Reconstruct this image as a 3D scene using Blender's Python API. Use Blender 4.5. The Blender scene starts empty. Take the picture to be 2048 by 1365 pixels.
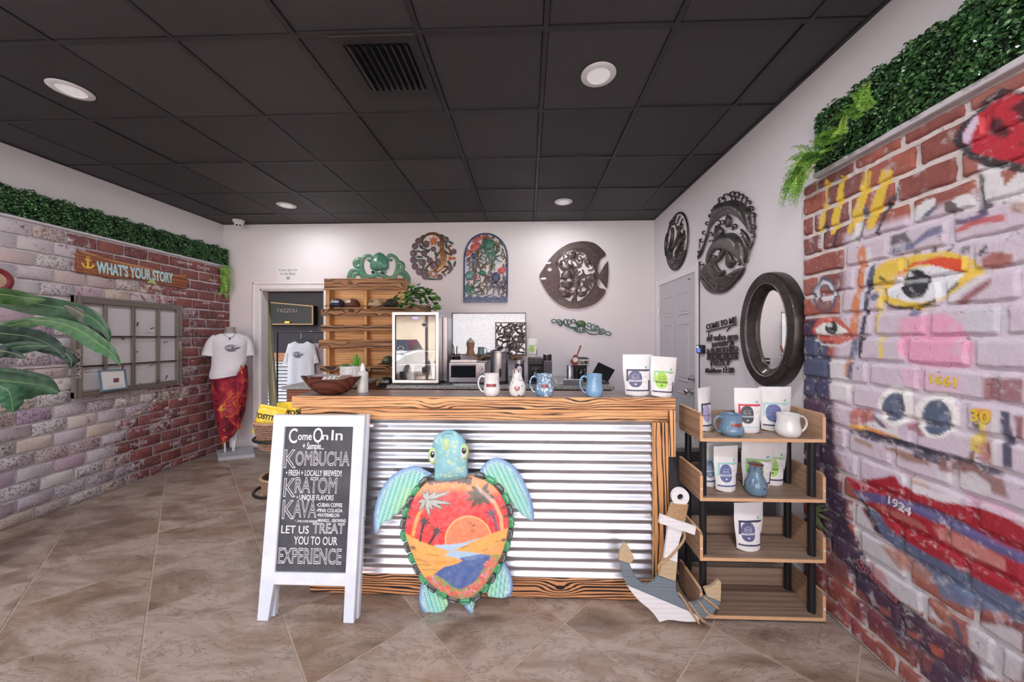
import bpy, bmesh, math, random
import numpy as np
from mathutils import Vector, Matrix, noise
from mathutils.geometry import tessellate_polygon, delaunay_2d_cdt

random.seed(7)
RNG = np.random.default_rng(7)
SC = bpy.context.scene
COL = SC.collection
PI = math.pi

# ------------------------------------------------------------------ camera
F_PX, CX, CY, YAW, EYE = 708.2,1032.05,676.0,0.0328,1.419
cam_data = bpy.data.cameras.new('camera')
cam = bpy.data.objects.new('camera', cam_data)
COL.objects.link(cam)
cam.location = (0,0, EYE)
cam.rotation_euler = (PI / 2,0, YAW)
cam_data.sensor_fit = 'HORIZONTAL'
cam_data.sensor_width = 36.0
cam_data.lens = F_PX / 2048 * 36.0
cam_data.shift_x = (1024 - CX) / 2048
cam_data.shift_y = (CY - 682.5) / 2048
cam_data.clip_start = 0.02
SC.camera = cam

# ------------------------------------------------------------------ world, sun, daylight portal, exposure
world = bpy.data.worlds.new('world')
SC.world = world
world.use_nodes = True
wn = world.node_tree
wn.nodes.clear()
w_out = wn.nodes.new('ShaderNodeOutputWorld')
w_bg = wn.nodes.new('ShaderNodeBackground')
w_sky = wn.nodes.new('ShaderNodeTexSky')
w_sky.sky_type = 'NISHITA'
w_sky.sun_disc = False
w_sky.sun_elevation = math.radians(52)
w_sky.sun_rotation = math.radians(20)
w_sky.air_density = 1.0
w_sky.dust_density = 4.0
w_sky.ozone_density = 0.6
w_bg.inputs['Strength'].default_value = 0.75
w_hsv = wn.nodes.new('ShaderNodeHueSaturation')
w_hsv.inputs['Saturation'].default_value = 0.35
wn.links.new(w_sky.outputs[0], w_hsv.inputs['Color'])
wn.links.new(w_hsv.outputs[0], w_bg.inputs['Color'])
wn.links.new(w_bg.outputs[0], w_out.inputs[0])

sun_data = bpy.data.lights.new('sun', 'SUN')
sun_data.energy = 4.0
sun_data.angle = math.radians(0.6)
sun = bpy.data.objects.new('sun', sun_data)
COL.objects.link(sun)
sun.rotation_euler = (math.radians(-38),0, math.radians(15))   # high sun behind the building: lights the pavement outside, none enters

portal_data = bpy.data.lights.new('daylight_portal', 'AREA')
portal_data.shape = 'RECTANGLE'
portal_data.size, portal_data.size_y = 5.4,2.5
portal_data.cycles.is_portal = True
portal = bpy.data.objects.new('daylight_portal', portal_data)
COL.objects.link(portal)
portal.location = (-1.18,-1.62,1.35)
portal.rotation_euler = (PI / 2,0,0)

LAMP_W = 6.5
SC.view_settings.view_transform = 'Standard'
SC.view_settings.look = 'None'
SC.view_settings.gamma = 1.0
SC.view_settings.use_curve_mapping = False
SC.view_settings.exposure = 0.95

# ------------------------------------------------------------------ photo geometry: a pixel of the photograph hits a real plane
_c, _s = math.cos(YAW), math.sin(YAW)
def ray(px, py):
    u, v = (px - CX) / F_PX, (CY - py) / F_PX
    return (_c * u - _s, _s * u + _c, v)
def at_y(px, py, Y):
    d = ray(px, py); k = Y / d[1]
    return Vector((d[0] * k, Y, EYE + d[2] * k))
def at_x(px, py, X):
    d = ray(px, py); k = X / d[0]
    return Vector((X, d[1] * k, EYE + d[2] * k))
def at_z(px, py, Z):
    d = ray(px, py); k = (Z - EYE) / d[2]
    return Vector((d[0] * k, d[1] * k, Z))
def to_px(y, x, z):          # arrays allowed
    xc = _c * x + _s * y; yc = -_s * x + _c * y
    return CX + F_PX * xc / yc, CY - F_PX * (z - EYE) / yc

class PlaneY:                # vertical plane facing the room (-Y), may lean back: y = Y + k*z
    def __init__(s, Y, k=0.0): s.Y, s.k = Y, k
    def uv(s, px, py):
        d = ray(px, py); t = (s.Y + s.k * EYE) / (d[1] - s.k * d[2])
        return (d[0] * t, EYE + d[2] * t)
    def p(s, u, v, w=0.0): return (u, s.Y + s.k * v - w, v)
    def px(s, u, v): return to_px(s.Y + s.k * v, u, v)
class PlaneX:                # side wall; sgn=-1 faces -X (right wall), +1 faces +X (left wall)
    def __init__(s, X, sgn): s.X, s.g = X, sgn
    def uv(s, px, py):
        q = at_x(px, py, s.X); return (q.y, q.z)
    def p(s, u, v, w=0.0): return (s.X + s.g * w, u, v)
    def px(s, u, v): return to_px(u, s.X, v)
class Local:                 # drawing plane in an object's own space: u = x, v = z, w towards -y
    def uv(s, a, b): return (a, b)
    def p(s, u, v, w=0.0): return (u, -w, v)
LOC = Local()
def crop(x0, y0, s):         # pixel of an enlarged crop -> pixel of the photograph
    return lambda pts: [(x0 + x / s, y0 + y / s) for x, y in pts]

# ------------------------------------------------------------------ colours and materials
def lin(c):
    c = c / 255.0
    return c / 12.92 if c <= 0.04045 else ((c + 0.055) / 1.055) ** 2.4
def S(r, g, b, k=1.0):
    return (min(1, lin(r) * k), min(1, lin(g) * k), min(1, lin(b) * k),1.0)

class Mat:                   # small node helper around one Principled BSDF
    def __init__(s, name, col=(.5,.5,.5,1), rough=.6, metal=0.0, spec=.5, coat=0.0):
        s.m = bpy.data.materials.new(name); s.m.use_nodes = True
        s.t = s.m.node_tree; s.n = s.t.nodes; s.l = s.t.links
        s.b = s.n['Principled BSDF']
        s.b.inputs['Base Color'].default_value = col
        s.b.inputs['Roughness'].default_value = rough
        s.b.inputs['Metallic'].default_value = metal
        s.b.inputs['Specular IOR Level'].default_value = spec
        s.b.inputs['Coat Weight'].default_value = coat
        s.m.diffuse_color = col
    def node(s, t, **kw):
        n = s.n.new(t)
        for k, v in kw.items(): setattr(n, k, v)
        return n
    def put(s, n, i, v):
        if isinstance(v, bpy.types.NodeSocket): s.l.new(v, n.inputs[i])
        else: n.inputs[i].default_value = v
    def coord(s, kind='Object', scale=(1,1,1), rot=(0,0,0), world=False, loc=(0,0,0)):
        if world: src = s.node('ShaderNodeNewGeometry').outputs['Position']
        else: src = s.node('ShaderNodeTexCoord').outputs[kind]
        mp = s.node('ShaderNodeMapping'); s.l.new(src, mp.inputs[0])
        mp.inputs['Scale'].default_value = scale; mp.inputs['Rotation'].default_value = rot
        mp.inputs['Location'].default_value = loc
        return mp.outputs[0]
    def noise(s, vec, scale=5, detail=4, rough=.55, dist=0.0):
        n = s.node('ShaderNodeTexNoise'); s.l.new(vec, n.inputs['Vector'])
        n.inputs['Scale'].default_value = scale; n.inputs['Detail'].default_value = detail
        n.inputs['Roughness'].default_value = rough; n.inputs['Distortion'].default_value = dist
        return n.outputs['Fac']
    def wave(s, vec, scale=5, dist=4, detail=3, dscale=1.5, axis='X', profile='SIN'):
        n = s.node('ShaderNodeTexWave', bands_direction=axis, wave_profile=profile); s.l.new(vec, n.inputs['Vector'])
        n.inputs['Scale'].default_value = scale; n.inputs['Distortion'].default_value = dist
        n.inputs['Detail'].default_value = detail; n.inputs['Detail Scale'].default_value = dscale
        return n.outputs['Fac']
    def ramp(s, fac, stops, interp='LINEAR'):
        r = s.node('ShaderNodeValToRGB'); r.color_ramp.interpolation = interp
        e = r.color_ramp.elements
        while len(e) < len(stops): e.new(0.5)
        for k, (p, c) in enumerate(stops):
            e[k].position = p; e[k].color = c if len(c) == 4 else (*c, 1)
        s.put(r, 0, fac); return r.outputs[0]
    def grey(s, fac, a, b):
        n = s.node('ShaderNodeMapRange'); s.put(n, 0, fac)
        n.inputs[1].default_value = a; n.inputs[2].default_value = b
        n.interpolation_type = 'SMOOTHSTEP'
        return n.outputs[0]
    def math(s, op, a, b=0.5, c=0.0):
        n = s.node('ShaderNodeMath', operation=op); s.put(n, 0, a); s.put(n, 1, b); s.put(n, 2, c)
        return n.outputs[0]
    def mix(s, fac, a, b, mode='MIX'):
        n = s.node('ShaderNodeMix', data_type='RGBA', blend_type=mode)
        s.put(n, 0, fac); s.put(n, 6, a); s.put(n, 7, b); return n.outputs[2]
    def color(s, v): s.put(s.b, 'Base Color', v); return s
    def roughness(s, v): s.put(s.b, 'Roughness', v); return s
    def bump(s, h, strength=.3, dist=.01):
        n = s.node('ShaderNodeBump'); n.inputs['Strength'].default_value = strength
        n.inputs['Distance'].default_value = dist; s.put(n, 'Height', h)
        s.l.new(n.outputs[0], s.b.inputs['Normal']); return s
    def attr(s, name='paint'):
        return s.node('ShaderNodeAttribute', attribute_name=name).outputs['Color']
    def rnd(s): return s.node('ShaderNodeObjectInfo').outputs['Random']

def plain(name, col, rough=.6, metal=0.0, var=.12, scale=14, bump=0.0, bscale=60, coat=0.0, spec=.5):
    """one colour with a faint procedural unevenness"""
    k = Mat(name, col, rough, metal, spec, coat)
    v = k.coord('Object')
    n = k.noise(v, scale, 4)
    lo = tuple(max(0, x * (1 - var)) for x in col[:3]) + (1,)
    hi = tuple(min(1, x * (1 + var)) for x in col[:3]) + (1,)
    k.color(k.ramp(n, [(.3, lo),(.7, hi)]))
    if bump: k.bump(k.noise(v, bscale, 3), bump, .004)
    return k.m

def emis(m, col, strength):
    b = m.node_tree.nodes['Principled BSDF']
    b.inputs['Emission Color'].default_value = col
    b.inputs['Emission Strength'].default_value = strength
    return m

def streaked(name, light, dark, axis='X', freq=55, wob=16, lo=.55, hi=.85, rough=.5, fine=.2, mid=None, knots=False, stretch=.08, nscale=9, patch=.35):
    """wood: grain lines running along an axis, plain or burnt in"""
    k = Mat(name, light, rough)
    sc = {'X': (stretch, 1,1), 'Y': (1, stretch, 1), 'Z': (1,1, stretch)}[axis]
    w = {'X': (0,1,1), 'Y': (1,0,1), 'Z': (1,.6,0)}[axis]
    oi = k.node('ShaderNodeObjectInfo')
    base = k.node('ShaderNodeTexCoord').outputs['Object']
    add = k.node('ShaderNodeVectorMath', operation='MULTIPLY_ADD')
    k.l.new(oi.outputs['Random'], add.inputs[0]); add.inputs[1].default_value = (3.7,2.3,3.1); k.l.new(base, add.inputs[2])
    mp = k.node('ShaderNodeMapping'); k.l.new(add.outputs[0], mp.inputs[0]); mp.inputs['Scale'].default_value = sc
    v = mp.outputs[0]
    dot = k.node('ShaderNodeVectorMath', operation='DOT_PRODUCT'); k.l.new(v, dot.inputs[0]); dot.inputs[1].default_value = w
    ph = k.math('MULTIPLY', dot.outputs['Value'], freq * 2 * PI)
    n1 = k.noise(v, nscale, 3,.55,.2)
    ph = k.math('ADD', ph, k.math('MULTIPLY', n1, wob))
    kn = None
    if knots:
        mp2 = k.node('ShaderNodeMapping'); k.l.new(add.outputs[0], mp2.inputs[0])
        mp2.inputs['Scale'].default_value = {'X': (.45,1,1), 'Y': (1,.45,1), 'Z': (1,1,.45)}[axis]
        vo = k.node('ShaderNodeTexVoronoi'); k.l.new(mp2.outputs[0], vo.inputs['Vector']); vo.inputs['Scale'].default_value = 6.5
        vo.inputs['Randomness'].default_value = 1.0
        ph = k.math('ADD', ph, k.math('MULTIPLY', k.grey(vo.outputs['Distance'],.42,.0),14))
        kn = k.grey(vo.outputs['Distance'],.13,.05)
    bands = k.math('MULTIPLY_ADD', k.math('SINE', ph),.5,.5)
    f = k.noise(v, nscale * 14,4,.65)
    pn = k.math('MULTIPLY', k.math('SUBTRACT', k.noise(v, nscale * .8,3,.6),.5), patch * 2)
    fac = k.math('ADD', k.math('ADD', k.math('MULTIPLY', bands, 1 - fine), k.math('MULTIPLY', f, fine)), pn)
    if kn: fac = k.math('MAXIMUM', fac, kn)
    g = k.grey(fac, lo, hi)
    col = light
    if mid:
        col = k.mix(k.grey(k.noise(v, nscale * 3,3),.38,.64), light, mid)
    k.color(k.mix(g, col, dark))
    k.bump(fac, .12,.003)
    return k.m

# ------------------------------------------------------------------ geometry builder
class B:
    def __init__(s): s.v, s.f, s.mi, s.cur, s.cols = [],[],[],0, None
    def mat(s, i): s.cur = i; return s
    def add(s, vs, fs):
        o = len(s.v); s.v += [tuple(p) for p in vs]
        for f in fs: s.f.append(tuple(i + o for i in f)); s.mi.append(s.cur)
        return s
    def box(s, x0, x1, y0, y1, z0, z1, bev=0.0):
        if bev <= 0:
            vs = [(x, y, z) for z in (z0, z1) for y in (y0, y1) for x in (x0, x1)]
            return s.add(vs, [(0,2,3,1),(4,5,7,6),(0,1,5,4),(2,6,7,3),(0,4,6,2),(1,3,7,5)])
        b = min(bev, (x1 - x0) * .49,(y1 - y0) * .49,(z1 - z0) * .49)
        X, Y, Z = (x0, x1),(y0, y1),(z0, z1); sg = (1,-1)
        vs, idx = [], {}
        for i in (0,1):
            for j in (0,1):
                for k in (0,1):
                    for a in range(3):
                        p = [X[i] + (sg[i] * b if a != 0 else 0), Y[j] + (sg[j] * b if a != 1 else 0), Z[k] + (sg[k] * b if a != 2 else 0)]
                        idx[i, j, k, a] = len(vs); vs.append(p)
        I = lambda i, j, k, a: idx[i, j, k, a]
        fs = []
        for i in (0,1):
            q = [I(i, 0,0,0), I(i, 1,0,0), I(i, 1,1,0), I(i, 0,1,0)]; fs.append(q if i else q[::-1])
            q = [I(0, i, 0,1), I(1, i, 0,1), I(1, i, 1,1), I(0, i, 1,1)]; fs.append(q[::-1] if i else q)
            q = [I(0,0, i, 2), I(1,0, i, 2), I(1,1, i, 2), I(0,1, i, 2)]; fs.append(q if i else q[::-1])
        for i in (0,1):
            for j in (0,1):
                q = [I(i, j, 0,0), I(i, j, 1,0), I(i, j, 1,1), I(i, j, 0,1)]; fs.append(q if (i ^ j) else q[::-1])
                q = [I(i, 0, j, 0), I(i, 1, j, 0), I(i, 1, j, 2), I(i, 0, j, 2)]; fs.append(q[::-1] if (i ^ j) else q)
                q = [I(0, i, j, 1), I(1, i, j, 1), I(1, i, j, 2), I(0, i, j, 2)]; fs.append(q if (i ^ j) else q[::-1])
        for i in (0,1):
            for j in (0,1):
                for k in (0,1):
                    q = [I(i, j, k, 0), I(i, j, k, 1), I(i, j, k, 2)]
                    fs.append(q if (i + j + k) % 2 else q[::-1])
        return s.add(vs, fs)
    def obox(s, M, sx, sy, sz, bev=0.0):
        t = B().box(-sx / 2, sx / 2,-sy / 2, sy / 2,-sz / 2, sz / 2, bev)
        return s.add([M @ Vector(p) for p in t.v], t.f)
    def tube(s, pts, r, n=8, closed=False, caps=True, flat=1.0, up=None):
        P = [Vector(p) for p in pts]; m = len(P)
        R = r if hasattr(r, '__len__') else [r] * m
        vs, fs = [],[]
        prev = None
        for i in range(m):
            a = P[(i - 1) % m] if (closed or i > 0) else P[i]
            b = P[(i + 1) % m] if (closed or i < m - 1) else P[i]
            t = (b - a); t = t.normalized() if t.length > 1e-9 else Vector((0,0,1))
            if prev is None:
                ref = Vector(up) if up else (Vector((0,0,1)) if abs(t.z) < .9 else Vector((1,0,0)))
                nx = t.cross(ref).normalized()
            else:
                nx = prev - t * prev.dot(t)
                nx = nx.normalized() if nx.length > 1e-6 else t.cross(Vector((0,0,1))).normalized()
            prev = nx; ny = t.cross(nx)
            for k in range(n):
                an = 2 * PI * k / n
                vs.append(P[i] + nx * (math.cos(an) * R[i]) + ny * (math.sin(an) * R[i] * flat))
        q = m if closed else m - 1
        for i in range(q):
            for k in range(n):
                a, b = i * n + k, i * n + (k + 1) % n
                c, d = ((i + 1) % m) * n + (k + 1) % n, ((i + 1) % m) * n + k
                fs.append((a, b, c, d))
        if caps and not closed:
            fs.append(tuple(range(n))[::-1]); fs.append(tuple((m - 1) * n + k for k in range(n)))
        return s.add(vs, fs)
    def cyl(s, p0, p1, r0, r1=None, n=20):
        return s.tube([p0, p1],[r0, r0 if r1 is None else r1], n)
    def lathe(s, prof, c=(0,0,0), n=28, axis='z', sx=1.0, sy=1.0):
        vs, fs = [],[]; m = len(prof)
        for r, h in prof:
            for k in range(n):
                a = 2 * PI * k / n; x, y = r * math.cos(a) * sx, r * math.sin(a) * sy
                if axis == 'z': q = (c[0] + x, c[1] + y, c[2] + h)
                elif axis == 'y': q = (c[0] + x, c[1] - h, c[2] + y)     # h towards -y
                else: q = (c[0] - h, c[1] + x, c[2] + y)                 # h towards -x
                vs.append(q)
        for i in range(m - 1):
            for k in range(n):
                a, b = i * n + k, i * n + (k + 1) % n
                fs.append((a, b, b + n, a + n))
        if prof[0][0] > 1e-6: fs.append(tuple(range(n))[::-1])
        if prof[-1][0] > 1e-6: fs.append(tuple((m - 1) * n + k for k in range(n)))
        return s.add(vs, fs)
    def ell(s, c, r, nu=14, nv=9, M=None):
        vs, fs = [],[]
        for j in range(nv + 1):
            th = PI * j / nv
            for i in range(nu):
                ph = 2 * PI * i / nu
                p = Vector((r[0] * math.sin(th) * math.cos(ph), r[1] * math.sin(th) * math.sin(ph), r[2] * math.cos(th)))
                if M: p = M @ p
                vs.append(p + Vector(c))
        for j in range(nv):
            for i in range(nu):
                a, b = j * nu + i, j * nu + (i + 1) % nu
                fs.append((a, a + nu, b + nu, b))
        return s.add(vs, fs)
    def plate(s, pl, poly, t, w0=0.0, holes=(), bev=0.0):
        """flat cut plate in drawing plane pl: outline poly (u,v), optional holes, thickness t starting at depth w0"""
        loops = [list(poly)] + [list(h) for h in holes]
        flat = [p for l in loops for p in l]
        tris = tessellate_polygon([[Vector((p[0], p[1],0)) for p in l] for l in loops])
        n = len(flat)
        if bev > 0 and not holes:
            cu = sum(p[0] for p in poly) / len(poly); cv = sum(p[1] for p in poly) / len(poly)
            ins = inset(poly, bev)
            vs = [pl.p(u, v, w0) for u, v in flat] + [pl.p(u, v, w0 + t - bev * .8) for u, v in flat] + [pl.p(u, v, w0 + t) for u, v in ins]
            fs = [tuple(x) for x in tris] + [tuple(i + 2 * n for i in x)[::-1] for x in tris]
            for i in range(n):
                j = (i + 1) % n
                fs += [(i, j, j + n, i + n),(i + n, j + n, j + 2 * n, i + 2 * n)]
            return s.add(vs, fs)
        vs = [pl.p(u, v, w0) for u, v in flat] + [pl.p(u, v, w0 + t) for u, v in flat]
        fs = [tuple(x) for x in tris] + [tuple(i + n for i in x)[::-1] for x in tris]
        o = 0
        for l in loops:
            m = len(l)
            for i in range(m):
                a, b = o + i, o + (i + 1) % m
                fs.append((a, b, b + n, a + n))
            o += m
        return s.add(vs, fs)
    def ribbon(s, pl, pts, wid, t, w0=0.0, closed=False, crest=.35):
        """raised band following a path in a drawing plane (embossed metal strip)"""
        m = len(pts); W = wid if hasattr(wid, '__len__') else [wid] * m
        vs, fs = [],[]
        for i in range(m):
            a = pts[(i - 1) % m] if (closed or i) else pts[i]
            b = pts[(i + 1) % m] if (closed or i < m - 1) else pts[i]
            dx, dy = b[0] - a[0], b[1] - a[1]; L = math.hypot(dx, dy) or 1
            nx, ny = -dy / L, dx / L; u, v = pts[i]; h = W[i] / 2
            for k, w in ((-1,0),(-1, t * crest),(0, t),(1, t * crest),(1,0)):
                vs.append(pl.p(u + nx * h * k, v + ny * h * k, w0 + w))
        q = m if closed else m - 1
        for i in range(q):
            j = (i + 1) % m
            for k in range(5):
                a, b = i * 5 + k, i * 5 + (k + 1) % 5
                fs.append((a, b, j * 5 + (k + 1) % 5, j * 5 + k))
        if not closed: fs += [(0,1,2,3,4), tuple((m - 1) * 5 + k for k in range(5))[::-1]]
        return s.add(vs, fs)
    def dome(s, pl, c, r, h, w0=0.0, n=14, m=3, rot=0.0):
        """embossed boss: ellipse (ru, rv) rising by h"""
        vs, fs = [],[]; cr, sr = math.cos(rot), math.sin(rot)
        for j in range(m + 1):
            q = j / m; rad = math.cos(q * PI / 2); hh = math.sin(q * PI / 2) * h
            if j == m: vs.append(pl.p(c[0], c[1], w0 + hh)); break
            for i in range(n):
                a = 2 * PI * i / n; x, y = r[0] * rad * math.cos(a), r[1] * rad * math.sin(a)
                vs.append(pl.p(c[0] + x * cr - y * sr, c[1] + x * sr + y * cr, w0 + hh))
        for j in range(m - 1):
            for i in range(n):
                a, b = j * n + i, j * n + (i + 1) % n
                fs.append((a, b, b + n, a + n))
        top = len(vs) - 1
        for i in range(n): fs.append(((m - 1) * n + i, (m - 1) * n + (i + 1) % n, top))
        fs.append(tuple(range(n))[::-1])
        return s.add(vs, fs)
    def sheet(s, grid, closed_u=False, closed_v=False):
        nu, nv = len(grid), len(grid[0])
        vs = [p for row in grid for p in row]; fs = []
        for i in range(nu if closed_u else nu - 1):
            for j in range(nv if closed_v else nv - 1):
                a = i * nv + j; b = i * nv + (j + 1) % nv
                c = ((i + 1) % nu) * nv + (j + 1) % nv; d = ((i + 1) % nu) * nv + j
                fs.append((a, b, c, d))
        return s.add(vs, fs)

def inset(poly, d):
    n = len(poly); A = sum(poly[i][0] * poly[(i + 1) % n][1] - poly[(i + 1) % n][0] * poly[i][1] for i in range(n))
    sg = 1 if A > 0 else -1; out = []
    for i in range(n):
        p0, p1, p2 = poly[i - 1], poly[i], poly[(i + 1) % n]
        e1 = (p1[0] - p0[0], p1[1] - p0[1]); e2 = (p2[0] - p1[0], p2[1] - p1[1])
        l1, l2 = math.hypot(*e1) or 1, math.hypot(*e2) or 1
        nx = -e1[1] / l1 - e2[1] / l2; ny = e1[0] / l1 + e2[0] / l2
        L = math.hypot(nx, ny) or 1
        out.append((p1[0] + sg * nx / L * d, p1[1] + sg * ny / L * d))
    return out
def smooth_path(pts, k=5, closed=False):
    """Catmull-Rom through the points (2-D or 3-D)"""
    m = len(pts); out = []
    for i in range(m if closed else m - 1):
        p = [pts[(i + j) % m] if closed else pts[min(max(i + j, 0), m - 1)] for j in (-1,0,1,2)]
        for q in range(k):
            t = q / k
            out.append(tuple(.5 * (2 * b + (c - a) * t + (2 * a - 5 * b + 4 * c - d) * t * t + (3 * b - a - 3 * c + d) * t ** 3)
                             for a, b, c, d in zip(*p)))
    if not closed: out.append(tuple(pts[-1]))
    return out
def lerp(a, b, t): return a + (b - a) * t
def clip_half(poly, a, b, c):            # keep a*u + b*v <= c
    out = []; n = len(poly)
    for i in range(n):
        p, q = poly[i], poly[(i + 1) % n]
        dp, dq = a * p[0] + b * p[1] - c, a * q[0] + b * q[1] - c
        if dp <= 0: out.append(p)
        if (dp < 0 < dq) or (dq < 0 < dp):
            t = dp / (dp - dq); out.append((lerp(p[0], q[0], t), lerp(p[1], q[1], t)))
    return out
def in_poly(px, py, poly):
    inside = np.zeros(len(px), bool); n = len(poly)
    for i in range(n):
        x0, y0 = poly[i]; x1, y1 = poly[(i + 1) % n]
        if y0 == y1: continue
        inside ^= ((y0 > py) != (y1 > py)) & (px < (x1 - x0) * (py - y0) / (y1 - y0) + x0)
    return inside
def seg_dist(px, py, pts):
    d = np.full(len(px),1e9)
    for (x0, y0),(x1, y1) in zip(pts[:-1], pts[1:]):
        dx, dy = x1 - x0, y1 - y0; L = dx * dx + dy * dy or 1
        t = np.clip(((px - x0) * dx + (py - y0) * dy) / L, 0,1)
        d = np.minimum(d, np.hypot(px - x0 - t * dx, py - y0 - t * dy))
    return d
def fill_mesh(poly, step):
    """outline filled with an even triangle net (for painted sheets)"""
    us = [p[0] for p in poly]; vs = [p[1] for p in poly]
    gu = np.arange(min(us) + step / 2, max(us), step); gv = np.arange(min(vs) + step / 2, max(vs), step)
    U, V = np.meshgrid(gu, gv); U = U.ravel(); V = V.ravel()
    ring = list(poly) + [poly[0]]
    keep = in_poly(U, V, poly) & (seg_dist(U, V, ring) > step * .45)
    pts = [Vector(p) for p in poly] + [Vector((a, b)) for a, b in zip(U[keep], V[keep])]
    n = len(poly)
    r = delaunay_2d_cdt(pts, [(i, (i + 1) % n) for i in range(n)],[list(range(n))],1,1e-6)
    return [(v.x, v.y) for v in r[0]],[tuple(f) for f in r[2]]

# ------------------------------------------------------------------ objects
ORG = {}
def mk(name, b, mat=None, parent=None, origin=None, smooth=None, fix=True, cols=None):
    me = bpy.data.meshes.new(name)
    o0 = Vector(ORG[parent.name]) if parent is not None else Vector(origin or (0,0,0))
    V = np.array(b.v, dtype=np.float64).reshape(-1,3) - np.array(o0)
    me.from_pydata(V.tolist(),[], b.f)
    mats = mat if isinstance(mat, (list, tuple)) else [mat]
    for m in mats:
        if m: me.materials.append(m)
    if len(mats) > 1: me.polygons.foreach_set('material_index', b.mi)
    if fix:
        bm = bmesh.new(); bm.from_mesh(me); bmesh.ops.recalc_face_normals(bm, faces=bm.faces); bm.to_mesh(me); bm.free()
    if smooth:
        me.polygons.foreach_set('use_smooth', [True] * len(me.polygons))
        me.set_sharp_from_angle(angle=math.radians(smooth))
    if cols is not None:
        a = me.color_attributes.new('paint', 'FLOAT_COLOR', 'POINT')
        a.data.foreach_set('color', np.asarray(cols, dtype=np.float32).ravel())
    me.update()
    o = bpy.data.objects.new(name, me); COL.objects.link(o)
    if parent is not None: o.parent = parent
    else: o.location = o0
    ORG[o.name] = tuple(o0)
    return o
def tag(o, label=None, cat=None, group=None, kind=None):
    if label: o['label'] = label
    if cat: o['category'] = cat
    if group: o['group'] = group
    if kind: o['kind'] = kind
    return o
def thing(name, label, cat, loc=(0,0,0), group=None):
    o = bpy.data.objects.new(name, None); o.empty_display_size = .05
    COL.objects.link(o); o.location = loc; ORG[o.name] = tuple(loc)
    return tag(o, label, cat, group)
def struct(name, b, mat, parent=None, **kw):
    o = mk(name, b, mat, parent, **kw)
    if parent is None: o['kind'] = 'structure'
    return o
def copy_tree(o, loc, rz=None, label=None, group=None, swap=None):
    c = o.copy(); COL.objects.link(c); c.location = loc; ORG[c.name] = tuple(loc)
    if rz is not None: c.rotation_euler = (0,0, rz)
    if label: c['label'] = label
    if group: c['group'] = group
    def rec(src, dst):
        for ch in list(src.children):
            d = ch.copy(); COL.objects.link(d); d.parent = dst; rec(ch, d)
    rec(o, c)
    return c
def text_b(s, size, pl=LOC, at=(0,0), w0=0.0, t=.0006, bold=0.0, shear=0.0, align='CENTER', outline=0.0, rot=0.0, sx=1.0, spacing=1.0, warp=None, line=1.0):
    """lettering as thin raised geometry in a drawing plane"""
    cu = bpy.data.curves.new('t', 'FONT'); cu.body = s; cu.size = size; cu.align_x = align; cu.align_y = 'CENTER'
    cu.shear = shear; cu.offset = bold; cu.space_character = spacing; cu.resolution_u = 3; cu.space_line = line
    if outline: cu.fill_mode = 'NONE'; cu.bevel_depth = outline; cu.bevel_resolution = 0
    else: cu.extrude = t / 2
    ob = bpy.data.objects.new('t', cu)
    me = ob.to_mesh()
    vs = [v.co.copy() for v in me.vertices]; fs = [tuple(p.vertices) for p in me.polygons]
    ob.to_mesh_clear(); bpy.data.objects.remove(ob); bpy.data.curves.remove(cu)
    cr, sr = math.cos(rot), math.sin(rot); out = []
    for v in vs:
        x, y = v.x * sx, v.y
        if warp: x, y = warp(x, y)
        u, w = x * cr - y * sr, x * sr + y * cr
        out.append(pl.p(at[0] + u, at[1] + w, w0 + (t / 2 + v.z if not outline else v.z)))
    b = B(); b.add(out, fs); return b
def merge(*bs):
    r = B()
    for b in bs:
        o = len(r.v); r.v += b.v; r.f += [tuple(i + o for i in f) for f in b.f]; r.mi += b.mi
    return r
# ================================================================== THE ROOM
XL, XR, YB, YF, ZC = -3.94,1.575,4.46,-1.6,2.884
BX_L, BX_R = -3.855,1.54            # faces of the two brick panels

# ---- wall paint with an orange-peel skin
def paint_mat(name, col, bump=.25):
    k = Mat(name, col, .75, spec=.3)
    v = k.coord(world=True)
    k.color(k.ramp(k.noise(v, 1.1,2),[(.3, tuple(c * .97 for c in col[:3]) + (1,)),(.7, col)]))
    k.bump(k.noise(v, 160,2,.5), bump, .002)
    return k.m
M_WALL = paint_mat('white_wall_paint', (.80,.765,.815,1))
M_TRIM = plain('white_trim_gloss', (.82,.80,.84,1),.35, var=.02)
M_DOOR = plain('grey_door_paint', (.56,.55,.60,1),.4, var=.02)

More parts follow.
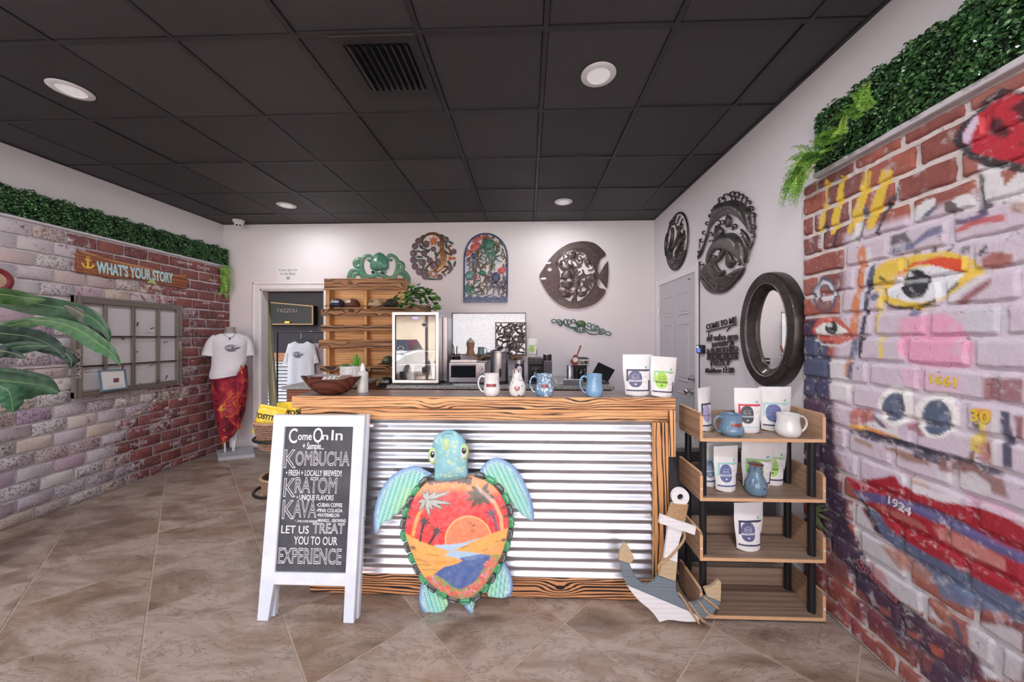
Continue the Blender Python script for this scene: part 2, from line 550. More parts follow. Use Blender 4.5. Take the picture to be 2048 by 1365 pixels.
# ---- floor: large diagonal ceramic tiles on grout
def floor_tile_mat():
    k = Mat('marbled_floor_tile', (.3,.22,.17,1),.32)
    r = k.rnd(); base = k.node('ShaderNodeNewGeometry').outputs['Position']
    add = k.node('ShaderNodeVectorMath', operation='MULTIPLY_ADD')
    k.l.new(r, add.inputs[0]); add.inputs[1].default_value = (13,11,7); k.l.new(base, add.inputs[2])
    mp = k.node('ShaderNodeMapping'); k.l.new(add.outputs[0], mp.inputs[0])
    mp.inputs['Rotation'].default_value = (0,0,.75); mp.inputs['Scale'].default_value = (.55,1.5,1)
    v = mp.outputs[0]
    n1 = k.noise(v, 3.2,6,.62,.6)
    c = k.ramp(n1,[(.30, S(112,94,82)),(.44, S(146,126,112)),(.56, S(172,156,146)),(.72, S(140,116,96))])
    n2 = k.noise(v, 5.5,7,.7,1.4)
    vein = k.grey(k.math('ABSOLUTE', k.math('SUBTRACT', n2,.5)),.014,.0)
    c = k.mix(k.math('MULTIPLY', vein, .7), c, S(84,68,60))
    c = k.mix(k.math('MULTIPLY', k.grey(k.noise(v, 1.4,3),.52,.7),.35), c, S(128,96,68))
    k.color(c); k.roughness(k.math('MULTIPLY_ADD', k.noise(v, 12,4),.25,.26))
    k.bump(n1,.06,.002)
    return k.m
M_TILE = floor_tile_mat()
M_GROUT = plain('grout', S(186,166,150),.9, var=.12, scale=30)
floor = struct('floor', B().box(XL - .1, XR + .1, YF - .1,8.4,-.12,-.0035), M_GROUT)
S_T = .508; R2 = math.sqrt(.5)
def tile_at(i, j):
    cx = .1855 + (i + .5) * S_T * R2 + (j + .5) * S_T * R2
    cy = 1.7696 + (i + .5) * S_T * R2 - (j + .5) * S_T * R2
    return cx, cy
def tile_mesh(poly, name='tile'):
    top = inset(poly, .0022); A = poly
    n = len(poly); bmsh = B()
    vs = [(p[0], p[1],-.0035) for p in A] + [(p[0], p[1],-.0012) for p in A] + [(p[0], p[1],0.0) for p in top]
    fs = [tuple(range(2 * n, 3 * n))]
    for i in range(n):
        j = (i + 1) % n
        fs += [(i, j, j + n, i + n),(i + n, j + n, j + 2 * n, i + 2 * n)]
    return bmsh.add(vs, fs)
h = S_T / 2 - .0036
full_poly = [(-h * 2 * R2,0),(0,-h * 2 * R2),(h * 2 * R2,0),(0, h * 2 * R2)]
tile_src = None
X0, X1, Y0, Y1 = XL + .085, XR - .035, YF + .02, YB - .002
for i in range(-12,14):
    for j in range(-14,14):
        cx, cy = tile_at(i, j)
        if not (X0 - .36 < cx < X1 + .36 and Y0 - .36 < cy < Y1 + .36): continue
        if X0 < cx - .36 and cx + .36 < X1 and Y0 < cy - .36 and cy + .36 < Y1:
            if tile_src is None:
                tile_src = struct('tile', tile_mesh(full_poly), M_TILE, floor, fix=False)
                tile_src.location = (cx, cy, 0)
            else:
                t = tile_src.copy(); COL.objects.link(t); t.location = (cx, cy, 0)
        else:
            P = [(cx + a, cy + b) for a, b in full_poly]
            for h4 in ((-1,0,-X0),(1,0, X1),(0,-1,-Y0),(0,1, Y1)): P = clip_half(P, *h4) if P else P
            if len(P) >= 3 and abs(sum(P[q][0] * P[(q + 1) % len(P)][1] - P[(q + 1) % len(P)][0] * P[q][1] for q in range(len(P)))) > .004:
                struct('tile', tile_mesh(P), M_TILE, floor, fix=False)

# ---- ceiling: black lay-in tiles in a black grid
def ceil_mat():
    k = Mat('black_ceiling_tile', S(52,49,53),.62)
    v = k.coord(world=True)
    n = k.noise(v, 190,3,.6)
    rn = k.ramp(k.rnd(),[(0, S(56,53,57)),(1, S(67,64,68))])
    fl = k.grey(k.noise(v, 150,2,.8),.70,.78)
    k.color(k.mix(k.math('MULTIPLY', fl, .35), rn, S(92,88,90)))
    k.bump(n, .5,.004)
    return k.m
M_CEIL = ceil_mat()
M_GRID = plain('black_grid_bar', S(50,47,50),.5, var=.05)
ceiling = struct('ceiling', B().box(XL - .12, XR + .12, YF - .12, YB + .12, ZC + .03, ZC + .14), plain('roof_deck', S(40,38,40),.9))
GX0, GY0, GS = .0865,1.6835,.6096
gxs = [GX0 + GS * i for i in range(-7,4)]; gys = [GY0 + GS * i for i in range(-6,6)]
gxs = [x for x in gxs if XL < x < XR]; gys = [y for y in gys if YF < y < YB]
for x in gxs: struct('grid_bar', B().box(x - .012, x + .012, YF, YB, ZC, ZC + .028), M_GRID, ceiling)
for y in gys: struct('grid_bar', B().box(XL, XR, y - .012, y + .012, ZC + .0006, ZC + .028), M_GRID, ceiling)
ex, ey = [XL] + gxs + [XR],[YF] + gys + [YB]
VENT_C = (-.757,1.90)
for i in range(len(ex) - 1):
    for j in range(len(ey) - 1):
        x0, x1, y0, y1 = ex[i] + .0135, ex[i + 1] - .0135, ey[j] + .0135, ey[j + 1] - .0135
        if x1 - x0 < .03 or y1 - y0 < .03: continue
        dz = random.choice((0,0,.004,.007,.002))
        struct('ceiling_tile', B().box(x0, x1, y0, y1, ZC + .003 + dz, ZC + .018 + dz, .004), M_CEIL, ceiling, fix=False)
struct('grid_bar', B().box(XL, XL + .02, YF, YB, ZC - .002, ZC + .02).box(XR - .02, XR, YF, YB, ZC - .002, ZC + .02).box(XL, XR, YB - .02, YB, ZC - .002, ZC + .02), M_GRID, ceiling)

# ---- plain walls
DX0, DX1, DZ = -3.455,-2.60,2.045             # doorway opening in the back wall
WX0, WX1, WZ0, WZ1 = -.966,-.02,1.200,1.737  # frosted window in the back wall
bw = B()
for a, b_, c, d in ((XL, DX0,0, ZC + .03),(DX0, DX1, DZ, ZC + .03),(DX1, WX0,0, ZC + .03),(WX0, WX1,0, WZ0),(WX0, WX1, WZ1, ZC + .03),(WX1, XR, 0, ZC + .03)):
    bw.box(a, b_, YB, YB + .12, c, d)
wall_back = struct('wall_back', bw, M_WALL)
wall_right = struct('wall_right', B().box(XR, XR + .12, YF, YB + .12,0, ZC + .03), M_WALL)
wall_left = struct('wall_left', B().box(XL - .12, XL, YF, YB + .12,0, ZC + .03), M_WALL)

# ---- storefront behind the camera: the room's daylight
M_ALU = plain('storefront_frame', S(120,118,122),.4,.6, var=.03)
wf = B()
for x in (XL, -2.55,-1.18,.2, XR - .06): wf.box(x, x + .06, YF - .06, YF, 0,2.62)
wf.box(XL, XR, YF - .06, YF, 0,.1).box(XL, XR, YF - .06, YF, 2.56,2.62).box(XL, XR, YF - .1, YF, 2.62, ZC + .03)
wall_front = struct('wall_front', wf, M_ALU)
kg = Mat('clear_glass', (1,1,1,1),.0)
tr = kg.node('ShaderNodeBsdfTransparent'); gl = kg.node('ShaderNodeBsdfGlossy'); gl.inputs['Roughness'].default_value = .01
fr = kg.node('ShaderNodeFresnel'); fr.inputs[0].default_value = 1.45
ms = kg.node('ShaderNodeMixShader'); kg.l.new(fr.outputs[0], ms.inputs[0]); kg.l.new(tr.outputs[0], ms.inputs[1]); kg.l.new(gl.outputs[0], ms.inputs[2])
kg.l.new(ms.outputs[0], kg.n['Material Output'].inputs[0])
M_GLASS = kg.m
for a, b_ in ((XL + .06,-2.55),(-2.49,-1.18),(-1.12,.2),(.26, XR - .06)):
    struct('pane', B().box(a, b_, YF - .034, YF - .028,.1,2.56), M_GLASS, wall_front)
pave = struct('floor_outside', B().box(-14,12,-22, YF - .1,-.25,-.13), plain('concrete_pavement', S(190,186,180),.9, var=.15, scale=2))

# ---- door casing round the opening to the back room, side door, ledges
def casing(b, x0, x1, z1, y, w=.085, t=.022):
    for x, s in ((x0,-1),(x1,1)):
        a, c = (x - w, x) if s < 0 else (x, x + w)
        b.box(a, c, y - t * .55, y, 0, z1 + w, .004)
        e = (a, a + w * .28) if s < 0 else (c - w * .28, c)
        b.box(e[0], e[1], y - t, y, 0, z1 + w, .004)
    b.box(x0, x1, y - t * .55, y, z1, z1 + w, .004); b.box(x0 - w, x1 + w, y - t, y, z1 + w * .72, z1 + w, .004)
    return b
trim1 = struct('trim_1', casing(B(), DX0, DX1, DZ, YB), M_TRIM)
jb = B()
jb.box(DX0, DX0 + .018, YB, YB + .12,0, DZ).box(DX1 - .018, DX1, YB, YB + .12,0, DZ).box(DX0, DX1, YB, YB + .12, DZ - .018, DZ)
struct('trim_2', jb, M_TRIM)

d0, d1, dz = 3.365,4.245,2.03
door = struct('door_1', B().box(XR - .012, XR + .02, d0, d1,.01, dz), M_DOOR)
PR = PlaneX(XR - .012,-1)
mp_ = B()
def door_panel(b, u0, u1, v0, v1):
    o = [(u0, v0),(u1, v0),(u1, v1),(u0, v1)]
    for q in range(4):
        a, c = o[q], o[(q + 1) % 4]
        b.ribbon(PR, [a, c],.022,.007,0)
    ins = inset(o, .035)
    b.plate(PR, ins, .004,0, bev=.003)
hw = (d1 - d0)
for a, c in ((.15,.42),(.58,.85)):
    for v0, v1 in ((.25,.86),(.99,1.56),(1.66,1.87)):
        pb = B(); door_panel(pb, d0 + hw * a, d0 + hw * c, v0, v1)
        struct('door_panel', pb, M_DOOR, door)
M_STEEL = plain('brushed_steel', S(190,188,190),.28,1.0, var=.05)
M_DARKMETAL = plain('dark_bronze_metal', S(58,50,48),.45,.7, var=.1)
q = at_x(1384,757, XR - .03); q2 = at_x(1381,783, XR - .03)
kb = B().cyl((XR - .012, q.y, q.z),(XR - .03, q.y, q.z),.03,.028).cyl((XR - .03, q.y, q.z),(XR - .05, q.y, q.z),.012)
kb.ell((XR - .055, q.y, q.z),(.012,.02,.02))
struct('deadbolt', kb, M_STEEL, door, smooth=40)
kb = B().cyl((XR - .012, q2.y, q2.z),(XR - .025, q2.y, q2.z),.032,.03).cyl((XR - .025, q2.y, q2.z),(XR - .06, q2.y, q2.z),.011)
kb.ell((XR - .07, q2.y, q2.z),(.024,.03,.03))
struct('door_knob', kb, M_STEEL, door, smooth=40)
hb = B()
for z in (.25,1.72): hb.box(XR - .02, XR - .008, d1 - .004, d1 + .022, z - .05, z + .05,.003).cyl((XR - .02, d1 + .009, z - .05),(XR - .02, d1 + .009, z + .05),.006, n=8)
struct('hinge', hb, M_STEEL, door)
ps = B().cyl((XR - .012, d0 + .1,1.985),(XR - .03, d0 + .1,1.985),.004, n=8)
struct('door_hook', ps, M_DARKMETAL, door)
cb = B()
w_ = .075
for (a, c, z0, z1) in ((d0 - w_, d0 - .004,0, dz + w_),(d1 + .004, d1 + w_, 0, dz + w_),(d0 - .004, d1 + .004, dz + .006, dz + w_)):
    cb.box(XR - .016, XR, a, c, z0, z1,.004)
cb.box(XR - .026, XR, d0 - w_, d0 - w_ + .02,0, dz + w_, .004).box(XR - .026, XR, d1 + w_ - .02, d1 + w_, 0, dz + w_, .004)
struct('trim_3', cb, M_TRIM)
struct('baseboard_right', B().box(XR - .012, XR, 2.06, d0 - w_, 0,.09,.003), M_TRIM)
struct('baseboard_back', B().box(XL + .09, DX0 - .085, YB - .012, YB, 0,.09,.003).box(DX1 + .085, XR, YB - .012, YB, 0,.09,.003), M_TRIM)

# ---- frosted window panel over the back counter
k = Mat('frosted_window_glass', (.92,.9,.93,1),.25, spec=.6)
v = k.coord(world=True)
fz = k.noise(k.coord(world=True, scale=(1,1,2)),60,5,.7); k.bump(fz, 1.0,.02)
k.color(k.ramp(fz, [(.38, S(150,140,156)),(.55, S(226,220,230))]))
M_FROST = emis(k.m, (1,.98,1,1),.34)          # daylight comes through it
win = struct('window_1', B().box(WX0, WX1, YB + .045, YB + .055, WZ0, WZ1), M_FROST)
fb = B().box(WX0, WX1, YB + .001, YB + .12, WZ1 - .012, WZ1).box(WX0, WX0 + .012, YB + .001, YB + .12, WZ0, WZ1).box(WX1 - .012, WX1, YB + .001, YB + .12, WZ0, WZ1).box(WX0, WX1, YB + .001, YB + .12, WZ0, WZ0 + .012)
struct('window_frame', fb, plain('window_reveal', S(150,142,150),.6), win)

# ---- ceiling fittings
M_WHITE_PL = plain('white_plastic', (.78,.76,.79,1),.4, var=.02)
M_LED = emis(plain('lamp_diffuser', (.8,.78,.8,1),.5, var=.01),(1,.97,.98,1),.14)
def downlight(x, y, label, watt=LAMP_W):
    t = thing('recessed_light', label, 'ceiling light', (x, y, ZC), 'recessed ceiling lights')
    mk('trim_ring', B().lathe([(.062,-.003),(.064,-.008),(.09,-.006),(.096,-.002),(.096,0.0),(.062,0)],(x, y, ZC),36), M_WHITE_PL, t, smooth=35)
    mk('diffuser', B().lathe([(.0,-.0035),(.063,-.0035),(.063,0)],(x, y, ZC),32), M_LED, t)
    L = bpy.data.lights.new('recessed_lamp', 'AREA'); L.shape = 'DISK'; L.size = .12; L.energy = watt; L.color = (1,.975,.97)
    lo = bpy.data.objects.new('lamp', L); COL.objects.link(lo); lo.parent = t; lo.location = (0,0,-.012)
downlight(-2.696,2.004, 'round white recessed light in black ceiling, the large one nearest the left wall')
downlight(.394,1.986, 'round white recessed light in black ceiling, right of the air vent')
downlight(-2.665,3.829, 'small round white recessed light by the security camera end of the ceiling', LAMP_W * .75)
downlight(.386,3.829, 'small round white recessed light above the metal fish', LAMP_W * .75)
for x, s_ in ((-2.68, 'left'),(.39, 'right')):  # unseen pair behind the camera, added as extra fill, stronger than the rest
    downlight(x, .16, 'added recessed fill light out of view at the shop front, %s of the entrance' % s_, LAMP_W * 2.6)

vx, vy = VENT_C
vt = thing('air_vent', 'black square air vent with slats set in a ceiling tile', 'vent', (vx, vy, ZC))
M_BLACK = plain('black_metal', S(34,33,36),.45,.3, var=.1)
vb = B(); o, i_ = .215,.165
vb.box(vx - o, vx + o, vy - o, vy - i_, ZC - .006, ZC + .002,.002).box(vx - o, vx + o, vy + i_, vy + o, ZC - .006, ZC + .002,.002)
vb.box(vx - o, vx - i_, vy - i_, vy + i_, ZC - .006, ZC + .002,.002).box(vx + i_, vx + o, vy - i_, vy + i_, ZC - .006, ZC + .002,.002)
mk('frame', vb, plain('vent_frame_black', S(58,55,58),.45,.3), vt)
mk('backing', B().box(vx - i_, vx + i_, vy - i_, vy + i_, ZC + .0005, ZC + .0025), plain('vent_throat', S(8,8,9),.9), vt)
for n in range(9):
    x = vx - i_ + .022 + n * (2 * i_ - .044) / 8
    Mx = Matrix.Translation((x, vy, ZC - .008)) @ Matrix.Rotation(math.radians(32),4, 'Y')
    mk('slat', B().obox(Mx, .034,2 * i_ - .006,.0025), M_BLACK, vt)

q = at_z(460,434, ZC)
cam_t = thing('security_camera', 'white dome security camera in the ceiling corner above the brick wall', 'camera', (q.x, 4.30, ZC))
cx_, cy_ = q.x, 4.30
mk('base', B().lathe([(.062,0),(.062,-.012),(.055,-.03),(.05,-.034)],(cx_, cy_, ZC),24), M_WHITE_PL, cam_t, smooth=40)
mk('eyeball', B().ell((cx_, cy_, ZC - .05),(.046,.046,.042),20,12), M_WHITE_PL, cam_t, smooth=60)
dirv = Vector((.55,-.75,-.35)).normalized(); side = dirv.cross(Vector((0,0,1))).normalized()
for s_ in (-1,1):
    c0 = Vector((cx_, cy_, ZC - .055)) + dirv * .04 + side * .016 * s_
    mk('lens', B().cyl(c0, c0 + dirv * .008,.012,.011,14), M_BLACK, cam_t, smooth=40)

# ---- outside the storefront: what the glass and metal reflect
xw = struct('wall_outside', B().box(-14,12,-15.2,-15,-.13,3.6), plain('beige_stucco', S(206,190,168),.9))
struct('roof_fascia', B().box(-14,12,-15,-14.6,2.9,3.4), plain('magenta_fascia', S(196,60,110),.7), xw)
for i, (x, y, nm) in enumerate(((-5.0,-6.2, 'white'),(.6,-6.8, 'silver'))):
    t = thing('car', '%s car parked on the pavement outside the shop front' % nm, 'car', (x, y, -.13)); g = []
    for yy, w_, zb, zt in ((-2.1,.75,.35,.75),(-1.2,.86,.25,.95),(-.5,.86,.25,1.0),(.2,.86,.25,.98),(1.3,.86,.25,.92),(2.1,.7,.35,.7)): g.append([(x - w_, y + yy, zb),(x - w_, y + yy, zt - .1),(x - w_ * .85, y + yy, zt),(x + w_ * .85, y + yy, zt),(x + w_, y + yy, zt - .1),(x + w_, y + yy, zb)])
    b = B().sheet(g, closed_v=True); b.f += [tuple(range(6)), tuple(30 + j for j in range(6))]; b.mi += [0,0]
    mk('body', b, plain('car_paint_%d' % i, S(*((232,232,234),(150,156,164))[i]),.2, coat=.6), t, smooth=40)
    g = [[(x - w_, y + yy, z0),(x - w_ * .8, y + yy * .6 + .0, z1),(x + w_ * .8, y + yy * .6, z1),(x + w_, y + yy, z0)] for yy, w_, z0, z1 in ((-1.2,.8,.9,.92),(-.9,.78,.93,1.35),(.9,.78,.93,1.35),(1.5,.76,.88,.9))]
    mk('windows', B().sheet(g, closed_v=True), plain('car_glass_%d' % i, S(50,60,70),.08), t, smooth=30)
    for a in (-1,1):
        for c in (-1.25,1.25): mk('wheel', B().cyl((x + a * .7, y + c, .19),(x + a * .88, y + c, .19),.32), M_BLACK, t, smooth=40)
# ================================================================== BRICK PANELS
COURSE = .1108; ZJ = 1.4218
def brick_variant(seed, L, H, nx=1, nz=1):
    """one brick lying in local space: length along x, height along z, face at y=-depth"""
    r = random.Random(seed); b = B(); D = .016
    j = lambda a: r.uniform(-a, a)
    out = [(-L / 2 + j(.004),-H / 2 + j(.004)),(L * .0 + j(.02),-H / 2 + j(.003)),(L / 2 + j(.004),-H / 2 + j(.004)),
           (L / 2 + j(.003), j(.01)),(L / 2 + j(.004), H / 2 + j(.004)),(j(.02), H / 2 + j(.003)),(-L / 2 + j(.004), H / 2 + j(.004)),(-L / 2 + j(.003), j(.01))]
    ins = inset(out, .006)
    n = 8
    vs = [(p[0],0, p[1]) for p in out] + [(p[0],-D * .72, p[1]) for p in out] + [(p[0],-D + j(.0018), p[1]) for p in ins] + [(j(.01),-D + j(.001), j(.006))]
    fs = []
    for i in range(n):
        k = (i + 1) % n
        fs += [(i, k, k + n, i + n),(i + n, k + n, k + 2 * n, i + 2 * n),(i + 2 * n, k + 2 * n, 3 * n)]
    return b.add(vs, fs)
def rows(z0, z1):
    k0 = math.floor((z0 - ZJ) / COURSE); z = []
    k = k0
    while ZJ + k * COURSE < z1:
        a, c = max(z0, ZJ + k * COURSE), min(z1, ZJ + (k + 1) * COURSE)
        if c - a > .03: z.append((a, c, k))
        k += 1
    return z

# ---- left panel: whitewashed red brick
def left_brick_mat():
    k = Mat('whitewashed_red_brick', (.3,.1,.08,1),.8)
    pos = k.node('ShaderNodeNewGeometry').outputs['Position']
    sep = k.node('ShaderNodeSeparateXYZ'); k.l.new(pos, sep.inputs[0])
    rn = k.rnd()
    v = k.coord(world=True)
    red = k.ramp(rn, [(0, S(104,60,62)),(.3, S(132,74,72)),(.55, S(116,68,76)),(.8, S(142,86,80)),(1, S(100,64,70))])
    red = k.mix(k.grey(k.noise(v, 34,4),.45,.7), red, S(150,92,84))
    # whitewash grows towards the front of the shop; the far end and the top course stay red
    wy = k.grey(sep.outputs['Y'],4.3,2.9)
    wz = k.math('SUBTRACT', 1.0, k.math('MULTIPLY', k.grey(sep.outputs['Z'],1.75,2.3), k.grey(sep.outputs['Y'],2.5,3.3)))
    low = k.math('SUBTRACT', 1.0, k.math('MULTIPLY', k.grey(sep.outputs['Z'],.9,.2), k.grey(sep.outputs['Y'],2.8,3.6)))
    w = k.math('MULTIPLY', k.math('MULTIPLY', wy, wz), low)
    r2 = k.math('FRACT', k.math('MULTIPLY', rn, 17.3))
    w = k.math('ADD', k.math('MULTIPLY_ADD', w, .95,-.12), k.math('MULTIPLY_ADD', r2,.6,-.30))
    n = k.noise(v, 16,6,.7,.5)
    fac = k.grey(k.math('ADD', w, k.math('MULTIPLY', k.math('SUBTRACT', n, .5),2.2)),.16,.50)
    r3 = k.math('FRACT', k.math('MULTIPLY', rn, 41.7))
    wash = k.ramp(r3,[(0, S(200,194,202)),(.35, S(186,174,188)),(.6, S(208,204,208)),(.72, S(202,188,178)),(.86, S(178,156,182)),(1, S(192,186,194))])
    c = k.mix(k.math('MULTIPLY', fac, .95), red, wash)
    speck = k.math('MULTIPLY', k.grey(k.noise(v, 75,4,.75),.50,.58), k.grey(r2,.45,.75))
    c = k.mix(k.math('MULTIPLY', speck, .8), c, S(78,60,66))
    edge = k.grey(k.noise(v, 60,4,.6),.60,.72)
    c = k.mix(k.math('MULTIPLY', edge, .45), c, S(204,198,202))
    k.color(c); k.bump(k.noise(v, 60,6,.7),.8,.006)
    return k.m
M_LBRICK = left_brick_mat()
def mortar_mat(name, a, b_):
    k = Mat(name, a, .9); v = k.coord(world=True)
    n = k.noise(v, 26,5,.65)
    k.color(k.ramp(n, [(.35, a),(.65, b_)])); k.bump(k.noise(v, 90,4,.6),.6,.004)
    return k.m
M_MORT_L = mortar_mat('grey_mortar', S(182,176,180), S(208,202,206))
LY0, LY1, LZ1 = 1.58, YB - .004,2.315
struct('mortar', B().box(XL + .001, BX_L - .006, LY0, LY1,0, LZ1), M_MORT_L, wall_left)
src_l = {}
def left_brick(key, u, z, L, H):
    if key not in src_l:
        o = struct('brick', brick_variant(key[0], L, H), M_LBRICK, wall_left, smooth=50); src_l[key] = o
    else:
        o = src_l[key].copy(); COL.objects.link(o)
    o.rotation_euler = (0,0, PI / 2); o.location = (BX_L - .008, u, z)
    return o
BL = .213
left_rows = []
for a, c, kk in rows(.004, LZ1):
    H = c - a - .017
    off = (kk % 2) * BL / 2 + ((kk * 37) % 11) * .006
    u = LY1 - off % BL + BL * 0
    edges = [LY1]
    e = LY1 - (BL / 2 if kk % 2 else 0) + ((kk * 37) % 7 - 3) * .008
    if LY1 - e > .05: edges.append(e)
    while edges[-1] > LY0 + .02: edges.append(edges[-1] - BL)
    for hi, lo in zip(edges[:-1], edges[1:]):
        lo = max(lo, LY0)
        if hi - lo < .05: continue
        L = hi - lo - .018
        full = abs(hi - lo - BL) < 1e-6 and abs(c - a - COURSE) < 1e-6
        key = ((kk * 7 + int(hi * 50)) % 8, 'f') if full else (1000 + kk * 50 + int(hi * 100), 'c')
        left_brick(key, (hi + lo) / 2,(a + c) / 2, L, H)
        left_rows.append(((hi + lo) / 2,(a + c) / 2))
# ledge that carries the hedge
M_LEDGE = plain('grey_white_ledge', S(196,192,200),.6, var=.03)
struct('trim_4', B().box(XL, BX_L + .012, LY0, LY1, LZ1, LZ1 + .022,.003), M_LEDGE)

# ---- names chalked on single bricks
M_CHALK = plain('white_chalk', S(206,196,200),.9)
PL_ = PlaneX(BX_L + .0092,1)
for s_, px, py, hgt, ang in (('HEATHER', 370,527,.032,0),('THOM', 406,537,.045,0),('Maxine', 426,561,.03,.05),('YVONNE', 358,586,.032,0),('ALLISON', 337,599,.034,0),('PENNY', 316,578,.03,0),
                             ('ARTIE', 413,607,.03,.1),('OUR', 442,632,.032,0),('CAVEMAN', 317,839,.028,0),('BOET', 364,826,.034,0),('AK', 341,846,.05,.1),
                             ('Mollie', 277,888,.05,.05),('MaryC', 246,912,.05,.1),('BerT', 276,930,.05,.05),('Sarah', 382,878,.04,0),('Kim', 347,888,.042,0),('NOAH', 380,915,.046,.08),
                             ('STAY', 247,960,.042,0),('BITYEOF', 90,934,.038,0),('ITASKIN', 212,852,.03,0),('HARPER', 300,857,.03,0),('MR. S', 340,932,.038,0)):
    u, v = PL_.uv(px, py)
    tb = text_b(s_, hgt * 1.25, PL_, (u, v),0,.0008, bold=.0002, shear=.12, rot=ang)
    struct('chalk_name', tb, M_CHALK, wall_left)

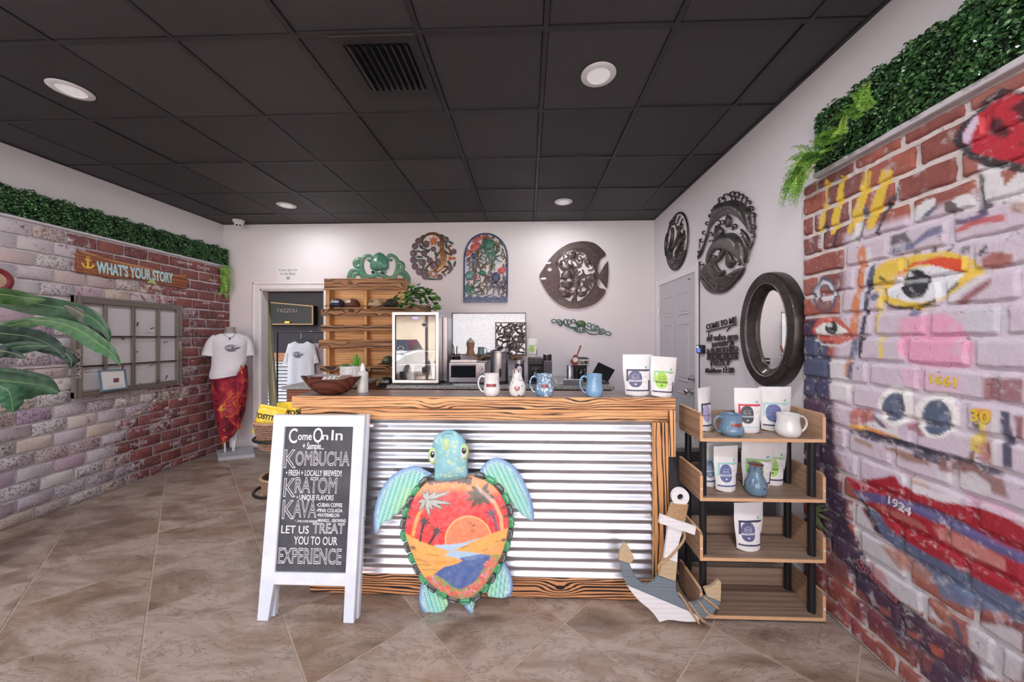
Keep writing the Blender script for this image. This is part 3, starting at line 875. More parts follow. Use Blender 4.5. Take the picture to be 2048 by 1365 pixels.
# ---- right panel: a face painted over the bricks
tA, tB, tC, tD = crop(1600,340,5.935), crop(1820,150,5.46), crop(1820,380,5.934), crop(1600,560,5.687)
tE, tG, tH, tK = crop(1820,600,5.934), crop(1640,780,5.936), crop(1830,820,5.248), crop(1640,1000,3.740)
RED, DRED, WHT, NAVY, BLK = (148,30,44),(110,22,36),(205,203,208),(72,84,112),(44,42,50)
YEL, ORG_, PNK, LAV, BRICK, PURP, BLUE = (214,182,62),(198,118,70),(214,150,180),(196,186,202),(138,80,74),(62,50,76),(84,96,128)
def el(cx, cy, rx, ry, rot=0, n=20):
    c, s = math.cos(rot), math.sin(rot)
    return [(cx + rx * math.cos(a) * c - ry * math.sin(a) * s, cy + rx * math.cos(a) * s + ry * math.sin(a) * c) for a in [2 * PI * i / n for i in range(n)]]
P_, Q_ = 'poly', 'line'
MURAL = [
 # pale wash over most of the middle, darker band down the far edge
 (P_, [(1690,470),(1860,420),(2100,330),(2500,260),(2500,1500),(1960,1120),(1830,1060),(1700,960),(1668,900),(1672,700),(1690,560)], LAV, 14,.88),
 (P_, [(1608,640),(1650,640),(1660,720),(1668,900),(1690,1040),(1740,1150),(1900,1290),(1960,1400),(1860,1365),(1720,1180),(1640,1060),(1606,900)], PURP, 8,.9),
 (P_, tD([(60,650),(300,680),(330,900),(320,1110),(60,1090)]), NAVY, 4,.8),
 (P_, tD([(55,1110),(330,1130),(320,1330),(55,1290)]),(60,66,96),4,.85),
 (P_, tD([(340,900),(560,920),(600,1110),(560,1365),(350,1365),(335,1000)]), WHT, 5,.85),
 # yellow strokes at the top
 (P_, tA([(310,90),(360,150),(330,420),(300,640),(240,760),(225,740),(245,560),(290,380)]), YEL, 2,.9),
 (P_, tA([(500,60),(550,80),(520,340),(470,640),(420,760),(370,780),(390,560),(430,390)]), YEL, 2,.95),
 (P_, tA([(770,0),(860,20),(840,200),(740,560),(620,740),(560,770),(620,520),(700,330)]), YEL, 2,.95),
 (P_, tA([(980,0),(1120,0),(1060,180),(980,460),(880,700),(800,700),(820,520),(930,200)]), YEL, 2,.95),
 (P_, tA([(325,590),(335,680),(290,930),(270,920),(300,700)]), BLK, 1.5,.95),
 (P_, tA([(470,680),(430,920),(395,930),(440,720)]), BLK, 1.5,.95),
 (P_, tA([(790,420),(820,450),(790,560),(735,560)]), NAVY, 1.5,.95),
 (P_, tA([(1170,170),(1120,340),(1040,540),(920,790),(900,770),(960,620),(1040,400)]), BLK, 2,.95),
 (P_, tA([(670,640),(740,620),(690,800),(660,890),(605,860)]), WHT, 2,.9),
 (P_, tA([(760,600),(800,580),(730,760),(690,870),(670,830)]), BLK, 2,.8),
 (P_, tA([(240,760),(290,740),(280,900),(250,940),(225,930)]), WHT, 2,.8),
 # red bow at the top right with a black outline
 (P_, tB([(480,720),(560,560),(720,380),(860,240),(1020,130),(1130,180),(1400,200),(1400,1120),(1100,1040),(900,1020),(700,930),(560,870)]), BLK, 3,.95),
 (P_, tB([(600,640),(720,460),(880,300),(1060,200),(1400,240),(1400,1000),(1120,960),(900,900),(700,840),(610,760)]),(172,34,52),3,1),
 (P_, tB([(600,640),(700,480),(750,450),(760,520),(700,640),(690,700),(630,760),(595,720)]),(206,190,214),3,.95),
 (P_, tB([(860,500),(990,460),(1060,600),(1080,690),(980,690),(830,640)]),(66,28,42),5,.9),
 (P_, tB([(1090,380),(1240,270),(1400,250),(1400,560),(1200,540),(1190,400)]),(60,24,38),5,.9),
 (P_, tB([(770,470),(820,480),(800,650),(770,640)]),(214,84,90),3,.8),
 # white dashes and dark flecks above the large eye
 (P_, tC([(0,270),(60,220),(200,110),(310,90),(320,160),(230,250),(160,340),(60,400),(0,410)]), WHT, 2,1),
 (P_, tC([(150,340),(200,270),(330,170),(330,220),(230,320),(165,350)]), NAVY, 2,.9),
 (P_, tC([(500,140),(590,70),(720,40),(770,130),(800,190),(640,260),(560,200)]), WHT, 2,1),
 (P_, tC([(420,160),(500,130),(560,170),(610,260),(500,300),(430,260)]),(74,66,66),3,.9),
 (P_, tC([(780,-200),(920,-180),(930,60),(960,180),(880,300),(800,260),(820,100)]),(58,54,60),5,.9),
 (P_, tB([(740,970),(1000,1040),(1060,1200),(1200,1070),(1400,1060),(1400,1400),(820,1400),(800,1160)]), WHT, 3,.95),
 (P_, tB([(990,1060),(1180,1060),(1060,1210)]),(150,92,76),3,.95),
 (P_, tC([(1220,150),(1500,120),(1500,300),(1230,260)]),(146,96,54),6,.8),
 (P_, tC([(540,360),(700,330),(860,270),(960,200),(940,300),(800,380),(560,420)]),(82,70,108),4,.9),
 (P_, tC([(530,480),(700,380),(920,320),(1150,290),(1150,370),(980,390),(760,430),(560,520)]),(178,78,80),4,.9),
 (P_, tC([(20,640),(200,480),(400,420),(420,500),(200,580),(20,690)]),(98,100,136),4,.9),
 (P_, tA([(1040,960),(1250,880),(1365,860),(1365,940),(1200,980),(1040,1010)]),(92,100,136),4,.9),
 (P_, tA([(1060,790),(1180,760),(1250,730),(1340,860),(1200,880),(1050,900)]),(70,64,70),5,.85),
 (P_, el(1830,512,7,11,.2), BLK, 3,.9),(P_, el(1865,505,4.5,12,.1), BLK, 2,.9),(P_, el(1899,499,4.5,9,.3), BLK, 2,.9),(P_, el(1928,500,6,9,.2), BLK, 3,.8),(P_, el(1967,502,6,14,.6), BLK, 3,.85),(P_, el(2003,513,6,10,.5),(84,48,46),4,.9),
 (P_, tC([(860,820),(1000,740),(1220,760),(1220,880),(1000,940),(870,920)]),(150,88,78),5,.9),
 # the large eye
 (P_, [(1745,545),(1772,520),(1830,508),(1900,503),(1930,512),(1960,530),(1968,545),(1900,590),(1840,622),(1790,612),(1758,598),(1742,570)], YEL, 3,.95),
 (P_, [(1790,572),(1800,545),(1830,524),(1880,514),(1925,517),(1927,545),(1900,548),(1860,528),(1830,530),(1805,545)],(206,74,44),2,1),
 (P_, [(1776,580),(1800,553),(1830,535),(1870,532),(1912,542),(1925,548),(1910,572),(1880,598),(1845,606),(1805,602),(1782,594)],(212,214,222),2,1),
 (P_, el(1832,568,29,30),(36,38,46),3,1),
 (P_, el(1820,549.5,6.5,6.5),(196,198,202),1,1),
 (P_, [(1782,556),(1800,562),(1846,556),(1856,560),(1846,564),(1800,568)],(190,192,198),2,.6),
 (P_, [(1762,598),(1790,612),(1830,616),(1872,598),(1874,604),(1832,622),(1788,618),(1764,606)],(62,50,30),2,.95),
 (P_, tC([(430,1210),(580,1080),(590,1120),(520,1180),(420,1260)]),(58,58,66),3,.9),
 (P_, tC([(440,1290),(600,1180),(800,1060),(960,1000),(860,1080),(650,1210),(480,1365)]), WHT, 3,.95),
 (P_, tC([(520,1365),(760,1180),(980,1040),(960,1130),(780,1270),(650,1365)]),(136,80,86),4,.9),
 (P_, tA([(950,1260),(1030,1290),(1040,1340),(960,1310)]),(96,84,44),2,.9),
 # nose ridge bands running down
 (P_, tA([(700,960),(770,880),(800,1000),(790,1130),(780,1365),(650,1365),(690,1180)]), ORG_, 3,.9),
 (P_, tA([(800,940),(850,920),(870,1080),(800,1280),(780,1365),(760,1365),(790,1100)]), WHT, 2,.95),
 (P_, tA([(870,1110),(900,1140),(880,1365),(790,1365),(830,1200)]), NAVY, 2,.95),
 (P_, tD([(660,0),(720,0),(690,300),(660,640),(560,640),(590,330),(620,160)]), ORG_, 3,.9),
 (P_, tD([(700,120),(760,100),(740,360),(720,370),(690,340)]),(190,194,214),2,.9),
 (P_, tD([(770,0),(850,0),(800,200),(770,400),(740,620),(690,620),(730,380),(740,200)]),(50,56,78),2,.95),
 (P_, tD([(900,120),(945,130),(935,320),(910,450),(900,620),(960,650),(960,900),(910,900),(890,640),(870,400)]),(214,188,84),3,.85),
 (P_, tD([(820,170),(900,120),(900,200),(860,240),(800,220)]), NAVY, 2,.9),
 (P_, tD([(600,650),(650,650),(610,890),(570,890)]), NAVY, 2,.9),(P_, tD([(660,640),(740,640),(700,890),(645,890)]),(48,50,62),2,.95),
 (P_, tD([(540,940),(610,940),(605,1130),(560,1130),(530,1100)]),(70,62,90),2,.9),(P_, tD([(520,900),(570,900),(550,1100),(510,1080)]),(190,132,110),3,.8),
 # small ring and small eye at the far edge
 (P_, el(1651,591,25,36), NAVY, 2,.9),(P_, el(1651,590,20,29), WHT, 2,.95),(P_, el(1651,588,14.5,20),(70,74,100),2,.9),(P_, [(1638,588),(1650,572),(1662,584),(1660,590),(1640,592)],(152,96,86),2,1),
 (P_, el(1650,608,17,17),(122,78,76),3,.9),(P_, [(1644,594),(1664,590),(1668,600),(1650,604)], WHT, 2,.95),
 (P_, [(1626,658),(1638,638),(1660,632),(1685,640),(1703,660),(1710,678),(1680,688),(1650,686),(1630,676)],(186,88,76),2,.95),
 (P_, [(1632,658),(1648,646),(1672,646),(1690,656),(1698,664),(1680,670),(1650,671),(1636,668)],(216,214,212),1.5,1),
 (P_, el(1664.5,657,13,13.5),(52,58,62),1,1),(P_, el(1658.5,651,3.2,5),(190,192,192),1,1),
 (P_, [(1640,680),(1656,682),(1670,682),(1666,687),(1650,685)],(88,44,46),2,.9),
 (P_, [(1628,676),(1650,688),(1680,690),(1706,682),(1690,694),(1660,694),(1640,688)], WHT, 1.5,.9),
 # pink cheek
 (P_, [(1800,640),(1890,625),(1925,650),(1945,700),(1938,735),(1880,738),(1815,728),(1795,700)], PNK, 9,.95),
 (P_, [(1800,735),(1870,742),(1930,760),(1920,785),(1850,780),(1810,770)],(206,168,190),6,.8),
 (P_, tE([(0,130),(160,140),(100,190),(0,200)]),(104,104,140),4,.9),
 (P_, tE([(870,930),(1353,940),(1353,1215),(880,1190)]),(134,84,86),5,.85),
 (P_, tE([(700,100),(1100,90),(1100,380),(690,380)]),(186,184,196),8,.8),
 # the two nostril rings
 (P_, el(1794,812,36,42),(222,220,220),2,1),(P_, el(1789,815,22,29),(82,92,114),2,1),(P_, [(1763,793),(1767,793),(1767,812),(1764,812)], WHT, 1,1),
 (P_, el(1874,832,44,46),(220,218,218),3,1),(P_, el(1876,836,30,36),(78,90,114),3,1),(P_, el(1890,845,13,16),(102,112,138),4,.8),
 (P_, tG([(600,250),(650,290),(800,440),(800,460),(740,450),(650,350)]),(100,90,100),2,.9),
 (P_, tG([(370,220),(620,230),(650,370),(520,400),(370,420)]),(170,96,86),5,.9),
 (P_, tG([(365,415),(560,420),(620,460),(820,520),(950,570),(920,590),(600,500),(365,465)]),(222,172,72),2,.95),
 (P_, tG([(560,460),(760,500),(860,550),(800,560),(600,500)]),(200,112,66),2,.9),
 (P_, tG([(500,400),(640,380),(800,470),(930,440),(940,560),(700,480)]), WHT, 2,.95),
 (P_, tG([(330,470),(560,480),(900,570),(1306,700),(1306,800),(900,670),(560,590),(340,500)]),(56,54,72),3,.95),
 (P_, tG([(780,670),(1306,810),(1306,910),(1000,830),(800,720)]),(134,98,74),6,.85),
 (P_, tG([(1050,400),(1140,370),(1280,570),(1200,560),(1060,470)]),(148,100,110),4,.9),
 (P_, tG([(420,560),(640,650),(640,700),(420,620)]),(152,122,98),4,.8),
 (P_, tH([(590,-20),(810,0),(790,130),(620,100)]),(214,158,60),4,.9),
 (P_, tH([(600,250),(740,230),(740,380),(660,470),(590,420)]),(198,176,64),4,.9),
 (P_, tH([(640,130),(760,120),(750,230),(690,220)]),(214,190,70),3,.9),(P_, tH([(610,150),(690,140),(690,220),(620,190)]),(74,68,60),3,.9),
 (P_, tH([(600,430),(640,430),(640,540),(580,570),(550,540)]),(110,86,66),3,.9),
 (P_, tH([(660,360),(820,330),(820,570),(660,530)]),(170,108,98),6,.85),
 (P_, tH([(920,10),(1000,30),(1040,330),(1030,620),(930,600),(930,330)]),(64,66,90),3,.95),
 (P_, tH([(820,20),(900,20),(880,580),(830,600),(810,300)]), WHT, 5,.85),
 (P_, tH([(0,370),(200,420),(550,520),(900,640),(890,690),(700,680),(400,620),(0,500)]),(62,58,74),4,.9),
 (P_, tH([(250,520),(560,560),(760,680),(940,720),(990,930),(830,880),(780,800),(260,640)]),(128,90,84),6,.85),
 (P_, tH([(230,660),(640,660),(800,780),(800,900),(460,840),(230,760)]),(196,192,198),6,.9),
 (P_, tH([(1060,60),(1144,60),(1144,330),(1080,300)]),(132,82,82),4,.9),
 # lips
 (P_, [(1690,952),(1712,962),(1752,958),(1790,952),(1800,970),(1850,992),(1925,1010),(1970,1018),(2020,1040),(2120,1090),(2120,1260),(2048,1200),(1960,1168),(1900,1140),(1830,1100),(1780,1070),(1745,1015),(1715,985)],(150,28,44),3,1),
 (P_, tG([(950,1000),(1050,1080),(1306,1210),(1306,1280),(1140,1230),(990,1110)]),(206,202,210),3,.95),
 (P_, tH([(0,780),(220,860),(480,920),(480,990),(300,970),(0,870)]),(208,202,212),3,.95),
 (P_, tG([(980,1000),(1306,1130),(1306,1190),(1120,1110)]),(178,150,128),4,.7),
 (P_, tH([(480,850),(700,930),(1000,1050),(1144,1180),(1144,1240),(980,1120),(780,1020),(560,980)]),(196,160,180),4,.9),
 (P_, [(1706,980),(1752,988),(1800,1000),(1850,1012),(1900,1034),(1960,1068),(2048,1110),(2120,1150),(2120,1172),(2048,1130),(1960,1090),(1900,1058),(1840,1030),(1780,1012),(1720,1000)],(84,84,130),4,.95),
 (P_, tK([(420,30),(640,110),(790,200),(800,240),(560,130),(430,60)]),(156,92,84),4,.9),
 (P_, tK([(850,200),(1000,240),(1200,330),(1400,450),(1400,540),(1180,460),(1060,400),(900,300)]),(182,118,112),6,.9),
 (P_, [(1735,1015),(1748,1022),(1800,1075),(1870,1115),(1940,1150),(2048,1208),(2120,1260),(2120,1310),(2048,1245),(1960,1200),(1900,1190),(1830,1140),(1778,1090),(1756,1060)],(80,94,124),5,.95),
 (P_, [(1718,1000),(1728,1002),(1760,1060),(1768,1072),(1755,1066)],(46,40,54),1.5,.95),
 (P_, tK([(230,60),(300,40),(420,240),(520,320),(700,600),(900,900),(1000,950),(860,900),(600,760),(360,500),(270,280)]),(190,190,198),5,.9),
 (P_, tK([(460,340),(560,360),(850,560),(840,640),(600,520)]),(164,118,108),6,.85),
 (P_, tK([(870,620),(1200,680),(1526,860),(1526,930),(1200,840),(920,740)]),(98,112,142),6,.9),
 (P_, tK([(820,740),(900,760),(1060,960),(1130,1100),(1060,1060),(960,920)]),(158,110,98),5,.85),
 (P_, tK([(980,880),(1030,900),(1090,1060),(1040,1060)]),(74,78,110),4,.8),
 (P_, tK([(1100,900),(1440,960),(1526,1000),(1526,1365),(1240,1340),(1140,1160)]),(186,184,192),6,.92),
 (P_, tK([(1220,820),(1400,860),(1430,920),(1250,880)]),(156,92,80),4,.9),
 (P_, tK([(820,980),(1100,1080),(1230,1300),(1200,1365),(1020,1290),(840,1100)]),(84,54,72),5,.92),
 (P_, tK([(830,1080),(930,1120),(930,1180),(850,1170)]),(172,88,74),4,.9),
 (P_, tK([(370,640),(780,900),(780,980),(660,1020),(500,900),(370,760)]),(70,48,66),5,.92),
 (P_, tK([(440,790),(520,830),(540,880),(470,860)]),(150,84,80),5,.8),(P_, tK([(660,980),(770,1010),(760,1060),(680,1040)]),(160,90,80),5,.8),
 (P_, tK([(250,740),(360,780),(560,1000),(560,1090),(400,980),(260,850)]),(106,56,68),5,.85),
 (P_, tK([(620,1040),(860,1200),(820,1300),(640,1140)]),(120,74,72),6,.85),
 (P_, tK([(330,420),(380,560),(350,700),(240,640),(220,420),(300,380)]),(60,48,70),4,.95),
 (P_, tK([(100,110),(200,160),(290,330),(270,340),(130,250),(110,180)]),(58,46,62),3,.95),
 (P_, tK([(60,0),(200,0),(200,120),(100,90)]),(62,48,74),3,.95),
 (P_, tK([(60,400),(190,480),(230,640),(60,520)]),(112,72,78),4,.8),
 (P_, tK([(0,520),(180,640),(190,780),(0,640)]),(140,74,70),4,.85),(P_, tK([(120,770),(260,900),(370,1080),(380,1120),(120,850)]),(140,66,76),4,.85),
 (P_, tK([(350,460),(480,540),(530,650),(400,570)]),(176,120,132),4,.8),
]
def bbox_filter(px, py, pts, m):
    xs = [p[0] for p in pts]; ys = [p[1] for p in pts]
    return (px > min(xs) - m) & (px < max(xs) + m) & (py > min(ys) - m) & (py < max(ys) + m)
def paint_layers(px, py, base, layers):
    col = base.copy()
    for kind, pts, c, soft, op in layers:
        sel = bbox_filter(px, py, pts, soft + 1)
        if not sel.any(): continue
        x, y = px[sel], py[sel]
        ring = list(pts) + [pts[0]]
        d = seg_dist(x, y, ring) * np.where(in_poly(x, y, pts),1,-1)
        a = np.clip(d / max(soft, .5) + .5,0,1) * op
        cc = np.array([lin(q) for q in c])
        col[sel] = col[sel] * (1 - a[:, None]) + cc * a[:, None]
    return col
def cheap_noise(y, z, f, seed=0):
    r = np.zeros(len(y)); rr = random.Random(seed)
    for o in range(5):
        a, b_, p1, p2 = rr.uniform(.6,1.4) * f, rr.uniform(.6,1.4) * f, rr.uniform(0,6), rr.uniform(0,6)
        th = rr.uniform(0, PI); c, s = math.cos(th), math.sin(th)
        r += np.sin((y * c + z * s) * a + p1 + 1.3 * np.sin((z * c - y * s) * b_ + p2)) / (1 + o * .3)
        f *= 1.7
    return r / 3.2
MK = 1.28
def mural_colors(P, base_rgb, worn):
    y, z = P[:, 1], P[:, 2]
    px, py = to_px(y, P[:, 0] * 0 + BX_R, z)
    px = px + cheap_noise(y, z, 60,3) * 1.6; py = py + cheap_noise(y, z, 60,4) * 1.6
    base = np.tile(np.array([lin(q) for q in base_rgb]),(len(y),1))
    base *= (1 + .16 * cheap_noise(y, z, 55,9))[:, None]
    col = paint_layers(px, py, base, MURAL)
    w = np.clip((cheap_noise(y, z, 90,5) + .3 * cheap_noise(y, z, 160,6) - worn) * 2.2,0,1) * .6
    wc = np.array([lin(q) for q in (198,190,196)])
    w = w * np.clip((py - 380) / 120,.25,1)
    col = col * (1 - w[:, None]) + wc * w[:, None]
    return np.concatenate([np.clip(col * MK, 0,1), np.ones((len(y),1))],1)
k = Mat('mural_paint_on_brick', (.5,.4,.4,1),.48)
v = k.coord(world=True)
cc = k.attr()
cc = k.mix(k.math('MULTIPLY', k.grey(k.noise(v, 17,5,.6),.54,.68),.5), cc, S(216,210,214))
cc = k.mix(k.math('MULTIPLY', k.grey(k.noise(v, 28,5,.65),.40,.28),.6), cc, S(70,50,54))
k.color(cc); k.bump(k.noise(v, 70,6,.7),.9,.006)
M_MURAL = k.m
RY0, RY1, RZ1 = .62,2.03,2.262
def grid_sheet(y0, y1, z0, z1, x, step, amp=0.0):
    ny, nz = max(2, int((y1 - y0) / step) + 1), max(2, int((z1 - z0) / step) + 1)
    Y, Z = np.meshgrid(np.linspace(y0, y1, ny), np.linspace(z0, z1, nz), indexing='ij')
    Y, Z = Y.ravel(), Z.ravel()
    X = x - amp * cheap_noise(Y, Z, 70,2)
    b = B(); b.v = list(zip(X.tolist(), Y.tolist(), Z.tolist()))
    b.f = [(i * nz + j, i * nz + j + 1,(i + 1) * nz + j + 1,(i + 1) * nz + j) for i in range(ny - 1) for j in range(nz - 1)]
    b.mi = [0] * len(b.f)
    return b, np.stack([X, Y, Z],1)
struct('panel_back', B().box(BX_R + .012, XR - .0005, RY0, RY1 - .002,0, RZ1), M_MORT_L, wall_right)
mb, P = grid_sheet(RY0, RY1 - .002,0, RZ1, BX_R + .0075,.009,.0025)
struct('mortar', mb, M_MURAL, wall_right, cols=mural_colors(P, (196,188,188),.25), fix=False, smooth=80)
BASES = [(138,78,70),(128,70,64),(146,88,80),(120,72,70),(150,84,72)]
def mural_brick(y0, y1, z0, z1, seed):
    r = random.Random(seed); L, H = y1 - y0, z1 - z0
    near = y0 < 1.75
    nx, nz = (max(8, int(L / .0075)), max(5, int(H / .0075)))
    us, vs_ = np.linspace(0,1, nx + 1), np.linspace(0,1, nz + 1)
    U, V = np.meshgrid(us, vs_, indexing='ij'); U, V = U.ravel(), V.ravel()
    e = np.minimum(np.minimum(U * L, (1 - U) * L), np.minimum(V * H, (1 - V) * H))
    wob = .0025 * np.sin(U * 9 + seed) * (np.abs(V - .5) * 2) ** 3
    Y = y0 + U * L + .002 * np.sin(V * 7 + seed * 2) * (np.abs(U - .5) * 2) ** 3
    Z = z0 + V * H + wob
    h = .015 * np.clip(e / .007,0,1) ** .6 + .0012 * cheap_noise(Y, Z, 45,8)
    tilt = r.uniform(-.003,.003) * (U - .5) + r.uniform(-.003,.003) * (V - .5)
    X = BX_R + .011 - h - tilt * np.clip(e / .007,0,1)
    b = B(); b.v = list(zip(X.tolist(), Y.tolist(), Z.tolist())); m = nz + 1
    b.f = [(i * m + j, i * m + j + 1,(i + 1) * m + j + 1,(i + 1) * m + j) for i in range(nx) for j in range(nz)]
    b.mi = [0] * len(b.f)
    return struct('brick', b, M_MURAL, wall_right, cols=mural_colors(np.stack([X, Y, Z],1), BASES[seed % 5],.62), fix=False, smooth=80)
# vertical joints read off the photograph for two courses set the bond
for a, c, kk in rows(.004, RZ1):
    e = (1.533 if kk % 2 else 1.463) + ((kk * 53) % 9 - 4) * .012
    while e < RY1 - .03: e += .215
    edges = [RY1]
    e -= .215 if e > RY1 - .03 else 0
    if RY1 - e < .06: e -= .215
    while e > RY0: edges.append(e); e -= .215
    edges.append(RY0)
    for hi, lo in zip(edges[:-1], edges[1:]):
        if hi - lo < .05: continue
        g0 = .009 if lo > RY0 + .001 else 0
        g1 = .009 if hi < RY1 - .001 else 0
        mural_brick(lo + g0, hi - g1, a + .008, c - .008, kk * 13 + int(hi * 40) + 500)
# raised and stamped numerals, painted
PRM = PlaneX(BX_R - .005,-1)
def flip(pl):                       # on the right wall reading direction runs towards -Y
    class Fl:
        def uv(s, a, b): q = pl.uv(a, b); return (-q[0], q[1])
        def p(s, u, v, w=0.0): return pl.p(-u, v, w)
    return Fl()
PRM_F = flip(PRM)
M_YELP = plain('yellow_paint', S(216,190,60),.5)
M_WHTP = plain('white_paint_strokes', S(214,208,214),.5)
M_REDP = plain('dull_red_paint', S(150,84,92),.6)
for s_, px, py, hgt, m_, ro in (('1661', 1886,763,.05, M_YELP, -.04),('30', 1959,835,.055, M_YELP, 0),('1924', 1797,1012,.05, M_WHTP, -.12),('Queweea', 1752,1160,.05, M_REDP, -.3)):
    struct('painted_number', text_b(s_, hgt, PRM_F, PRM_F.uv(px, py),0,.002, bold=.0008, rot=ro), m_, wall_right)
q = PRM.uv(2027,459)
struct('nail', B().cyl((BX_R, q[0], q[1] + .01),(BX_R - .03, q[0] - .004, q[1] - .008),.0022, n=8), M_STEEL, wall_right)
struct('trim_5', B().box(BX_R - .026, XR, RY0, RY1 - .1, RZ1, RZ1 + .026,.003), M_LEDGE)
# ================================================================== BAR COUNTER
M_BURNT = streaked('burnt_pine_board', S(222,168,116,1.1), S(50,36,30), 'X', 62,40,.62,.90,.5,.35, mid=S(200,140,92), knots=True, stretch=.09, nscale=9, patch=.38)
M_BURNT_Z = streaked('burnt_pine_post', S(210,152,100,1.1), S(44,32,28), 'Z', 48,30,.46,.80,.5,.3, stretch=.09, nscale=10, patch=.5)
M_BURNT_D = streaked('dark_burnt_pine_board', S(206,146,98,1.05), S(36,27,26), 'X', 60,44,.40,.72,.5,.3, knots=True, stretch=.09, nscale=9, patch=.48)
M_BURNT_P = streaked('light_burnt_post', S(226,172,118,1.1), S(64,44,34), 'Z', 50,16,.66,.9,.5,.18, stretch=.08, nscale=12, patch=.3)
M_BARTOP = streaked('dark_stained_bar_top', S(120,100,94), S(62,50,48), 'X', 60,24,.5,.95,.28,.3, stretch=.08, nscale=8, patch=.3)
k = Mat('galvanized_steel', S(206,206,212),.26,1.0)
v = k.coord(world=True, scale=(1,1,3))
k.color(k.ramp(k.noise(v, 6,5,.6),[(.3, S(200,202,210)),(.7, S(226,226,232))]))
k.roughness(k.math('MULTIPLY_ADD', k.noise(v, 10,3),.08,.33))
M_GALV = k.m
YC = 1.93                                       # face of the counter
bar = thing('bar_counter', 'bar counter of burnt pine boards round a corrugated steel front', 'counter', (-.25,2.08,0))
ZT = 1.092
TOPL, TOPR = -1.315,.797
for a, c, ya, yb_ in ((TOPL, TOPR, YC + .022, YC + .145),(TOPL, TOPR, YC + .148, YC + .262)):
    mk('top_plank', B().box(a, c, ya, yb_, ZT - .03, ZT, .002), M_BARTOP, bar)
mk('edge_board', B().box(TOPL, TOPR, YC, YC + .021, ZT - .062, ZT + .0015,.003), M_BURNT, bar)
mk('apron_board', B().box(TOPL + .05,.757, YC + .004, YC + .026,.965, ZT - .0635,.003), M_BURNT, bar)
mk('post', B().box(.7585,.797, YC + .002, YC + .03,.775, ZT - .0635,.003), M_BURNT_P, bar)
mk('post', B().box(.678,.757, YC - .008, YC + .026,.012,.9635,.004), M_BURNT_Z, bar)
mk('post', B().box(-1.20,-1.12, YC + .004, YC + .026,.012,.9635,.004), M_BURNT_Z, bar)
mk('kick_board', B().box(-1.21,.677, YC - .004, YC + .022,.004,.112,.004), M_BURNT_D, bar)
prof = []; per = .0535; z = .105; n = 0
zs = np.linspace(.108,.968,16 * 10 + 1)
g0, g1 = [],[]
for zz in zs:
    ph = ((zz - .108) / per) * 2 * PI
    t_ = (ph / (2 * PI)) % 1
    y = YC + .012 + (.0062 * math.sin(PI * (t_ / .64 - .5)) if t_ < .64 else -.0062 * math.sin(PI * ((t_ - .64) / .36 - .5)))
    g0.append((-1.13, y, zz)); g1.append((.672, y, zz))
mid = [[(-1.13 + (.672 + 1.13) * t, p[1], p[2]) for p in g0] for t in (0,.25,.5,.75,1)]
mk('corrugated_sheet', B().sheet(mid), M_GALV, bar, smooth=70, fix=False)
M_JUTE = plain('jute_rope', S(186,152,116),.9, var=.2, scale=120)
def rope(pts, r, lay=.02, n=5):
    """twisted three-strand rope following a path"""
    P = smooth_path(pts, 6); b = B(); L = 0; tot = []
    for i, p in enumerate(P):
        if i: L += (Vector(p) - Vector(P[i - 1])).length
        tot.append(L)
    m = max(8, int(L / (lay / 5)))
    res = []
    for i in range(m + 1):
        d = L * i / m; j = 0
        while j < len(tot) - 2 and tot[j + 1] < d: j += 1
        t = (d - tot[j]) / max(1e-9, tot[j + 1] - tot[j]); res.append((Vector(P[j]).lerp(Vector(P[j + 1]), min(1, t)), d))
    for s in range(3):
        q = []
        for i, (p, d) in enumerate(res):
            a = res[max(0, i - 1)][0]; c = res[min(m, i + 1)][0]; t = (c - a).normalized()
            nx = t.cross(Vector((.3,.5,.81))).normalized(); ny = t.cross(nx)
            an = 2 * PI * (d / (lay * 3 / 1.6) + s / 3)
            q.append(p + (nx * math.cos(an) + ny * math.sin(an)) * r * .5)
        b.tube(q, r * .56, n)
    return b
mk('jute_cord', rope([(.674, YC + .002,.112),(.6755, YC + .002,.5),(.674, YC + .002,.962)],.0055,.012,4), M_JUTE, bar, smooth=60)
M_CARC = plain('dark_carcass_panel', S(62,52,48),.7, var=.15)
mk('back_panel', B().box(-1.19,.76, YC + .03, YC + .05,.01, ZT - .031), M_CARC, bar)
for x in (-1.19,.74): mk('side_panel', B().box(x, x + .02, YC + .051, YC + .25,.01, ZT - .031), M_BURNT_Z, bar)

# ================================================================== CHALKBOARD SIGN (folded A-board leaning on the counter)
PS = PlaneY(1.752,.108)
tS = crop(500,800,2.968)
k = Mat('white_distressed_paint', S(206,212,222,1.15),.6)
v = k.coord(world=True); n = k.noise(v, 60,6,.7)
c = k.ramp(k.noise(v, 9,3),[(.3, S(198,206,218,1.15)),(.7, S(216,220,228,1.15))])
k.color(k.mix(k.math('MULTIPLY', k.grey(n, .66,.74),.8), c, S(120,104,96))); k.bump(n, .25,.003)
M_DISTRESS = k.m
k = Mat('black_chalkboard', S(70,71,78),.75)
v = k.coord(world=True)
k.color(k.ramp(k.noise(v, 7,5,.6,.4),[(.3, S(62,63,70)),(.65, S(84,85,92))]))
M_BOARD = k.m
sign_base = PS.p(*PS.uv(615,1237))
sign = thing('chalkboard_sign', 'white framed chalkboard sign listing kombucha, kratom and kava, leaning on the bar counter', 'sign', (sign_base[0], sign_base[1],0))
def uvs(t, pl, pts): return [pl.uv(*q) for q in t(pts)]
def prism(pl, poly, t, w0=0.0, bev=.002): return B().plate(pl, poly, t, w0, bev=bev)
zf = PS.uv(*tS([(62,1290)])[0])[1]
def drop(pts): return [(u, max(v, .0015)) for u, v in pts]
mk('stile', prism(PS, drop(uvs(tS, PS, [(160,90),(228,90),(160,1080),(125,1296),(62,1294),(110,700)])),.024), M_DISTRESS, sign)
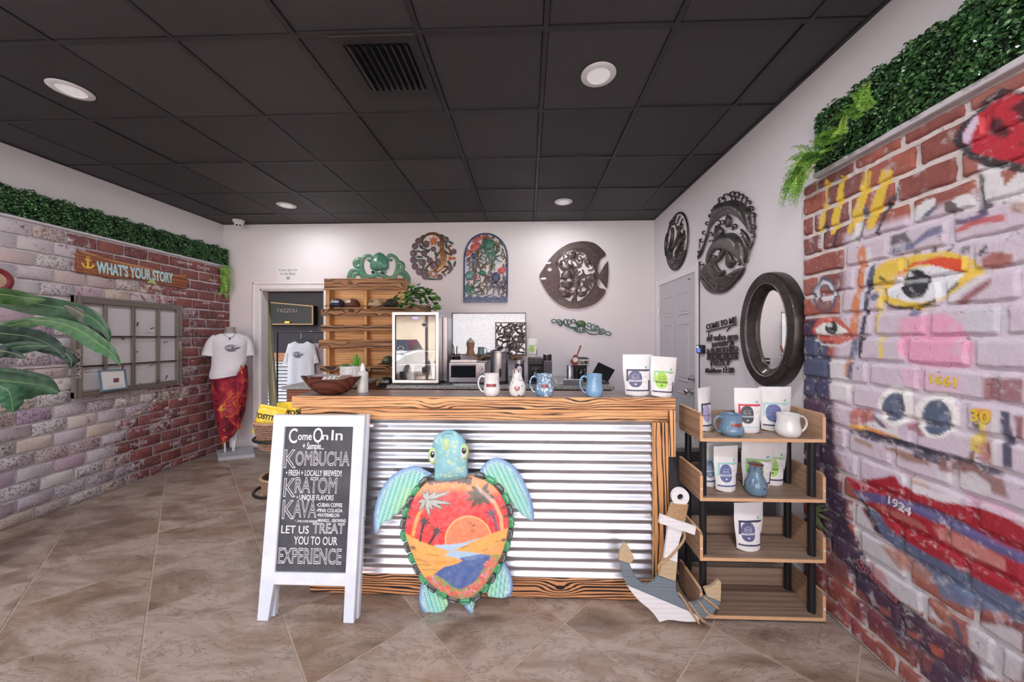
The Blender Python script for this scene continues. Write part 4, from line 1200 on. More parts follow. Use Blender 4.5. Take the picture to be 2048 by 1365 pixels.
mk('stile', prism(PS, drop(uvs(tS, PS, [(628,90),(693,90),(660,700),(628,1310),(567,1310),(579,1050)])),.024), M_DISTRESS, sign)
mk('top_rail', prism(PS, uvs(tS, PS, [(160,88),(693,88),(690,155),(157,153)]),.0255,-.0005), M_DISTRESS, sign)
mk('bottom_rail', prism(PS, uvs(tS, PS, [(150,1010),(583,1018),(578,1090),(142,1080)]),.0225), M_DISTRESS, sign)
mk('chalkboard', prism(PS, uvs(tS, PS, [(215,150),(635,152),(584,1022),(148,1012)]),.008,.004, bev=0), M_BOARD, sign)
mk('latch_plate', prism(PS, uvs(tS, PS, [(337,1040),(378,1040),(377,1064),(336,1064)]),.003,.022, bev=.001), M_DISTRESS, sign)
PS2 = PlaneY(1.782,.108)
mk('back_leg', prism(PS2, drop(uvs(tS, PS2,[(160,86),(226,86),(165,1286),(108,1290)])),.024), M_DISTRESS, sign)
mk('back_leg', prism(PS2, drop(uvs(tS, PS2,[(648,86),(714,86),(655,1286),(600,1290)])),.024), M_DISTRESS, sign)
for px in (196,655):
    u, v_ = PS.uv(*tS([(px, 100)])[0]); mk('screw', B().dome(PS, (u, v_),(.006,.006),.003,.0245,10,2), M_DISTRESS, sign)
# hinge chain at the side
ch = B(); a = tS([(672,710),(680,850),(676,980)])
for i in range(14):
    t = i / 13; px, py = lerp(a[0][0], a[2][0], t) + 3 * math.sin(t * PI), lerp(a[0][1], a[2][1], t)
    u, v_ = PS.uv(px, py); c = Vector(PS.p(u, v_, -.012))
    rot = PI / 2 * (i % 2)
    ring = [c + Vector((math.cos(q) * .003 * math.cos(rot), math.cos(q) * .003 * math.sin(rot), math.sin(q) * .0052)) for q in [2 * PI * j / 8 for j in range(8)]]
    ch.tube(ring, .0009,5, closed=True)
mk('chain', ch, M_DARKMETAL, sign)
M_CHALKW = emis(plain('chalk_lettering', (.86,.87,.88,1),.9, var=.04),(0,0,0,1),0)
def chalk(s, px, py, hgt_px, width_px, **kw):
    """one line of chalk writing; size and centre read off the enlarged photograph"""
    (x, y), = tS([(px, py)])
    u, v_ = PS.uv(x, y)
    u2, _ = PS.uv(x + width_px / 2.968, y)
    sc = abs(u2 - u)
    size = hgt_px / width_px * sc / .72
    b = text_b(s, size, LOC, (0,0))
    w = max(p[0] for p in b.v) - min(p[0] for p in b.v)
    b = text_b(s, size, PS, (u, v_),.0125,.001, sx=sc / w, **kw)
    mk('chalk_line', b, M_CHALKW, sign)
chalk('C', 265,215,85,48, bold=.0008); chalk('ome', 335,215,45,80, bold=.0006)
chalk('O', 412,212,85,55, bold=.0008); chalk('n', 455,215,42,34, bold=.0006); chalk('In', 524,210,60,64, bold=.0006)
chalk('+ Sample...', 385,272,38,126, bold=.0004)
chalk('K', 243,352,105,66, outline=.0019); chalk('OMBUCHA', 437,350,80,318, outline=.0019)
chalk('\u2022 FRESH + LOCALLY BREWED!!', 388,432,33,330, bold=.0003)
chalk('K', 240,522,105,66, outline=.0019); chalk('RATOM', 400,508,88,245, outline=.0019)
chalk('\u2022 UNIQUE FLAVORS', 395,576,30,218, bold=.0003)
chalk('K', 232,652,105,66, outline=.0019); chalk('AVA', 335,648,95,135, outline=.0019)
chalk('\u2022CUBAN COFFEE', 480,620,22,150, bold=.0002); chalk('\u2022PINA COLADA', 480,652,20,152, bold=.0002)
chalk('\u2022WATERMELON', 473,680,20,130, bold=.0002); chalk('\u2022MANGO... GROWING', 492,711,18,170, bold=.0002)
chalk('"...THE LUXE KERNEL', 343,715,12,135, bold=.0001)
chalk('LET US', 276,766,44,162, bold=.0002); chalk('TREAT', 474,760,58,186, outline=.0016)
chalk('YOU TO OUR', 398,832,46,256, bold=.0002)
chalk('EXPERIENCE', 362,925,86,372, outline=.0019)

# ================================================================== PAINTED METAL TURTLE
PT = PlaneY(1.818,.058)
t5 = crop(720,840,3.413)
def painted(name, pl, poly_px, step, color_fn, parent, height_fn=None, w0=0.0, t=.002, mat=None, smooth=60, wall=True):
    """painted sheet-metal piece: outline in photo pixels, net of triangles, colour per point, formed height"""
    poly = [pl.uv(*q) for q in poly_px]
    vs, fs = fill_mesh(poly, step)
    U = np.array([p[0] for p in vs]); V = np.array([p[1] for p in vs])
    ring = poly + [poly[0]]
    e = seg_dist(U, V, ring)
    h = height_fn(U, V, e) if height_fn else np.zeros(len(U))
    px, py = pl.px(U, V)
    col = color_fn(px, py, e)
    n = len(vs); b = B()
    b.v = [pl.p(u, v_, w0 + t + hh) for u, v_, hh in zip(U, V, h)]
    b.f = list(fs); b.mi = [0] * len(fs)
    m = len(poly)
    back = [pl.p(u, v_, w0) for u, v_ in poly]; off = len(b.v)
    if wall:
        # rim following the outline points
        idx = []
        for q in poly:
            d = (U - q[0]) ** 2 + (V - q[1]) ** 2; idx.append(int(np.argmin(d)))
        b.v += back
        for i in range(m):
            j = (i + 1) % m
            b.f.append((idx[i], idx[j], off + j, off + i)); b.mi.append(0)
        tris = tessellate_polygon([[Vector((q[0], q[1],0)) for q in poly]])
        for x in tris: b.f.append(tuple(off + i for i in x)); b.mi.append(0)
        bc = np.tile(np.array([[.08,.1,.12]]),(m, 1)); col = np.concatenate([col, bc])
    cols = np.concatenate([np.clip(col, 0,1), np.ones((len(col),1))],1)
    return mk(name, b, mat, parent, smooth=smooth, cols=cols, fix=True)
def paint_mat2(name, rough=.35, metal=0.0, coat=.3):
    k = Mat(name, (.5,.5,.5,1), rough, metal, coat=coat)
    v = k.coord(world=True); c = k.attr()
    n = k.noise(v, 40,4,.6)
    k.color(k.mix(k.grey(n, .3,.7), c, k.mix(.10, c, (1,1,1,1))))
    return k.m
M_TPAINT = paint_mat2('turtle_enamel')
def C3(c): return np.array([lin(q) for q in c])
turtle = thing('metal_turtle', 'painted metal sea turtle with a beach sunset on its shell, leaning on the bar', 'turtle', (PT.p(*PT.uv(905,1224))[0],1.818,0))
shell_c = [(480,400),(420,455),(380,510),(345,590),(322,680),(315,750),(335,820),(365,900),(400,980),(440,1050),(490,1105),(560,1155),(630,1190),(700,1205),(760,1195),(820,1155),(870,1090),(920,1010),(960,930),(990,850),(1010,770),(1020,680),(1005,590),(975,510),(930,450),(870,405),(800,380),(740,372),(640,392),(560,398)]
shell = smooth_path(t5(shell_c),3, True)
SX = lambda pts: t5(pts)
def star(cx, cy, r, n, w=.28, rot=0.0, droop=0.0):
    pts = []
    for i in range(n):
        a = rot + 2 * PI * i / n
        pts += [(cx + r * math.cos(a), cy + r * math.sin(a) + droop * r),(cx + r * w * math.cos(a + PI / n), cy + r * w * math.sin(a + PI / n))]
    return pts
def frond_star(cx, cy, lst, w):
    out = []
    for a, r in lst:
        a = math.radians(a); dx, dy = math.cos(a), math.sin(a); nx, ny = -dy, dx
        out.append([(cx, cy),(cx + dx * r * .35 + nx * w, cy + dy * r * .35 + ny * w),(cx + dx * r * .7 + nx * w * .8, cy + dy * r * .7 + ny * w * .8),(cx + dx * r, cy + dy * r),
                    (cx + dx * r * .7 - nx * w * .8, cy + dy * r * .7 - ny * w * .8),(cx + dx * r * .35 - nx * w, cy + dy * r * .35 - ny * w)])
    return out
def band(pts, w):
    L, R = [],[]
    for i, p in enumerate(pts):
        a, c = pts[max(0, i - 1)], pts[min(len(pts) - 1, i + 1)]
        dx, dy = c[0] - a[0], c[1] - a[1]; q = math.hypot(dx, dy) or 1
        L.append((p[0] - dy / q * w / 2, p[1] + dx / q * w / 2)); R.append((p[0] + dy / q * w / 2, p[1] - dx / q * w / 2))
    return L + R[::-1]
TL = []
def tl(pts, c, soft=.8, op=1): TL.append(('poly', SX(pts), c, soft, op))
tl([(200,340),(1100,340),(1100,470),(900,500),(640,460),(420,500),(200,560)],(232,142,84),12)
tl([(500,480),(1000,480),(1020,600),(300,600)],(226,66,62),26,.5)
tl(el(750,790,156,165,0,36),(255,208,120)); tl(el(750,790,150,159,0,36),(240,128,84))
tl([(560,822),(700,806),(850,770),(850,900),(560,900)],(164,192,214))
tl([(520,822),(660,810),(790,792),(760,830),(840,880),(820,900),(700,915),(600,900)],(168,196,220))
tl([(520,1020),(590,966),(650,950),(712,925),(690,905),(830,885),(892,893),(885,930),(850,985),(810,1050),(770,1090),(690,1125),(630,1110),(570,1050)],(70,98,156),1.2)
tl([(700,905),(800,890),(885,893),(840,910),(730,925)],(110,140,190),3,.7)
tl([(300,740),(340,762),(420,795),(480,818),(560,840),(632,860),(592,890),(660,902),(714,925),(650,952),(590,968),(545,1000),(520,1022),(490,1052),(440,1070),(300,1000)],(236,168,84))
tl([(648,855),(700,832),(790,793),(880,756),(1030,715),(1030,900),(930,930),(892,893),(830,882),(740,862)],(236,168,84))
tl([(330,880),(480,930),(690,922),(600,950),(450,950)],(214,142,66),3,.6)
tl([(820,880),(960,820),(1010,790),(980,880),(890,893)],(224,156,90),3,.6)
tl([(455,1060),(520,1024),(580,1052),(640,1106),(700,1126),(770,1092),(815,1050),(855,985),(890,925),(900,893),(960,900),(900,1060),(800,1200),(640,1230),(500,1130)],(136,160,84),2)
rr = random.Random(4)
for i in range(150):
    t = rr.random(); path = [(480,1065),(560,1110),(640,1160),(720,1170),(800,1120),(860,1030),(920,930)]
    q = t * 5.999; j = int(q); f_ = q - j
    x, y = lerp(path[j][0], path[j + 1][0], f_) + rr.uniform(-30,30), lerp(path[j][1], path[j + 1][1], f_) + rr.uniform(-32,30)
    tl(el(x, y, 12,11,0,8), rr.choice(((214,88,74),(226,110,92),(206,76,70),(224,130,160))),1.2,.95)
    tl(el(x, y, 3.5,3.5,0,6),(240,200,150),1,.8)
tl(band([(455,545),(425,600),(395,680),(375,770)],24),(232,160,80)); tl(band([(880,490),(930,560),(965,640),(975,735)],24),(236,168,120))
for a in (0,.2,.4,.6,.8): tl(band([(lerp(455,375, a) - 12, lerp(545,765, a)),(lerp(455,375, a) + 12, lerp(545,765, a) + 4)],4),(176,104,50),.6,.8)
for p in frond_star(462,525,[(-35,100),(-18,185),(8,190),(25,140),(75,125),(120,95),(160,60),(-75,75),(-110,60),(50,90)],16): tl(p, (66,66,64),.6); 
for p in frond_star(462,525,[(-35,94),(-18,176),(8,182),(25,132),(75,117),(120,88),(160,54),(-75,68),(-110,54),(50,82)],11): tl(p, (176,178,172),.6)
for p in frond_star(835,490,[(-60,90),(-20,60),(15,100),(50,90),(100,80),(130,110),(160,110),(190,105),(220,90),(70,60)],17): tl(p, (84,74,62),.8)
tl([(800,430),(870,480),(930,540),(900,540),(820,470)],(226,196,190),5,.6)
for cx, cy, r, tr, c in ((455,668,52,[(452,680),(435,740),(425,805)],(46,42,46)),(540,725,48,[(535,735),(510,780),(485,820)],(50,44,48)),(902,612,48,[(908,620),(928,670),(935,728)],(92,70,100))):
    tl(band(tr, 15), c); tl(star(cx, cy, r, 8,.3,.2,.1), c)
for x, y in ((752,678),(782,690),(778,725)): tl([(x - 16, y - 4),(x - 6, y - 5),(x, y + 1),(x + 8, y - 6),(x + 18, y - 6),(x + 6, y + 4),(x - 2, y + 5)],(60,40,40),.5)
for a in range(24):
    t = a / 23; x = lerp(480,760, t); y = 410 - 18 * math.sin(t * PI) - 8
    tl([(x - 13, y - 22),(x + 13, y - 22),(x + 3, y + 40 * (.7 + .4 * ((a * 7) % 5) / 5)),(x - 8, y + 18)],(70,60,54),.8,.95)
for s_, x, y in ((1,345,650),(1,352,580),(-1,985,580),(-1,1000,640),(1,375,850),(-1,985,800)):
    tl([(x - 22 * s_, y - 6),(x + 6 * s_, y - 14),(x + 26 * s_, y + 4),(x, y + 12)],(70,48,40),1,.8)
for x0, y0, x1, y1 in ((375,930,460,937),(400,965,500,960),(440,995,540,992),(350,850,400,872),(700,838,760,822),(930,806,1000,800),(840,862,880,850),(470,890,560,893)):
    tl(band([(x0, y0),(x1, y1)],5),(120,80,44),.8,.8)
def shell_col(px, py, e):
    base = np.tile(C3((222,54,58)),(len(px),1))
    return paint_layers(px, py, base, TL) * 1.12
def shell_h(U, V, e): return .038 * np.sqrt(np.clip(e / .24,0,1)) * .8 + .004
painted('shell', PT, shell, .0042, shell_col, turtle, shell_h, .016,.002, M_TPAINT)
# rim scutes
M_SGREEN = plain('turtle_scute_green', S(56,140,94,1.1),.35, var=.35, scale=40, coat=.3)
M_SGREY = plain('turtle_scute_grey', S(76,80,78),.35, var=.3, scale=40, coat=.3)
M_SLINE = plain('turtle_white_line', S(206,216,210),.5)
uvshell = [PT.uv(*q) for q in shell]; outer = inset(uvshell, -.0265)
m = len(uvshell); tot = [0]
for i in range(m): tot.append(tot[-1] + math.dist(uvshell[i], uvshell[(i + 1) % m]))
def on(loop, d):
    d %= tot[-1]; j = max(i for i in range(m) if tot[i] <= d); t = (d - tot[j]) / (tot[j + 1] - tot[j])
    a, c = loop[j], loop[(j + 1) % m]; return (lerp(a[0], c[0], t), lerp(a[1], c[1], t))
NS = 31
for i in range(NS):
    d0_, d1_ = tot[-1] * (i + .06) / NS, tot[-1] * (i + .94) / NS
    mid_ = on(uvshell, (d0_ + d1_) / 2)
    if t5 and PT.px(*mid_)[1] < 840 + 415 / 3.413 and 720 + 520 / 3.413 < PT.px(*mid_)[0] < 720 + 745 / 3.413: continue
    ds = [lerp(d0_, d1_, t) for t in (0,.25,.5,.75,1)]
    a = [on(uvshell, d) for d in ds]; c = [on(outer, d) for d in ds]
    a = [(lerp(p[0], q_[0],-.12), lerp(p[1], q_[1],-.12)) for p, q_ in zip(a, c)]
    poly = a + [((c[4][0] * .8 + a[4][0] * .2),(c[4][1] * .8 + a[4][1] * .2))] + c[1:4][::-1] + [((c[0][0] * .8 + a[0][0] * .2),(c[0][1] * .8 + a[0][1] * .2))]
    g = M_SGREEN if i % 2 else M_SGREY
    sc = mk('scute', B().plate(PT, poly, .016,.012, bev=.005), g, turtle, smooth=50)
    arc_ = [(lerp(p[0], q_[0],.72), lerp(p[1], q_[1],.72)) for p, q_ in list(zip(a, c))[1:4]]
    mk('highlight', B().ribbon(PT, arc_, .0022,.0006,.028), M_SLINE, sc)
# flippers, head, tail
def flip_col(root, tip, nlines):
    (x0, y0),(x1, y1) = t5([root, tip])
    def fn(px, py, e):
        t = np.clip(((px - x0) * (x1 - x0) + (py - y0) * (y1 - y0)) / ((x1 - x0) ** 2 + (y1 - y0) ** 2),0,1)
        return t
    return fn
def flipper(name, outline, spine, dirv, n=9, lines=True):
    """spine: leading edge (crop px); colour runs blue edge -> turquoise -> green at the trailing edge, dark ribs across"""
    P = smooth_path(t5(outline),3, True); sp = smooth_path(t5(spine),4)
    sl = [0]
    for a, c in zip(sp[:-1], sp[1:]): sl.append(sl[-1] + math.dist(a, c))
    def col(px, py, e):
        d = seg_dist(px, py, sp)
        stops = [(0,(96,134,190)),(5,(128,168,204)),(10,(150,206,206)),(24,(132,210,198)),(44,(150,216,176)),(60,(176,224,150)),(90,(200,232,170))]
        xs = [s[0] for s in stops]; cs = np.array([C3(s[1]) for s in stops])
        c = np.stack([np.interp(d, xs, cs[:, k]) for k in range(3)],1)
        # streaks from the leading edge: position along the spine sheared along dirv
        s = px * dirv[1] - py * dirv[0]
        ph = s / n
        fr = ph - np.floor(ph)
        ink = np.clip(1 - np.abs(fr - .5) * n / .9,0,1) * (d > 9)
        lite = np.clip(1 - np.abs(fr - .82) * n / 1.0,0,1) * (d > 9) * .7
        wav = np.clip(1 - np.abs(d - 7.5 - .8 * np.sin(s * .9)) / .8,0,1) * .8
        c = c * (1 - lite[:, None]) + C3((236,244,236)) * lite[:, None]
        c = c * (1 - wav[:, None]) + C3((224,236,240)) * wav[:, None]
        c = c * (1 - .85 * ink[:, None]) + C3((30,60,70)) * .85 * ink[:, None]
        eb = np.clip(1 - e / .0035,0,1) * .6
        return (c * (1 - eb[:, None]) + C3((50,84,120)) * eb[:, None]) * 1.08
    def h(U, V, e):
        px, py = PT.px(U, V); s = px * dirv[1] - py * dirv[0]
        return .004 * np.clip(e / .01,0,1) + .0022 * np.cos(2 * PI * s / n) * np.clip(e / .012,0,1)
    return painted(name, PT, P, .0045, col, turtle, h, .006,.002, M_TPAINT)
flipper('front_flipper', [(500,378),(440,335),(390,315),(330,320),(260,350),(200,400),(150,470),(115,560),(98,660),(103,760),(125,765),(137,735),(175,690),(212,680),(230,650),(265,635),(292,595),(320,570),(350,540),(400,480),(440,430)],
        [(480,375),(440,335),(390,315),(330,320),(260,350),(200,400),(150,470),(115,560),(98,660),(103,765)],(-.30,.95),9)
flipper('front_flipper', [(812,370),(820,345),(850,300),(890,268),(940,258),(1000,280),(1060,325),(1110,400),(1150,490),(1180,580),(1188,680),(1160,682),(1130,660),(1105,645),(1085,620),(1060,600),(1040,560),(1010,540),(970,500),(920,440),(860,395)],
        [(820,345),(850,300),(890,268),(940,258),(1000,280),(1060,325),(1110,400),(1150,490),(1180,580),(1188,680)],(.42,.9),9)
flipper('rear_flipper', [(440,1075),(418,1120),(407,1180),(405,1230),(420,1280),(440,1310),(480,1310),(530,1312),(575,1300),(600,1262),(606,1245),(590,1205),(570,1160),(520,1120),(480,1090)],
        [(440,1075),(418,1120),(407,1180),(405,1230),(420,1280),(440,1310)],(.28,.95),8)
flipper('rear_flipper', [(965,955),(1000,990),(1030,1050),(1043,1110),(1040,1170),(1020,1198),(970,1212),(910,1206),(872,1195),(880,1130),(900,1080),(930,1010)],
        [(965,955),(1000,990),(1030,1050),(1043,1110),(1040,1170),(1020,1198)],(-.12,.99),8)
flipper('tail', [(695,1235),(740,1225),(783,1232),(778,1280),(770,1318),(750,1312),(725,1285)],[(695,1235),(725,1285),(755,1318)],(.25,.97),5)
head_p = smooth_path(t5([(525,395),(522,340),(518,290),(512,230),(508,170),(515,125),(540,88),(590,60),(640,58),(690,85),(722,120),(736,165),(742,230),(743,300),(743,372),(700,385),(610,402)]),3, True)
HL = []
rr = random.Random(2)
for i in range(46):
    x, y = rr.uniform(530,730), rr.uniform(110,375)
    HL.append(('poly', t5(el(x, y, 9,8,0,8)),(206,226,176),1.0,.8)); HL.append(('poly', t5(el(x, y, 3,3,0,6)),(60,120,130),.8,.8))
HL.append(('poly', t5(band([(575,95),(600,76),(640,74),(662,92)],6)),(50,80,90),.8,.9))
HL.append(('poly', t5([(520,372),(745,352),(745,385),(610,405),(522,398)]),(96,150,160),2,.8))
def head_col(px, py, e):
    base = np.tile(C3((128,186,196)),(len(px),1))
    eb = np.clip(1 - e / .012,0,1) * .55
    base = base * (1 - eb[:, None]) + C3((74,108,160)) * eb[:, None]
    base *= (1 + .12 * cheap_noise(px, py, .25,3))[:, None]
    return paint_layers(px, py, base, HL) * 1.08
hd = painted('head', PT, head_p, .0045, head_col, turtle, lambda U, V, e: .034 * np.sqrt(np.clip(e / .06,0,1)),.036,.002, M_TPAINT)
M_EYEG = plain('turtle_eye_rim', S(176,206,130),.3, coat=.4); M_EYEW = plain('turtle_eye_white', S(232,234,228),.25, coat=.5); M_EYEB = plain('turtle_eye_pupil', S(34,34,36),.2, coat=.5)
for cx, cy, rx, ry, ro in ((515,225,31,54,-.05),(722,200,32,52,.05)):
    def pe(dx, dy): return PT.uv(*t5([(cx + dx, cy + dy)])[0])
    c0 = pe(0,0); s1 = abs(pe(1,0)[0] - c0[0])
    ey_ = mk('eye', B().dome(PT, c0,(rx * s1, ry * s1),.010,.052,22,4, rot=-ro), M_EYEG, hd, smooth=60)
    mk('eyeball', B().dome(PT, pe(0,0),(rx * .62 * s1, ry * .74 * s1),.008,.0585,20,3), M_EYEW, hd, smooth=60)
    mk('pupil', B().dome(PT, pe(2,-14),(rx * .45 * s1, ry * .42 * s1),.005,.0645,18,3), M_EYEB, hd, smooth=60)
    mk('glint', B().dome(PT, pe(6,-26),(rx * .14 * s1, ry * .11 * s1),.002,.0695,10,2), M_EYEW, hd, smooth=60)
c0 = PT.uv(*t5([(609,146)])[0])
mk('nose', B().dome(PT, c0,(27 * s1,43 * s1),.010,.066,20,4), plain('turtle_nose', S(190,214,160),.35, var=.1), hd, smooth=60)
u, v_ = PT.uv(*t5([(1002,1165)])[0])
mk('price_sticker', B().plate(PT, [(u - .009, v_ - .005),(u + .009, v_ - .005),(u + .009, v_ + .005),(u - .009, v_ + .005)],.0006,.0135), M_WHITE_PL, turtle)

# ================================================================== WOODEN ANCHOR
PA = PlaneY(1.79,.075)
tA2 = crop(1220,960,4.55)
anchor = thing('wooden_anchor', 'white, tan and blue wooden anchor wound with rope, propped against the bar corner', 'anchor', (PA.p(*PA.uv(1325,1238))[0],1.79,0))
M_AW = streaked('anchor_white_wood', S(222,220,222,1.1), S(216,214,215), 'X', 40,14,.5,1.1,.7,.5)
M_AT = streaked('anchor_tan_wood', S(186,164,132,1.1), S(172,150,120), 'X', 40,14,.5,1.1,.7,.4)
M_AB = streaked('anchor_blue_wood', S(112,124,134,1.05), S(88,98,106), 'X', 60,14,.5,1.05,.7,.5)
body = [(640,372),(652,445),(626,520),(606,600),(600,740),(588,850),(584,910),(588,985),(620,1050),(665,1090),(700,1104),(760,1108),(810,1085),(845,1050),(870,1042),(843,972),(870,962),(905,955),(940,930),(975,893),(995,912),(994,1000),(990,1092),(975,1120),(945,1160),(920,1200),(872,1215),(840,1262),(750,1270),(680,1270),(620,1264),(560,1254),(510,1252),(440,1273),(422,1248),(385,1195),(340,1150),(290,1110),(245,1070),(190,1005),(140,935),(105,850),(88,750),(66,712),(82,640),(122,556),(150,580),(185,640),(212,692),(198,720),(174,752),(190,800),(212,850),(235,885),(290,932),(345,942),(390,915),(428,855),(452,775),(480,690),(500,560),(522,395),(530,345)]
bodyuv = [PA.uv(*q) for q in tA2(body)]
def line_uv(a, c):                       # half plane from two crop points: keeps the side left of a->c in (u,v)
    (u0, v0),(u1, v1) = [PA.uv(*q) for q in tA2([a, c])]
    A_, B_ = (v1 - v0),-(u1 - u0); return A_, B_, A_ * u0 + B_ * v0
def cut(poly, a, c, keep):
    A_, B_, C_ = line_uv(a, c)
    return clip_half(poly, A_, B_, C_) if keep > 0 else clip_half(poly, -A_, -B_, -C_)
def cu(py): return py
# bands from the shank down, separate boards
l1, l2, l3 = ((470,690),(610,742)),((420,848),(600,915)),((120,930),(760,1195))
shank = [p for p in body]
def board(pts): return [PA.uv(*q) for q in tA2(pts)]
AT_ = .018
mk('shank_board', prism(PA, board([(530,345),(640,372),(652,445),(626,520),(606,600),(600,738),(482,694),(500,560),(522,395)]), AT_, bev=.0015), M_AW, anchor)
mk('shank_board', prism(PA, board([(600,742),(590,830),(585,908),(432,852),(452,775),(480,697)]), AT_, bev=.0015), M_AT, anchor)
mk('arm_board', prism(PA, board([(585,912),(588,985),(620,1050),(665,1090),(700,1104),(760,1108),(810,1085),(845,1050),(870,1044),(988,1092),(975,1120),(945,1160),(920,1200),(872,1215),(840,1240),(720,1178),(140,934),(105,850),(88,750),(72,716),(172,752),(190,800),(212,850),(235,885),(290,932),(345,942),(390,915),(428,857)]), AT_, bev=.0015), M_AB, anchor)
mk('bottom_board', prism(PA, board([(143,939),(718,1181),(800,1222),(790,1268),(750,1270),(680,1270),(620,1264),(560,1254),(510,1252),(440,1273),(422,1248),(385,1195),(340,1150),(290,1110),(245,1070),(190,1005)]), AT_, bev=.0015), M_AW, anchor)
mk('fluke', prism(PA, board([(72,712),(82,640),(122,556),(150,580),(185,640),(212,692),(198,720),(172,748)]), AT_, bev=.0015), M_AT, anchor)
mk('fluke', prism(PA, board([(868,1040),(843,972),(870,962),(905,955),(940,930),(975,893),(995,912),(994,1000),(989,1088)]), AT_, bev=.0015), M_AT, anchor)
mk('crossbar', prism(PA, board([(437,288),(756,398),(744,472),(425,364)]),.016, AT_ + .0005, bev=.0015), M_AW, anchor)
c0 = PA.uv(*tA2([(628,145)])[0]); s1 = abs(PA.uv(*tA2([(629,145)])[0])[0] - c0[0])
ring_o = [(c0[0] + 79 * s1 * math.cos(2 * PI * i / 36), c0[1] + 79 * s1 * math.sin(2 * PI * i / 36)) for i in range(36)]
ring_i = [(c0[0] + 28 * s1 * math.cos(2 * PI * i / 24), c0[1] + 28 * s1 * math.sin(2 * PI * i / 24)) for i in range(24)]
mk('ring', B().plate(PA, ring_o, AT_, 0, holes=[ring_i]), M_AW, anchor)
mk('ring_plug', B().plate(PA, ring_i, .004,.001), M_BLACK, anchor)
mk('neck', prism(PA, board([(560,200),(684,212),(664,380),(535,345)]), AT_), M_AW, anchor)
rb = []
for i in range(12):
    t = i / 11
    a = PA.uv(*tA2([(lerp(552,522, t), lerp(205,312, t))])[0]); c = PA.uv(*tA2([(lerp(690,664, t), lerp(218,352, t))])[0])
    q = [PA.p(a[0], a[1],.004), PA.p(a[0], a[1],.018), PA.p(lerp(a[0], c[0],.5), lerp(a[1], c[1],.5),.024), PA.p(c[0], c[1],.018), PA.p(c[0], c[1],.004)]
    rb.append(rope(q, .0048,.010,4))
mk('rope_wrap', merge(*rb), M_JUTE, anchor, smooth=60)
def on_pa(pts, w): return [PA.p(*PA.uv(*q), w) for q in tA2(pts)]
mk('rope', rope(on_pa([(652,450),(660,490),(640,545),(590,610),(530,675),(470,720),(432,750),(428,790),(440,810)],.024),.006,.014,5), M_JUTE, anchor, smooth=60)
for pts in ([(605,1000),(660,1075),(705,1150),(750,1220),(790,1275)],[(700,1090),(740,1140),(780,1200),(815,1245),(842,1258)],[(785,1075),(820,1125),(860,1175),(900,1205),(918,1196)],[(835,1040),(880,1075),(930,1115),(962,1140)]):
    mk('rope', rope(on_pa(pts, .023),.006,.014,5), M_JUTE, anchor, smooth=60)
# ================================================================== SHELF UNIT
M_OAK = streaked('oak_laminate', S(160,136,118), S(126,102,88), 'X', 26,14,.3,1.1,.45,.6, stretch=.05, patch=.5)
M_OAKY = streaked('oak_laminate_side', S(172,140,114), S(138,108,88), 'Y', 26,14,.3,1.1,.45,.6, stretch=.05, patch=.5)
M_EDGE = plain('light_oak_edge', S(216,172,132),.5, var=.06)
M_POST = plain('black_steel_post', S(38,38,42),.4,.4, var=.08)
SX0, SX1, SY0, SY1 = .862,1.474,1.80,2.045
shelf = thing('shelving_unit', 'four-tier oak shelf unit with black posts between the bar and the painted brick wall', 'shelf', ((SX0 + SX1) / 2,(SY0 + SY1) / 2,0))
SZ = [.915,.617,.318,.030]
ON = .0008
def rounded_panel(pts, r, n=5):
    """round one corner of a 2-D polygon: pts with flags"""
    out = []
    for i, (u, v, f) in enumerate(pts):
        if not f: out.append((u, v)); continue
        p0, p2 = pts[i - 1], pts[(i + 1) % len(pts)]
        a = Vector((p0[0] - u, p0[1] - v)).normalized() * r; c = Vector((p2[0] - u, p2[1] - v)).normalized() * r
        for k_ in range(n + 1):
            t = k_ / n
            q = (1 - t) ** 2 * a + t * t * c
            out.append((u + q.x, v + q.y))
    return out
for i, z in enumerate(SZ):
    hgt = .125
    sh = mk('shelf_board', B().box(SX0, SX1, SY0 + .004, SY1, z - .014, z, .001), M_OAK, shelf)
    mk('edge_band', B().box(SX0, SX1, SY0, SY0 + .0035, z - .015, z + .001), M_EDGE, sh)
    for s_, x in ((0, SX0),(1, SX1 - .014)):
        pl = PlaneX(x, 1)
        poly = rounded_panel([(SY0 + .004, z + .0005,0),(SY1, z + .0005,0),(SY1, z + hgt, 0),(SY0 + .004, z + hgt, 1)],.014)
        pn = mk('side_panel', B().plate(pl, poly, .014), M_OAKY, shelf)
        inner = [(u - .0045, v) for u, v in poly[3:]]
        eb = [(SY0, z + .0005),(SY0 + .0038, z + .0005)] + [(max(SY0 + .0038, u), v) for u, v in poly[3:]][::-1]
        mk('edge_band', B().box(x, x + .014, SY0, SY0 + .0035, z + .001, z + hgt - .014), M_EDGE, pn)
        cpath = [(x + .007, u - .0005, v + .0005) for u, v in poly[3:]]
        mk('corner_band', B().box(x, x + .014, SY0 + .016, SY1, z + hgt, z + hgt + .0015), M_EDGE, pn)
    mk('back_panel', B().box(SX0 + .015, SX1 - .015, SY1 - .013, SY1 - .001, z + .001, z + hgt - .03), M_OAK, shelf)
    for x in (SX0 + .008, SX1 - .006):
        if i: mk('screw_cap', B().dome(PlaneY(SY0),(x, z + .045),(.005,.005),.003,0,12,2), M_WHITE_PL, shelf)
spans = [(SZ[0] - .016, SZ[1] + .0005),(SZ[1] - .016, SZ[2] + .0005),(SZ[2] - .016, SZ[3] + .0005)]
